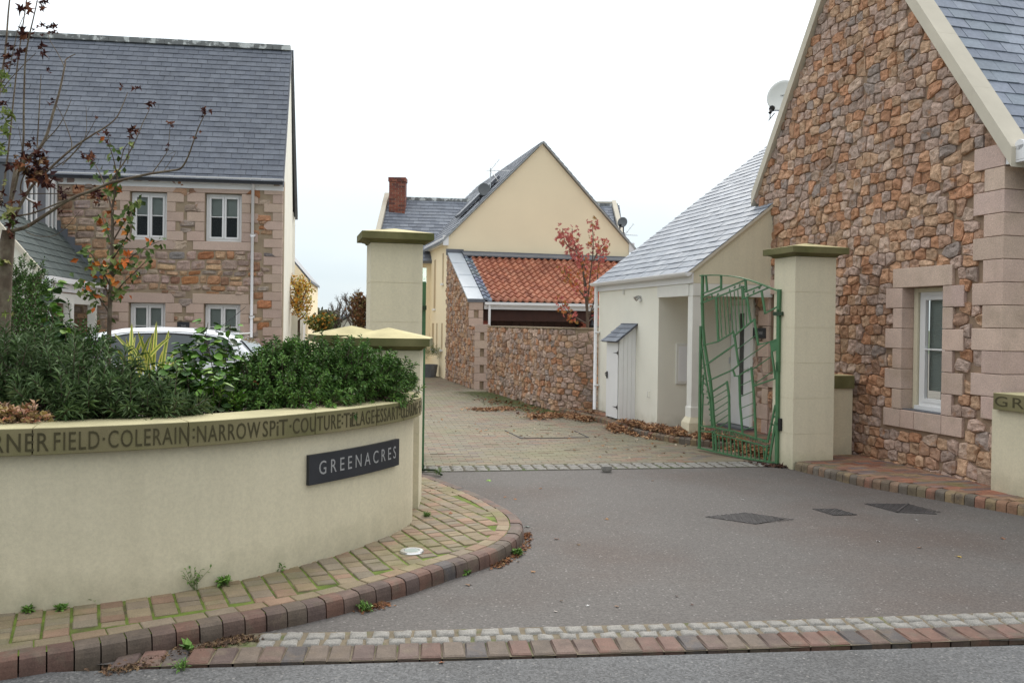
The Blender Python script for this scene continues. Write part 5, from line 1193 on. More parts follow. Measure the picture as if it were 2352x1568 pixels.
for i, (sA, sB, z0, z1) in enumerate(WR):
    fb(sA - .20, sB + .26, z1, z1 + .235); h = (z1 - z0) / 5
    for k in range(5):
        zb = z0 + k * h; fb(sB, sB + (.40 if k % 2 == 0 else .22), zb, zb + h); fb(sA - (.20 if k % 2 else .38), sA, zb, zb + h)
    if i < 2: fb(sA - .22, sB + .26, z0 - .21, z0)
    gr.build('window_surround', granite2_m, lh, bevel=.006); gr = MB()
k = 0; z = .1
while z < ZE - .3:
    Lq = .22 if k % 2 else .42; gr.box(FQ(Lq, z + .004, .022), Fd * (Lq), -Fn * .2, Z * .200, gcol()); EX2.append((-.1, z, Lq, z + .207)); z += .207; k += 1
gr.build('quoins', granite2_m, lh, bevel=.006)
mb = MB(); cuts = sorted(WR, key=lambda w: w[0]); W2 = 9.0
def fbox(s0, s1, z0, z1): mb.box(FQ(s1, z0, 0), Fd * (s1 - s0), -Fn * .35, Z * (z1 - z0))
cols_ = [(WR[1][0], WR[1][1], [WR[3], WR[1]]), (WR[0][0], WR[0][1], [WR[2], WR[0]])]; cur = 0
for a, b, ws_ in cols_:
    fbox(cur, a, 0, ZE); z = 0
    for w_ in ws_: fbox(a, b, z, w_[2]); z = w_[3]
    fbox(a, b, z, ZE); cur = b
fbox(cur, W2, 0, ZE); mb.build('mortar_bed', mortar2_m, lh)
for e_ in WR: EX2.append(e_[0:1] + (e_[2],) + e_[1:2] + (e_[3],))
rb = MB(); rubble(rb, FP0 + Fn * .0, -Fd, Fn, 8.2, ZE, excl=EX2, seed=17, g=6, ch=(.11, .25), cw=(.13, .36), depth=.035, jit=.014, warp=.02, split=.3, gap=.007, tint=.95); rb.build('rubble_face', stone2_m, lh)
for i, (sA, sB, z0, z1) in enumerate(WR):
    casement(lh, FQ(sB - .01, z0 + .01, -.16), Fd, Fn, sB - sA - .02, z1 - z0 - .02, 2, True, fw=.06, blindh=(.46 if i < 2 else 1.0), bz=.52)
BK = V((-6.47, 24.9, 0)); RG = V((-5.93, 22.45, 8.84)); FE = FP0 + Fn * .0
mb = MB(); mb.prism([FP0 + V((.0, 0, 0)), BK, BK + Z * 4.9, RG - Z * .12, FP0 + Z * 4.95], V((-.3, 0, 0))); mb.build('end_wall', cream_m, lh)
mb = MB(); mb.box(BK, V((-10, -1.2, 0)), V((0, .3, 0)), Z * 4.9); mb.build('back_wall', cream_m, lh)
Oe = FP0 + Fn * .16 + Z * (ZE - .06) + Fd * .02; up = RG - Oe
rs_ = MB(); slates(rs_, Oe, -Fd, up.normalized(), 10, up.length, up.length / 27, .245, seed=23, cols=((.125, .135, .155), (.115, .125, .146), (.137, .147, .167)), lift=.016, thick=.012); rs_.build('roof_slates', slate_m, lh)
mb = MB(); mb.prism([Oe - Z * .01, Oe - Fd * 10 - Z * .01, RG - Fd * 10 - Z * .01, RG - Z * .01], -Z * .08); Ob_ = BK + Z * 4.85 + V((.02, .2, 0)); mb.prism([Ob_, RG + V((.03, 0, 0)), RG - Fd * 10, Ob_ - Fd * 10], -Z * .08); mb.build('roof_deck', slateS_m, lh)
mb = MB(); mb.prism([Ob_ + V((.0, 0, 0)), RG + V((0, 0, .0)), RG + V((.07, 0, 0)), Ob_ + V((.08, 0, 0))], -Z * .16)
mb.prism([Oe + Z * -.0, RG, RG + V((.035, 0, 0)), Oe + V((.03, 0, 0))], -Z * .14); mb.build('verge', lead_m, lh)
mb = MB()
for k in range(22): mb.box(RG - Fd * (k * .455 + .45) - Fn * -.09 - Z * .03, Fd * .447, -Fn * .18, Z * .13)
mb.build('ridge_tiles', ridge_m, lh)
mb = MB(); mb.box(FQ(9.5, ZE - .27, .03), Fd * 9.52, -Fn * .028, Z * .21); mb.build('fascia', white_m, lh)
mb = MB(); A = FQ(9.5, ZE - .02, .10); 
for k in range(8):
    a, b = math.pi * (1 + k / 8), math.pi * (1 + (k + 1) / 8); mb.face([A + Fn * math.cos(a) * .075 + Z * math.sin(a) * .085, A + Fn * math.cos(b) * .075 + Z * math.sin(b) * .085, A + Fd * 9.54 + Fn * math.cos(b) * .075 + Z * math.sin(b) * .085, A + Fd * 9.54 + Fn * math.cos(a) * .075 + Z * math.sin(a) * .085])
mb.box(A + Fn * .07 - Z * .012, Fd * 9.54, Fn * .012, Z * .018); mb.build('gutter', upvc_m, lh)
sd_ = FF(581, 560)[0]; mb = MB(); mb.tube([FQ(sd_, 0, .08), FQ(sd_, ZE - .12, .08)], .034, 10)
for z in (1.75, 3.65): mb.tube([FQ(sd_, z, .08), FQ(sd_, z + .07, .08)], .045, 10); mb.box(FQ(sd_ + .06, z + .01, .03), Fd * .12, Fn * .02, Z * .05)
mb.build('downpipe', upvc_m, lh, smooth=True)
p0, p1 = FF(435.7, 768), FF(408, 738.7); pq = MB(); pq.box(FQ(p1[0], p0[1], .045), Fd * (p1[0] - p0[0]), -Fn * .02, Z * (p1[1] - p0[1])); po = pq.build('house_plaque', slateS_m, label='dark slate plaque on the stone wall between the two ground floor windows', cat='sign')
lt = MB(); lw = p1[0] - p0[0]; hh = p1[1] - p0[1]
put_text(lt, 'THE', lambda x, y, z: FQ(p1[0] - lw * .30 - x, p0[1] + hh * .60 + y, .0455 + z), lw * .42, hh * .15, .0005); put_text(lt, 'GABLES', lambda x, y, z: FQ(p1[0] - lw * .2 - x, p0[1] + hh * .30 + y, .0455 + z), lw * .7, hh * .15, .0005)
lt.build('lettering', cut_m, po)
# white garden wall joining the end wall
a, b = D(652, 712, 24.3), D(678, 712, 24.3); mb = MB(); mb.ab(a.x, 24.9, 0, b.x, 25.2, a.z); mb.build('white_wall', cream_m, label='short white wall adjoining the back corner of the slate roofed stone house', cat='wall')
# porch wing at the left
E0_ = PL(238, 650, FP0, Fd); E1_ = PL(100, 627, E0_, Sb); ez_ = E0_.z; pw_ = empty('porch_wing', (E1_.x - 1, E1_.y, 0), 'low slate roofed veranda wing with white posts in front of the stone house', 'porch')
tp_ = PL(125, 520, FP0, Fd); upv = tp_ - E0_; upv2 = upv * 2.3; E1x = E1_ - Sb * .0; Lw = (V((E0_.x, E0_.y, 0)) - V((E1_.x, E1_.y, 0))).length
sl_ = MB(); O_ = V((E0_.x, E0_.y, ez_)); slates(sl_, O_, -Sb, upv.normalized(), Lw, upv2.length, .2, .34, seed=29, cols=((.075, .09, .082), (.068, .082, .076), (.085, .10, .09)), lift=.014, thick=.01); sl_.build('roof_slates', slate_m, pw_)
mb = MB(); mb.prism([O_ - Z * .01, O_ - Sb * Lw - Z * .01, O_ - Sb * Lw + upv2 - Z * .01, O_ + upv2 - Z * .01], -Z * .08); mb.build('roof_deck', slateS_m, pw_)
mb = MB(); fpt = O_ - Sb * (Lw - .02); mb.prism([fpt - Z * .05, fpt + upv2 - Z * .05, V((fpt.x + upv2.x, fpt.y + upv2.y, 0)), V((fpt.x - .35, fpt.y, 0)), V((fpt.x - .35, fpt.y, ez_ - .1))], Sb * .25); mb.build('front_wall', cream_m, pw_)
mb = MB(); mb.prism([fpt - Sb * .06 + Z * .02, fpt - Sb * .06 + upv2 + Z * .02, fpt + Sb * .02 + upv2 + Z * .02, fpt + Sb * .02 + Z * .02], -Z * .12); mb.build('verge', verge_m, pw_)
mb = MB(); ou = V((Sb.y, -Sb.x, 0)); mb.box(O_ + ou * .02 - Z * .14, -Sb * Lw, ou * .10, Z * .10); mb.box(O_ - ou * .03 - Z * .30, -Sb * Lw, ou * .03, Z * .2); gto = mb.build('gutter', upvc_m, pw_)
mb = MB(); mb.box(O_ - ou * .16 - Z * .52, -Sb * Lw, ou * .12, Z * .20); mb.build('beam', offw_m, pw_)
for px in (158, 212):
    q = PL(px, 700, O_ - ou * .10, Sb); t_ = (V((O_.x, O_.y, 0)) - V((q.x, q.y, 0))).dot(Sb); c = V((O_.x, O_.y, 0)) - ou * .10 - Sb * t_
    mb = MB(); mb.box(c - ou * .08 - Sb * .08, ou * .16, Sb * .16, Z * (ez_ - .52)); mb.build('post', offw_m, pw_, bevel=.006)
mb = MB(); c = V((O_.x, O_.y, 0)) - Sb * (Lw - .12) + ou * .06; mb.tube([c, c + Z * (ez_ - .12)], .04, 8); mb.build('downpipe', upvc_m, pw_)
# stepped lead flashing against the stone wall
mb = MB(); st_ = 7; u_s = -Fd * ((tp_ - E0_).dot(-Fd) / st_)
for k in range(st_):
    s0 = (E0_ - FP0).dot(-Fd) + (tp_ - E0_).dot(-Fd) * k / st_; s1 = (E0_ - FP0).dot(-Fd) + (tp_ - E0_).dot(-Fd) * (k + 1) / st_
    za = ez_ + (tp_.z - ez_) * k / st_; zb = ez_ + (tp_.z - ez_) * (k + 1) / st_; mb.prism([FQ(s0, za, .045), FQ(s1, zb, .045), FQ(s1, zb + .13, .045), FQ(s0, zb + .13, .045)], Fn * .008)
mb.build('flashing', lead_m, pw_)
# dormer on the wing roof
w0 = PL(52, 405, V((E0_.x - .95, E0_.y, 0)), Sb); dm = MB(); dpl = V((E0_.x - 1.08, E0_.y, 0))
def DQ(px, py): return PL(px, py, dpl, Sb)
a, b, c_, d_ = DQ(20, 520), DQ(127, 560), DQ(127, 425), DQ(20, 398)
dn = V((-Sb.y, Sb.x, 0)); dn = dn if dn.x < 0 else -dn
base = V((a.x, a.y, 3.2)); Ld = (V((b.x, b.y, 0)) - V((a.x, a.y, 0))).length; ztop = c_.z
dm.box(base, Sb * Ld, dn * 2.2, Z * (ztop - 3.2)); dm.box(base - Sb * .05 - dn * .06 + Z * (ztop - 3.2 + .002), Sb * (Ld + .1), dn * 2.3, Z * .07); dmo = dm.build('dormer', lead_m, pw_)
for x0, y0, y1, x1 in ((53, 408, 532, 78), (104, 437, 545, 124)):
    a = DQ(x0, y1); b = DQ(x1, y1); tA_ = V((a.x, a.y, 0)); tB_ = V((b.x, b.y, 0)); wz = DQ(x1, y1).z; 
    mb = MB(); uu = (tB_ - tA_); wl2 = uu.length; uu.normalize(); O2 = tA_ - dn * .06 + Z * wz; hz_ = 1.25
    for (x, zz, xx, zz2) in ((0, 0, .07, hz_), (wl2 - .07, 0, wl2, hz_), (.07, 0, wl2 - .07, .07), (.07, hz_ - .07, wl2 - .07, hz_), (wl2 / 2 - .04, .07, wl2 / 2 + .04, hz_ - .07), (.07, hz_ / 2 - .015, wl2 / 2 - .04, hz_ / 2 + .015), (wl2 / 2 + .04, hz_ / 2 - .015, wl2 - .07, hz_ / 2 + .015)):
        mb.box(O2 + uu * x + Z * zz, uu * (xx - x), dn * .06, Z * (zz2 - zz))
    wo = mb.build('window', white_m, dmo); mb = MB(); mb.box(O2 + uu * .05 + Z * .05 + dn * .03, uu * (wl2 - .1), dn * .01, Z * (hz_ - .1)); mb.build('pane', glass_m, wo)
    mb = MB(); mb.prism([O2 - dn * .02, O2 + uu * wl2 - dn * .02, O2 + uu * wl2 - dn * .35 - Z * .36, O2 - dn * .35 - Z * .36], Z * .012); mb.build('lead_apron', leadp_m, wo)
# ================================================================ CAR
car = empty('parked_car', (-6.2, 14.1, 0), 'white hatchback parked behind the planter shrubs', 'car')
CX, CY = D(574, 800, 13.2).x, 13.25                       # rear end, near side; the car points to the left
def K(x, y, z): return V((CX - x, CY + y, z))
def spl(tab, x):
    for (a, b), (c, d) in zip(tab, tab[1:]):
        if a <= x <= c: t = (x - a) / (c - a); t = t * t * (3 - 2 * t) * .35 + t * .65; return b + (d - b) * t
    return tab[-1][1] if x > tab[-1][0] else tab[0][1]
TOP = [(0, .55), (.03, .86), (.10, 1.04), (.22, 1.2), (.38, 1.36), (.50, 1.47), (.8, 1.535), (1.2, 1.57), (1.7, 1.585), (2.2, 1.56), (2.6, 1.48), (3.0, 1.32), (3.4, 1.10), (3.6, 1.0), (4.0, .92), (4.25, .80), (4.34, .6)]
BELT = [(0, .60), (.05, .92), (.25, 1.02), (.6, 1.02), (1.5, .98), (2.6, .95), (3.4, .93), (4.0, .84), (4.34, .58)]
def hw(x, z):                                            # half width
    w_ = .88 - .10 * max(0, (.35 - x) / .35) ** 1.6 - .22 * max(0, (x - 3.5) / .85) ** 2; bz = spl(BELT, x)
    if z > bz: w_ -= (z - bz) * .36 + max(0, z - spl(TOP, x) + .09) * 1.1
    if z < .5: w_ -= (.5 - z) * .12
    return w_
XS = [0, .03, .08, .15, .25, .38, .5, .65, .8, 1.0, 1.2, 1.45, 1.7, 1.95, 2.2, 2.4, 2.6, 2.8, 3.0, 3.2, 3.4, 3.55, 3.7, 3.85, 4.0, 4.12, 4.25, 4.34]; vs = []; NP = 22
for x in XS:
    t = spl(TOP, x); bz = min(spl(BELT, x), t - .02); ring_ = []
    lo = [(.22 + (bz - .22) * k / 6) for k in range(7)]; hi = [bz + (t - bz) * k / 4 for k in range(1, 5)]
    side = [(hw(x, z), z) for z in lo + hi[:-1]] + [(hw(x, t) , t - .012)]
    for y, z in side: ring_.append(K(x, .88 - y, z))
    for y, z in reversed(side): ring_.append(K(x, .88 + y, z))
    vs.append(ring_)
NP = len(vs[0]); mb = MB(); fl_ = [p for r_ in vs for p in r_]; f = [(i * NP + k, (i + 1) * NP + k, (i + 1) * NP + k + 1, i * NP + k + 1) for i in range(len(XS) - 1) for k in range(NP - 1)]
f += [tuple(range(NP)), tuple(reversed(range((len(XS) - 1) * NP, len(XS) * NP)))]; f += [(i * NP, i * NP + NP - 1, (i + 1) * NP + NP - 1, (i + 1) * NP) for i in range(len(XS) - 1)]
mb.raw(fl_, f); body = mb.build('body', car_m, car, smooth=True)
def glasspatch(pts, name, off=.006, mt=carg_m, near=True, par=car):
    """pts in (x,z); densify and lay on the body side"""
    mb = MB(); n_ = len(pts); P = []
    cx = sum(p[0] for p in pts) / n_; cz = sum(p[1] for p in pts) / n_; R_ = 5; rings = []
    dense = []
    for i in range(n_):
        a, b = pts[i], pts[(i + 1) % n_]
        for k in range(4): dense.append((a[0] + (b[0] - a[0]) * k / 4, a[1] + (b[1] - a[1]) * k / 4))
    m_ = len(dense); vs = []
    for j in range(R_ + 1):
        s = j / R_
        for (x, z) in dense:
            xx, zz = cx + (x - cx) * s, cz + (z - cz) * s; y = .88 - (hw(xx, zz) + off) if near else .88 + hw(xx, zz) + off; vs.append(K(xx, y, zz))
    f = [(j * m_ + i, j * m_ + (i + 1) % m_, (j + 1) * m_ + (i + 1) % m_, (j + 1) * m_ + i) for j in range(R_) for i in range(m_)]; mb.raw(vs, f); return mb.build(name, mt, par, smooth=True)
trim = [(.42, 1.06), (.50, 1.27), (.62, 1.395), (.9, 1.455), (1.5, 1.49), (2.1, 1.47), (2.5, 1.39), (2.9, 1.22), (3.2, 1.02), (2.6, .99), (1.5, 1.01)]
glasspatch(trim, 'window_trim', .004, black_m)
glasspatch([(.46, 1.08), (.53, 1.26), (.64, 1.365), (.86, 1.41), (.84, 1.05)], 'side_window', .008)
glasspatch([(.92, 1.045), (.94, 1.42), (1.4, 1.455), (1.66, 1.46), (1.66, 1.015)], 'side_window', .008)
glasspatch([(1.76, 1.012), (1.76, 1.46), (2.1, 1.445), (2.48, 1.365), (2.86, 1.20), (3.08, 1.03), (2.6, 1.0)], 'side_window', .008)
mb = MB(); pth = [(.50, 1.30), (.62, 1.41), (.9, 1.472), (1.5, 1.508), (2.1, 1.488), (2.5, 1.41), (2.9, 1.24), (3.2, 1.04)]; mb.tube([K(x, .88 - hw(x, z) - .008, z) for x, z in catmull([V((x, 0, z)) for x, z in pth], 4) for x, z in [(x, z)]] if False else [K(v.x, .88 - hw(v.x, v.z) - .008, v.z) for v in catmull([V((x, 0, z)) for x, z in pth], 4)], .010, 6); mb.build('chrome_strip', steel_m, car, smooth=True)
# rear screen and tail lamp
mb = MB(); rows = []
for x in (.11, .18, .26, .34, .42): z = spl(TOP, x) ; rows.append([K(x - .012, .88 + (-1 + k / 4) * (hw(x, z) + .02) if k < 8 else .88 + hw(x, z) + .02, z + .010) for k in range(9)])
vs = [p for r_ in rows for p in r_]; mb.raw(vs, [(i * 9 + k, i * 9 + k + 1, (i + 1) * 9 + k + 1, (i + 1) * 9 + k) for i in range(4) for k in range(8)]); mb.build('rear_window', carg_m, car, smooth=True)
mb = MB(); mb.box(K(.62, .27, 1.462), V((.20, 0, 0)), V((0, 1.22, 0)), Z * .03); mb.build('spoiler', car_m, car, bevel=.012)
glasspatch([(.34, 1.035), (.10, .995), (.04, .86), (.07, .66), (.15, .66), (.18, .86)], 'tail_lamp', .010, red_m)
mb = MB(); mb.tube([K(.9, .88, 1.54), K(.86, .88, 1.575), K(.80, .88, 1.60)], [.03, .022, .012], 8); mb.tube([K(.80, .88, 1.60), K(.42, .88, 1.93)], [.006, .004], 5); mb.build('aerial', black_m, car)
for x in (.75, 3.45):
    for y in (.05, 1.6):
        mb = MB(); mb.tube([K(x, y - .02, .31), K(x, y + .18, .31)], .31, 24); wo = mb.build('wheel', tyre_m, car); mb = MB(); mb.tube([K(x, y - .03, .31), K(x, y + .17, .31)], .2, 12); mb.build('rim', steel_m, wo)
mb = MB(); mb.tube([K(2.95, -.02, .98), K(2.92, -.14, 1.02), K(2.9, -.2, 1.04)], [.05, .08, .06], 8); mb.build('mirror', car_m, car, smooth=True)
car.rotation_euler.z = math.radians(9)
# ================================================================ PLANTING
def shoots(mb, sh, n_leaf, ll, lw, cols, up=.5, droop=.0, spread=1.0, stem=None, fold=.25):
    for (p, d, L_) in sh:
        tone = ru(.72, 1.3); d = d.normalized(); a = d.cross(V((.31, .27, .9))).normalized(); b = d.cross(a)
        for k in range(n_leaf):
            t = (k + .6) / n_leaf; an = k * 2.4 + ru(0, .6); o = a * math.cos(an) + b * math.sin(an); q = p + d * L_ * t
            dd = (o * spread + d * (up + .8 * t)).normalized(); s_ = ru(.75, 1.15) * (1 if t < .85 else .7); leaf(mb, q, dd, rdir() * .4 + Z, ll * s_, lw * s_, jc(cols, .8 * tone, 1.2 * tone), fold, droop)
        if stem is not None: stem.tube([p - d * .05, p + d * L_], [.0035, .0018], 4, cap=False)
def dome(n, c, r, up=.6, shell=.55, zmin=-.2, r_=rnd):
    out = []
    for _ in range(n):
        v = rdir(r_)
        if v.z < zmin: v.z = abs(v.z) * .6
        k = r_.uniform(shell, 1) ** .7; wob = 1 + .22 * noise.noise(V((v.x * 2.2 + c.x, v.y * 2.2, v.z * 2.2)))
        p = V((c.x + v.x * r[0] * k * wob, c.y + v.y * r[1] * k * wob, c.z + v.z * r[2] * k * wob)); d = (v + Z * up + rdir(r_) * .45).normalized(); out.append((p, d))
    return out
def shrub(name, label, cat, blobs, n, L_, nl, ll, lw, cols, up=.6, droop=0, spread=1., shell=.5, group=None, mt=leaf_m, fold=.25):
    c0 = blobs[0][0]; root = empty(name, (c0.x, c0.y, c0.z), label, cat, group); fo = MB(); stm = MB(); tot = sum(b[1][0] * b[1][2] for b in blobs)
    for c, r in blobs:
        k = int(n * r[0] * r[2] / tot); sh = [(p, d, L_ * ru(.6, 1.3)) for p, d in dome(k, c, r, up, shell)]; sh += [(p, (d * .6 + Z).normalized(), L_ * ru(1.6, 2.4)) for p, d, _l in sh[:max(1, k // 16)] if p.z > c.z + r[2] * .35]; shoots(fo, sh, nl, ll, lw, cols, .5, droop, spread, stm, fold)
    fo.build('foliage', mt, root); stm.build('stems', twig_m, root); return root
# soil
mb = MB(); sp = [(p.x, p.y) for p in offset(wcv, -.2)]; sheet('planter_soil', sp + [(-1.4, 7.6), (-3, 8.6), (-6, 8.6)], .93, soil_m)
lowg = [(.045, .09, .025), (.06, .11, .03), (.035, .075, .022)]
DK = [(.09, .14, .06), (.07, .115, .05), (.13, .18, .095), (.055, .09, .04)]
def px3(x, y, Yd): return D(x, y, Yd)
shrub('narrow_leaf_shrub', 'dark shrub of narrow whorled leaves at the left above the carved coping', 'shrub',
      [(px3(170, 940, 5.35), (.50, .34, .30)), (px3(50, 920, 5.4), (.38, .34, .34)), (px3(330, 965, 5.4), (.34, .3, .14)), (px3(205, 910, 5.6), (.22, .3, .26)), (px3(120, 960, 5.15), (.4, .22, .17)), (px3(300, 965, 5.25), (.4, .2, .13)), (px3(410, 955, 5.6), (.16, .22, .13)), (px3(90, 860, 5.8), (.3, .3, .2))],
      560, .13, 22, .085, .016, DK, up=.45, spread=1.15, droop=.15)
GR = [(.08, .16, .045), (.10, .19, .05), (.06, .12, .035), (.135, .23, .065)]
shrub('rounded_shrub', 'large rounded mid-green shrub of small pointed leaves at the right end of the planter', 'shrub',
      [(px3(760, 895, 6.5), (.58, .42, .32)), (px3(640, 905, 6.2), (.40, .35, .28)), (px3(880, 900, 6.8), (.28, .32, .26)), (px3(700, 860, 6.5), (.34, .3, .22)), (px3(820, 865, 6.7), (.36, .3, .20)), (px3(640, 850, 6.3), (.16, .2, .22)), (px3(575, 940, 5.9), (.22, .2, .13)), (px3(680, 935, 6.0), (.4, .22, .18)), (px3(800, 915, 6.5), (.42, .22, .2))],
      1700, .085, 14, .046, .020, GR, up=.45, spread=1.1, droop=.25)
LG2 = [(.10, .21, .035), (.13, .26, .04), (.08, .165, .035), (.18, .28, .06)]
shrub('light_green_shrub', 'loose fresh green shrub behind the dark narrow-leaved one, below the hedge', 'shrub', [(px3(90, 835, 6.6), (.36, .35, .30)), (px3(30, 775, 6.9), (.32, .3, .30)), (px3(175, 815, 6.7), (.24, .25, .18))], 420, .14, 12, .04, .018, [(.06, .14, .035), (.08, .17, .04), (.05, .11, .035)], up=.8, droop=.1)
shrub('low_groundcover', 'low soft green plants filling the gap at the foot of the yellow striped blades', 'plant', [(px3(330, 915, 6.0), (.35, .25, .09)), (px3(480, 940, 5.85), (.36, .25, .12)), (px3(430, 915, 6.2), (.22, .25, .08))], 220, .09, 10, .045, .03, LG2, up=.7)
HK = [(.07, .14, .035), (.10, .18, .05), (.05, .10, .03)]
hd_ = shrub('hedge', 'clipped glossy evergreen hedge in front of the veranda wing', 'hedge', [(px3(55, 690, 12.5), (.36, .4, .58)), (px3(20, 700, 12.5), (.40, .4, .55)), (px3(88, 730, 12.5), (.12, .3, .5)), (px3(50, 800, 12.5), (.42, .4, .6)), (px3(50, 900, 12.5), (.42, .4, .6)), (px3(-40, 720, 12.5), (.5, .4, .6)), (px3(-30, 850, 12.5), (.5, .4, .6))], 1400, .12, 10, .055, .032, HK, up=.2, spread=1.2, shell=.7)
# broad round-leaved plant
def round_leaf(mb, p, d, n, s, col, pts=9):
    d = d.normalized(); a = d.cross(n).normalized(); nn = a.cross(d); vs = [p]
    for k in range(pts):
        t = k / (pts - 1); an = math.pi * (t * 2 - 1) * .93; r = s * (.55 + .12 * math.cos(an)); q = p + d * (s * .45 + math.cos(an) * r * .85 + (.12 * s if abs(an) < .2 else 0)) + a * math.sin(an) * r * .82 + nn * (abs(math.sin(an)) * s * .12 - .1 * s * math.cos(an)); vs.append(q)
    mb.raw(vs, [(0, i, i + 1) for i in range(1, len(vs) - 1)], col)
rl = empty('round_leaf_plant', px3(455, 930, 5.8), 'tall stemmed plant with broad rounded green leaves in front of the white car', 'plant'); fo = MB(); stm = MB()
for q_ in (): pass
stems = [((455, 935), (450, 860), (440, 790), 5.9), ((480, 935), (488, 850), (470, 770), 5.9), ((500, 930), (515, 840), (530, 745), 6.0), ((520, 930), (520, 850), (515, 790), 6.1), ((430, 930), (418, 870), (415, 800), 5.8), ((465, 930), (462, 840), (478, 740), 6.1), ((410, 930), (400, 880), (395, 830), 5.75), ((440, 935), (432, 880), (430, 840), 5.7), ((495, 935), (490, 890), (500, 850), 5.7), ((380, 930), (372, 890), (365, 850), 5.8)]
for p0, p1, p2, Yd in stems:
    c = catmull([px3(*p0, Yd), px3(*p1, Yd + ru(-.05, .05)), px3(*p2, Yd + ru(-.1, .1))], 8); stm.tube(c, [.006 - .0045 * i / len(c) for i in range(len(c))], 5)
    for i in range(1, len(c)):
        for _ in range(4):
            d = rdir(); d.z = d.z * .3 - .1; round_leaf(fo, c[i] + d * ru(.03, .09), d, Z + rdir() * .5, ru(.05, .09) * (1 - .25 * i / len(c)), jc(LG2 if ru(0, 1) > .45 else [(.04, .085, .03), (.05, .07, .04)]))
fo.build('leaves', leaf_m, rl); stm.build('stems', twig_m, rl)
rl = empty('round_leaf_plant', px3(110, 860, 6.2), 'taller round-leaved plant rising between the hedge and the dark shrub', 'plant'); fo = MB(); stm = MB()
for p0, p1, p2, Yd in [((120, 880), (128, 800), (112, 680), 6.3), ((105, 880), (100, 780), (125, 650), 6.3), ((140, 870), (150, 800), (150, 740), 6.3)]:
    c = catmull([px3(*p0, Yd), px3(*p1, Yd), px3(*p2, Yd)], 8); stm.tube(c, [.006 - .0045 * i / len(c) for i in range(len(c))], 5)
    for i in range(3, len(c)):
        for _ in range(3): d = rdir(); d.z = d.z * .3 - .1; round_leaf(fo, c[i] + d * .03, d, Z + rdir() * .5, ru(.05, .08), jc(LG2 if ru(0, 1) > .6 else [(.03, .075, .03), (.04, .08, .03)]))
fo.build('leaves', leaf_m, rl); stm.build('stems', twig_m, rl)
# striped blades
ph = empty('striped_blade_plant', px3(330, 880, 6.3), 'spiky clump of yellow and green striped sword leaves in front of the car', 'plant'); fo = MB(); base = px3(325, 890, 6.3)
tips = [(262, 765), (285, 790), (303, 742), (312, 770), (330, 768), (345, 772), (360, 738), (388, 757), (395, 770), (270, 800), (300, 790), (378, 800), (440, 815), (420, 830), (352, 765), (318, 760), (335, 800), (290, 775), (410, 800)]
for i, (x, y) in enumerate(tips):
    tp2 = px3(x, y, 6.3 + ru(-.15, .15)); b0 = base + V((ru(-.12, .12) + (x - 325) * .0008, ru(-.08, .08), 0)); mid = b0.lerp(tp2, .5) + V(((tp2.x - b0.x) * -.12, 0, .03)); c = catmull([b0, mid, tp2], 6); w0 = ru(.028, .04); nrm = (V((0, -1, .2)) + rdir() * .5).normalized()
    for k in range(len(c) - 1):
        t0, t1 = k / (len(c) - 1), (k + 1) / (len(c) - 1); ww = lambda t: w0 * (.75 + .5 * t - 1.25 * t ** 4) if t < 1 else 0; d = (c[k + 1] - c[k]).normalized(); a = d.cross(nrm).normalized()
        cols = [(.68, .60, .20), (.16, .24, .06), (.34, .40, .10), (.70, .62, .24)]; xs = [-.5, -.22, 0, .22, .5]
        for q in range(4):
            x0, x1 = xs[q], xs[q + 1]; fo.face([c[k] + a * x0 * ww(t0) + nrm * abs(x0) * w0 * .3, c[k] + a * x1 * ww(t0) + nrm * abs(x1) * w0 * .3, c[k + 1] + a * x1 * ww(t1) + nrm * abs(x1) * w0 * .3, c[k + 1] + a * x0 * ww(t1) + nrm * abs(x0) * w0 * .3], cols[q])
fo.build('blades', leaf_m, ph)
hc_ = shrub('pink_foliage_plant', 'low clump of pink and russet leaves spilling at the left edge of the coping', 'plant', [(px3(25, 975, 4.85), (.22, .12, .09)), (px3(80, 985, 4.9), (.1, .1, .06))], 130, .04, 5, .045, .035, [(.50, .24, .20), (.42, .30, .20), (.55, .34, .28), (.30, .22, .10)], up=.9)
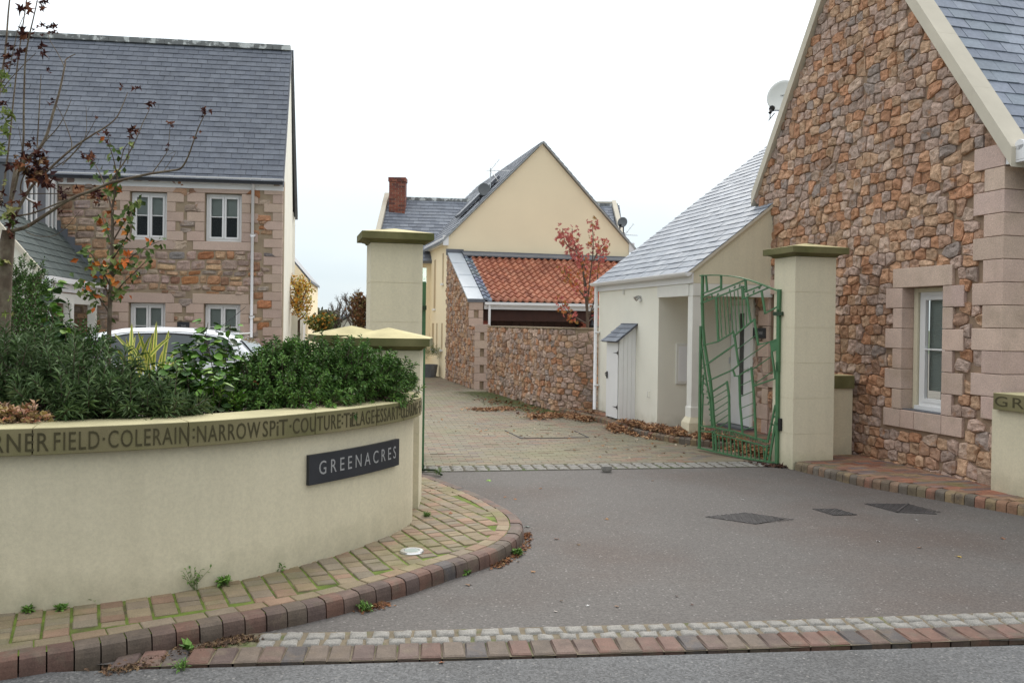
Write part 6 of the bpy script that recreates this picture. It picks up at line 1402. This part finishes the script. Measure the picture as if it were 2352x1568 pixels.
# ---- weeds along the wall foot and kerb
def weed(x, y, z, h, n, cols, ll, lw, label, kind_='weed', upr=1.2, lit=None):
    p = G(x, y, z); p += V((-p.x, -p.y, 0)) * .012; root = MB()
    for k in range(n):
        d = (rdir() * .8 + Z * upr).normalized(); L_ = h * ru(.5, 1); q = p + V((ru(-.02, .02), ru(-.02, .02), 0)); root.tube([q, q + d * L_], [.0015, .001], 3, col=(.10, .15, .05), cap=False)
        for j in range(4 if ll < .05 else 2): leaf(root, q + d * L_ * (.4 + .2 * j), (rdir() + d * .5), Z, ll * ru(.7, 1.2), lw * ru(.8, 1.2), jc(cols))
    root.build(kind_, leaf_m, loc=p, label=label, cat='weed', group='weeds in the paving joints')
WC_ = [(.10, .19, .04), (.075, .15, .035), (.13, .23, .05)]
for a in [(446, 1345, .1, .16, 22, WC_, .022, .011, 'tallest wispy weed standing against the foot of the curved wall'), (515, 1336, .1, .06, 16, WC_, .05, .026, 'broad leaved weed at the curved wall foot, right of the tall wispy one'), (638, 1300, .1, .05, 14, WC_, .045, .024, 'small leafy weed at the wall foot below the left end of the name board'),
          (677, 1292, .1, .05, 6, WC_, .02, .012, 'tiny sprig at the wall foot just right of the small leafy weed'), (208, 1376, .1, .05, 8, WC_, .03, .02, 'small seedling at the wall foot in the left quarter of the picture'), (62, 1398, .1, .03, 12, WC_, .035, .02, 'leafy tuft at the wall foot near the left edge'), (140, 1392, .1, .02, 14, WC_, .03, .018, 'flat mossy weed at the wall foot between the two left seedlings'),
          (838, 1395, 0, .05, 22, WC_, .035, .010, 'grassy weed in the gutter where the kerb curves toward the gate'), (1188, 1268, 0, .04, 16, WC_, .035, .02, 'weed at the outermost bend of the kerb'), (433, 1486, 0, .03, 8, WC_, .06, .04, 'bright round leaved weed against the kerb near the start of the setts'), (420, 1528, 0, .05, 14, WC_, .03, .008, 'grass tuft on the paver row below the kerb'),
          (1073, 1312, 0, .03, 6, WC_, .03, .018, 'tiny green sprout below the kerb right of the round ground light'), (980, 1180, .1, .03, 30, WC_, .03, .006, 'fine grass tuft on the brick paving beside the wall end'), (1005, 1086, .02, .10, 14, WC_, .05, .008, 'grass tuft at the end of the setts near the left gate post')]: weed(*a)
# ---- litter
def litter(name, label, pts, z, n, size, cols, spread, kind=None, cat='leaf litter', heap=.0):
    mb = MB(); 
    for _ in range(n):
        k = rnd.randrange(len(pts)); c = pts[k]; a = pts[min(k + 1, len(pts) - 1)]; p = V(c).lerp(V(a), ru(0, 1)) + V((rnd.gauss(0, spread[0]), rnd.gauss(0, spread[1]), 0)); hh = heap * max(0, 1 - ((p - V(c)).length / .5)) * ru(0, 1)
        zz = .1 if inpoly(p, FPOLY) else 0; d = rdir(); d.z *= .35; maple(mb, V((p.x, p.y, z + zz + .006 + hh)), d, (Z + rdir() * .6), size * ru(.6, 1.2), jc(cols, .7, 1.3), .35)
    o = mb.build(name, leafd_m, label=label, cat=cat, kind='stuff'); return o
LC2 = [(.34, .18, .09), (.40, .22, .11), (.26, .13, .07), (.48, .31, .18), (.17, .09, .055)]
LC = [(.17, .075, .035), (.22, .11, .05), (.13, .06, .035), (.28, .17, .08), (.10, .05, .035), (.24, .10, .04)]
litter('leaf_drift', 'brown leaf drift against the kerb before the white post and bin cupboard', [G(1405, 988), G(1450, 994), G(1500, 1003), G(1560, 1012), G(1620, 1020), G(1700, 1035), G(1745, 1045)], .015, 2600, .055, LC2, (.07, .17), heap=.10)
litter('leaf_drift', 'brown leaf pile lying on the drive below the end of the stone garden wall', [G(1220, 962), G(1260, 958), G(1310, 957), G(1345, 966)], .015, 1000, .055, LC2, (.10, .16), heap=.08)
litter('leaf_drift', 'thin band of leaves on the drive left of the leaf pile', [G(1085, 941), G(1120, 943), G(1160, 940)], .01, 420, .055, LC2, (.12, .14), heap=.03)
litter('leaf_drift', 'sparse far leaves along the green edge of the stone garden wall', [G(1115, 918), G(1150, 925), G(1190, 932), G(1240, 945)], .01, 260, .06, LC, (.2, .5))
litter('leaf_drift', 'damp twigs and leaves in the gutter at the start of the setts', [G(250, 1548), G(380, 1512), G(480, 1486), G(560, 1470)], .002, 700, .02, [(.09, .055, .035), (.14, .08, .045), (.07, .045, .03), (.20, .13, .07)], (.05, .022), heap=.01)
litter('leaf_drift', 'small damp leaf heap at the kerb below the round ground light', [G(830, 1404), G(870, 1390)], .002, 200, .022, LC, (.03, .02)); litter('leaf_drift', 'leaf heap at the outer bend of the kerb', [G(1130, 1306), G(1165, 1290), G(1205, 1262), G(1210, 1230)], .002, 260, .025, LC, (.02, .03))
litter('leaf_drift', 'dark leaves caught at the foot of the open gate', [G(1735, 1062), G(1790, 1072)], .01, 130, .05, [(.06, .035, .03), (.10, .05, .035)], (.08, .06))
mossy = MB()
for _ in range(5200):
    k = rnd.random(); q = V((-.62, 21.1, 0)).lerp(V((.93, 16.5, 0)), k) + V((-abs(rnd.gauss(0, .35)), -abs(rnd.gauss(0, .2)), .008)); mossy.face([q, q + V((.05, 0, .01)), q + V((.03, .05, .006))], jc([(.07, .10, .025), (.09, .12, .03), (.10, .09, .04)]))
mossy.build('moss', leaf_m, kind='stuff', label='green moss along the foot of the stone garden wall', cat='moss')
scat = [(1125, 1104, .05, (.25, .42, .08)), (1185, 1147, .03, (.35, .16, .07)), (1160, 1142, .035, (.35, .16, .07)), (985, 1128, .03, (.22, .12, .07)), (1000, 1120, .03, (.20, .13, .08)), (1035, 1180, .035, (.34, .15, .08)), (1393, 1193, .04, (.30, .17, .08)), (1350, 1392, .02, (.6, .6, .58)), (1418, 1393, .025, (.42, .24, .12)), (1277, 1405, .02, (.5, .45, .4)), (2205, 1279, .04, (.35, .25, .07)), (2305, 1237, .04, (.25, .12, .07)), (2107, 1195, .03, (.6, .6, .58)), (2016, 1243, .03, (.6, .6, .58)), (1705, 1148, .03, (.6, .6, .58)), (1075, 1343, .04, (.2, .12, .07)), (1225, 1313, .035, (.3, .17, .08)), (1290, 1380, .02, (.12, .08, .05)), (1555, 1370, .02, (.1, .05, .04)), (1590, 1390, .02, (.1, .05, .04)), (1280, 1238, .035, (.22, .1, .06)), (1213, 1210, .045, (.2, .22, .2)), (1330, 1252, .03, (.2, .14, .09)), (1500, 1104, .03, (.28, .16, .09)), (1240, 1122, .03, (.3, .16, .08)), (2110, 1258, .03, (.3, .16, .09)), (1205, 1480, .025, (.12, .07, .05)), (1012, 1522, .03, (.28, .12, .06))]
for i, (x, y, s, c) in enumerate(scat):
    p = G(x, y, .1 if x < 1060 and y < 1200 else 0); mb = MB(); maple(mb, p + Z * .006, V((ru(-1, 1), ru(-1, 1), .05)), Z + rdir() * .25, s, c, .25)
    mb.build('fallen_leaf', leafd_m, label='small fallen leaf lying loose on the paving or asphalt', cat='leaf', group='single fallen leaves scattered on the ground')
litter('leaf_scatter', 'few far leaves strewn over the brick drive inside the gate', [G(1010, 960), G(1100, 985), G(1200, 1000), G(1330, 1010), G(1450, 1030), G(1550, 1045), G(1250, 985)], .008, 90, .045, [(.35, .2, .1), (.3, .15, .08), (.5, .42, .32)], (.5, .6))
# loose stone block
p = G(1394, 1081, .012); mb = MB(); rr = random.Random(3); vs = []
mb.box(p - V((.058, .035, 0)), V((.116, .01, 0)), V((-.006, .07, 0)), Z * .062); b = mb.build('stone_block', sett_m, label='single loose grey stone block standing on the sett line of the gateway', cat='stone block', bevel=.012)
# ground light
p = G(946, 1266, .103); gl2 = empty('ground_light', p, 'round steel uplighter set in the brick paving beside the curved wall', 'ground light'); mb = MB(); mb.lathe(p, [(.0, .004), (.052, .004), (.056, .010), (.078, .010), (.085, .001), (.085, -.02)], 40); mb.build('rim', steel_m, gl2, smooth=False); mb = MB(); mb.lathe(p, [(0, .0085), (.053, .0085)], 32); mb.build('lens', lens_m, gl2)
# covers
def cover(pts, name, label, fr_=True, tri=False, seed=0):
    P = [G(x, y, .003) for x, y in pts]; c = sum(P, V((0, 0, 0))) / 4; root = empty(name, c, label, 'manhole cover'); mb = MB(); mb.prism([V((q.x, q.y, -.01)) for q in P], Z * .016); mb.build('plate', iron_m, root); mb = MB(); e1 = P[1] - P[0]; e2 = P[3] - P[0]; n1 = max(3, int(e1.length / .045)); n2 = max(3, int(e2.length / .045))
    for i in range(n1):
        for j in range(n2):
            a, b = (i + .5) / n1, (j + .5) / n2; q = P[0] + e1 * a + e2 * b; q.z = .006; d1, d2 = (e1 / n1, e2 / n2); 
            if (i + j) % 2: d1, d2 = d2, d1
            mb.box(q - d1 * .38 - d2 * .13, d1 * .76, d2 * .26, Z * .004)
    mb.build('tread', iron_m, root)
    if tri: mb = MB(); q0, q1 = P[0], P[2]; mb.bar(V((P[3].x, P[3].y, .011)), V((P[1].x, P[1].y, .011)), (P[2] - P[0]).normalized() * .02, Z * .005); mb.build('joint_bar', iron_m, root)
cover([(1620, 1186), (1736, 1203), (1800, 1191), (1712, 1177)], 'manhole_cover', 'largest patterned iron cover in the asphalt, leftmost of three in a row')
cover([(1866, 1168), (1915, 1183), (1968, 1181), (1922, 1168)], 'manhole_cover', 'small iron cover between the two larger ones in the asphalt')
cover([(1985, 1156), (2060, 1176), (2152, 1180), (2086, 1157)], 'manhole_cover', 'dark iron cover split by a bar, nearest the right kerb', tri=True)
cover([(2338, 1414), (2352, 1423), (2420, 1423), (2400, 1413)], 'manhole_cover', 'iron grating corner cut by the right edge of the picture')
P = [G(x, y, .012) for x, y in [(1160, 988), (1198, 1006), (1352, 1004), (1320, 989)]]; mb = MB()
for a, b in ((0, 1), (1, 2), (2, 3)): mb.bar(P[a], P[b], (P[b] - P[a]).cross(Z).normalized() * .014, Z * .010)
mb.build('recessed_cover', iron_m, label='paving filled access cover outlined by a thin metal edge in the brick drive', cat='access cover')
# gate stop iron at the left gate post
mb = MB(); mb.tube([G(975, 1078, .04), G(1000, 1079, .05), G(1015, 1090, .02)], .012, 6); mb.tube([G(968, 1077, .03) + V((.03 * math.cos(a), 0, .03 + .03 * math.sin(a))) for a in [i * .7 for i in range(10)]], .006, 5); mb.build('gate_stop', gated_m, label='rusty iron gate fitting on the ground beside the left gate post', cat='gate fitting')
# planter pot by the yellow house
pp = G(985, 866, 0); pot = MB(); pot.lathe(V((pp.x, pp.y, 0)), [(.0, 0), (.22, 0), (.28, .4), (.24, .4), (.22, .32), (0, .32)], 16); pr2 = empty('potted_shrub', (pp.x, pp.y, 0), 'small bushy plant in a grey pot by the yellow house wall', 'potted plant'); pot.build('pot', lead_m, pr2); fo = MB(); shoots(fo, [(a, b, .2) for a, b in dome(150, V((pp.x, pp.y, .62)), (.32, .3, .32), .8, .3)], 9, .07, .014, [(.10, .14, .07), (.13, .17, .09)]); fo.build('foliage', leaf_m, pr2)
# ================================================================ TREES
def tree_t(name, label, branches, sc_px, Yd, leaves_fn, cat='tree', bark=bark_m):
    pass
def tt(x, y): return (x * .3038, y * .3038)
def t5(x, y): return (x * .2604, 340.3 + y * .2604)
YT = 5.75; t1 = empty('young_tree', px3(8, 960, YT), 'leggy young tree with shrivelled dark leaves at the left edge, before the slate roof', 'tree'); tk = MB(); br_ = MB(); lf = MB()
tk.tube([px3(2, 965, YT), px3(4, 850, YT), px3(8, 740, YT), px3(12, 640, YT), px3(16, 560, YT), px3(20, 530, YT)], [.052, .047, .044, .042, .046, .04], 12); trunk = tk.build('trunk', bark_m, t1, smooth=True)
def bough(pts, r0, r1, dY=0.0, mb=br_):
    n = len(pts); c = catmull([px3(x, y, YT + dY * i / max(1, n - 1)) for i, (x, y) in enumerate(pts)], 5); m_ = len(c); mb.tube(c, [(r0 + (r1 - r0) * (i / m_)) * .78 for i in range(m_)], 7); return c
bough([t5(100, 730), t5(230, 695), t5(400, 590), t5(600, 460), t5(870, 350), t5(1000, 300), t5(1307, 230), tt(1300, 1290), tt(1370, 1270), tt(1420, 1190), tt(1460, 1080), tt(1500, 970), tt(1545, 870)], .017, .003, -.5)
bough([tt(1150, 1310), tt(1230, 1200), tt(1270, 1120), tt(1285, 960)], .005, .002, .0); bough([tt(820, 1390), tt(930, 1240), tt(980, 1150), tt(1040, 1030), tt(1080, 930), tt(1130, 830)], .007, .0025)
bough([t5(60, 740), t5(250, 380), tt(340, 1310), tt(540, 1130), tt(700, 1020), tt(800, 960), tt(880, 890), tt(930, 790), tt(965, 700)], .013, .003, .3)
bough([t5(75, 620), t5(100, 450), t5(130, 250), tt(140, 1250), tt(280, 1140), tt(350, 1030), tt(400, 860), tt(450, 690), tt(490, 500), tt(500, 450), tt(570, 410)], .022, .0035, .4)
bough([tt(490, 510), tt(440, 410), tt(370, 290), tt(380, 240)], .004, .002, .1); bough([tt(280, 1120), tt(298, 800), tt(310, 560)], .006, .0025); bough([t5(100, 480), tt(170, 1150), tt(180, 800), tt(190, 480), tt(215, 300), tt(250, 150), tt(280, 10), (95, -60)], .010, .003, -.3)
bough([tt(-40, 700), tt(60, 560), tt(80, 480), tt(130, 250), tt(175, 130)], .006, .002); bough([tt(540, 1120), tt(538, 1060), tt(480, 900), tt(430, 800)], .005, .002); bough([tt(250, 1170), tt(350, 1060), tt(440, 960), tt(500, 850), tt(540, 750)], .006, .002); bough([t5(120, 600), t5(300, 570), t5(600, 450)], .009, .006, -.2)
bough([t5(180, 405), t5(480, 402), t5(860, 425)], .005, .003); bough([tt(300, 1560), tt(160, 1460), tt(200, 1300), tt(330, 1300), tt(500, 1210), tt(640, 1050), tt(730, 890)], .007, .002, -.2); bough([t5(15, 470), t5(-20, 300), (-5, 250), (12, 120), (20, 20), (30, -60)], .014, .005, .3); bough([tt(10, 700), tt(60, 620), tt(190, 480), tt(270, 405)], .005, .002)
bough([t5(230, 740), t5(330, 775), t5(480, 770), t5(600, 680), t5(700, 560)], .004, .002, -.2); bough([t5(-20, 560), (8, 430), (22, 320), (34, 200), (48, 90), (66, -30)], .010, .004, .2)
bough([tt(470, 1250), tt(640, 1050), tt(650, 800)], .004, .0015); bough([tt(840, 1100), tt(790, 960)], .003, .0015); bough([tt(1240, 1290), tt(1330, 1150), tt(1260, 1180)], .003, .001) ; bough([tt(180, 1200), tt(140, 960)], .004, .0015); bough([tt(965, 1240), tt(975, 1120), tt(990, 1000)], .004, .0015)
br_.build('boughs', twig_m if False else bark_m, t1, smooth=True)
dead = [(.055, .018, .016), (.08, .026, .018), (.04, .016, .016), (.16, .06, .03)]
def cluster(x, y, n, s, cols=dead, dY=0.0, rad=9):
    for _ in range(n): p = px3(x + rnd.gauss(0, rad), y + rnd.gauss(0, rad * .8), YT + dY + ru(-.05, .05)); maple(lf, p, rdir() + V((0, 0, -.3)), V((0, -1, .3)) + rdir() * .9, s * ru(.5, 1.1), jc(cols), .6)
for x, y, n, s in [(1550, 850, 6, .045), (1290, 920, 4, .04), (1290, 950, 2, .035), (1275, 1115, 2, .035), (930, 665, 3, .035), (1020, 670, 3, .04), (1155, 810, 2, .05), (1110, 825, 1, .03), (1010, 985, 5, .05), (980, 1025, 2, .04), (970, 980, 1, .04), (1460, 1035, 4, .03), (800, 1000, 4, .045), (800, 1040, 2, .04), (755, 910, 1, .04), (680, 1180, 5, .04), (695, 1225, 2, .03), (395, 790, 3, .045), (355, 540, 2, .03), (310, 350, 3, .045), (310, 415, 3, .05), (200, 80, 6, .06), (300, 50, 4, .05), (330, 10, 5, .05), (190, 250, 9, .06), (285, 205, 3, .04), (360, 220, 2, .03), (405, 220, 3, .04), (395, 260, 3, .035), (325, 250, 2, .03), (75, 350, 4, .05), (150, 390, 6, .05), (70, 420, 4, .05), (120, 435, 3, .045), (50, 490, 4, .055), (240, 1070, 4, .045), (225, 1100, 3, .04), (20, 770, 5, .05)]: cluster(*tt(x, y), n, s, rad=6)
for x, y, n, s in [(310, 100, 9, .06), (370, 150, 8, .06), (330, 60, 6, .06), (180, 120, 8, .06), (140, 180, 5, .055), (340, 260, 14, .075), (300, 210, 8, .07), (390, 290, 6, .07), (560, 395, 6, .045), (620, 390, 4, .045), (830, 420, 6, .05), (900, 430, 4, .04), (300, 545, 2, .06), (945, 515, 2, .035), (140, 660, 5, .05), (130, 770, 4, .05), (560, 525, 2, .035), (60, 440, 5, .05), (780, 70, 5, .045), (170, 470, 3, .05)]: cluster(*t5(x, y), n, s, dead if n < 8 else dead + [(.26, .10, .04), (.20, .12, .06)], -.1, rad=11)
gl3 = [(.16, .20, .05), (.20, .24, .07), (.12, .17, .04), (.25, .24, .09)]
for x, y, n, s in [(4, 170, 5, .06), (8, 205, 3, .05), (8, 262, 5, .06), (6, 292, 5, .07), (5, 345, 4, .06), (15, 490, 5, .08), (22, 500, 4, .07), (4, 420, 3, .05), (5, 600, 4, .06), (18, 720, 2, .05)]: cluster(x, y, n, s, gl3, -.1, 8)
cluster(15, 680, 3, .05, gl3); lf.build('leaves', leafd_m, t1)
# sapling with orange and green leaves
YS = 7.4; t2 = empty('sapling', px3(250, 900, YS), 'slender sapling with sparse green and orange leaves in the middle of the planter', 'tree'); tk = MB(); lf = MB()
def bo(mb, pts, r0, r1, Yd, dY=0): c = catmull([px3(x, y, Yd + dY * i / len(pts)) for i, (x, y) in enumerate(pts)], 5); mb.tube(c, [r0 + (r1 - r0) * i / len(c) for i in range(len(c))], 6); return c
bo(tk, [(249, 900), (251, 748), (256, 620), (258, 560), (258, 481)], .022, .013, YS); tk.build('trunk', bark_m, t2, smooth=True); tk = MB(); cs = []
for pts in [[(258, 481), (262, 440), (272, 400), (284, 345), (300, 325)], [(258, 481), (245, 440), (230, 400), (215, 372)], [(256, 560), (285, 510), (305, 480), (318, 455)], [(255, 640), (290, 600), (330, 570), (372, 552)], [(253, 700), (275, 660), (310, 625), (345, 590)], [(254, 660), (235, 620), (215, 590), (200, 575)], [(252, 720), (225, 680), (200, 665), (175, 650)], [(258, 520), (275, 500), (300, 470)], [(257, 560), (245, 530), (235, 500)], [(258, 481), (268, 420), (262, 370), (245, 320)], [(253, 690), (240, 650), (232, 610)], [(256, 600), (275, 570), (290, 545), (300, 520)], [(254, 640), (268, 615), (280, 600)]]:
    cs.append(bo(tk, pts, .008, .002, YS, ru(-.25, .25)))
tk.build('branches', twig_m, t2, smooth=True); og = [(.55, .14, .03), (.6, .22, .05), (.45, .12, .03)]; gg_ = [(.09, .14, .04), (.13, .19, .06), (.07, .11, .035), (.20, .24, .08)]
for c in cs:
    for i in range(4, len(c)):
        for _ in range(2 if c[i].z < 2.9 else 1):
            d = rdir(); d.z -= .5; q = c[i] + rdir() * .04; o_ = ru(0, 1) < .17; leaf(lf, q, d, V((0, -1, .2)) + rdir() * .6, ru(.055, .085), ru(.035, .05), jc(og if o_ else gg_), .2)
for _ in range(80): q = px3(250 + rnd.gauss(0, 32), 640 + rnd.gauss(0, 45), YS + ru(-.2, .2)); d = rdir(); d.z -= .5; leaf(lf, q, d, V((0, -1, .2)) + rdir() * .6, ru(.055, .085), ru(.035, .05), jc(og if ru(0, 1) < .2 else gg_), .2)
lf.build('leaves', leafd_m, t2)
# red acer behind the garden wall
def compound(mb, q, d, s, cols):
    for k in range(7):
        a = (k - 3) * .42; dd = (d * math.cos(a) + d.cross(V((0, -1, .1))).normalized() * math.sin(a)); leaf(mb, q, dd + rdir() * .15, V((0, -1, .3)), s * (1 - .1 * abs(k - 3)), s * .2, jc(cols), .1)
YA = 18.6; t3 = empty('acer', px3(1352, 800, YA), 'slim tree with fine red leaves rising behind the stone garden wall', 'tree'); tk = MB(); lf = MB(); bo(tk, [(1352, 860), (1350, 760), (1348, 700), (1345, 650)], .04, .022, YA); tk.build('trunk', twig_m, t3, smooth=True); tk = MB(); cs = []
for pts in [[(1350, 750), (1345, 690), (1338, 620), (1325, 570), (1302, 545), (1286, 552)], [(1348, 720), (1355, 640), (1362, 580), (1362, 540), (1360, 510)], [(1348, 740), (1365, 690), (1372, 640), (1378, 590), (1390, 572)], [(1345, 650), (1335, 600), (1318, 560), (1314, 525)], [(1350, 745), (1325, 730), (1300, 712), (1288, 690)], [(1348, 690), (1325, 660), (1305, 640), (1295, 615)], [(1346, 620), (1330, 585), (1300, 560), (1292, 525)], [(1352, 720), (1375, 700), (1395, 680)], [(1350, 740), (1365, 728), (1385, 720)], [(1362, 600), (1375, 575), (1388, 560)]]:
    cs.append(bo(tk, pts, .018, .005, YA, ru(-.4, .4)))
tk.build('branches', twig_m, t3, smooth=True); rd_ = [(.52, .14, .12), (.44, .11, .10), (.58, .20, .16), (.38, .09, .09)]; og2 = [(.42, .14, .04), (.33, .16, .05), (.24, .18, .06), (.5, .12, .05)]
for c in cs:
    for i in range(5, len(c)):
        yy = (c[i].z)
        for _ in range(4): compound(lf, c[i] + rdir() * .13, (rdir() + V((0, 0, -.1))).normalized(), ru(.055, .10), rd_ if (ru(0, 1) < (.85 if yy > 2.9 else .35)) else og2)
lf.build('leaves', leafd_m, t3)
# yellow-leaved young tree in the gap
def small_tree(name, label, x, y0, y1, Yd, nb, spread_px, cols, nl, ls, seed, lf_m=leafd_m, wig=.5, group=None, r0=.06, bare=0.0, cat='tree'):
    r = random.Random(seed); root = empty(name, V((px3(x, 700, Yd).x, Yd, 0)), label, cat, group); tk = MB(); bm2 = MB(); lf = MB(); base = V((px3(x, 700, Yd).x, Yd, 0)); topz = px3(x, y1, Yd).z; b0z = px3(x, y0, Yd).z; sp = spread_px * Yd / FP
    tk.tube([base, base + Z * max(.2, b0z)], [r0, r0 * .8], 8); tk.build('trunk', twig_m, root, smooth=True)
    for k in range(nb):
        t = k / max(1, nb - 1); z0 = b0z + (topz - b0z) * .6 * t; an = k * 2.4; L_ = sp * (1 - .45 * t) * r.uniform(.7, 1.1); p = base + Z * z0; d = V((math.cos(an), math.sin(an), 0)); c = catmull([p, p + d * L_ * .45 + Z * L_ * .45, p + d * L_ + Z * min(L_ * wig * 3, (topz - z0) * r.uniform(.6, 1.0))], 6); bm2.tube(c, [r0 * .5 * (1 - .8 * i / len(c)) for i in range(len(c))], 5)
        for i in range(3, len(c)):
            if bare:
                for _ in range(3): dd = (rdir(r) + (c[i] - c[i - 1]).normalized() * 1.2 + Z * .5).normalized(); ln = sp * r.uniform(.15, .4); e_ = c[i] + dd * ln; bm2.tube([c[i], c[i] + dd * ln * .5 + rdir(r) * ln * .06, e_], [r0 * .14, r0 * .09, r0 * .04], 3, cap=False); [bm2.tube([c[i] + dd * ln * f_, c[i] + dd * ln * f_ + (dd + rdir(r) * .8).normalized() * ln * .5], [r0 * .07, r0 * .03], 3, cap=False) for f_ in (.3, .5, .7)]
            for _ in range(nl): leaf(lf, c[i] + rdir(r) * sp * .22, rdir(r), rdir(r), ls * r.uniform(.7, 1.2), ls * .6, jc(cols), .2)
    bm2.build('branches', twig_m, root)
    if nl: lf.build('leaves', lf_m, root)
    return root
small_tree('young_tree', 'young tree with bright yellow and orange leaves beside the white end wall', 687, 735, 612, 24.0, 11, 38, [(.62, .38, .08), (.66, .48, .14), (.58, .26, .04), (.45, .42, .12)], 7, .10, 3, r0=.045)
small_tree('yellow_bush', 'low bush flecked with orange leaves behind the low pillar caps', 735, 775, 725, 25.5, 12, 34, [(.12, .17, .05), (.60, .30, .06), (.3, .3, .1), (.10, .15, .05)], 9, .12, 5, r0=.03, cat='bush')
small_tree('brown_leaf_tree', 'brown leaved tree just left of the tall left gate pillar', 832, 765, 655, 26, 16, 34, [(.16, .075, .035), (.22, .10, .04), (.12, .06, .03), (.2, .16, .07)], 9, .10, 7, r0=.05)
small_tree('bare_tree', 'bare winter tree on the skyline next to the tall left pillar', 812, 760, 672, 60, 13, 42, [], 0, .1, 11, r0=.11, bare=1, group='bare far trees')
small_tree('bare_tree', 'small bare winter tree on the skyline left of the cottage', 776, 765, 694, 62, 12, 34, [], 0, .1, 13, r0=.10, bare=1, group='bare far trees')
small_tree('far_bush', 'far greenish brown bush on the skyline by the yellow leaves', 728, 770, 712, 45, 14, 38, [(.12, .14, .07), (.16, .15, .08), (.13, .10, .07)], 12, .2, 17, r0=.05, cat='bush')
small_tree('far_bush', 'far dark bush beside the tiny cottage', 755, 775, 716, 55, 12, 30, [(.14, .11, .09), (.12, .12, .07)], 12, .22, 19, r0=.05, cat='bush')
small_tree('far_conifer', 'little dark evergreen at the left end of the cottage', 762, 760, 730, 58, 8, 9, [(.03, .07, .03), (.04, .08, .03)], 20, .25, 23, r0=.04)
# weeds/moss clumps on gate setts
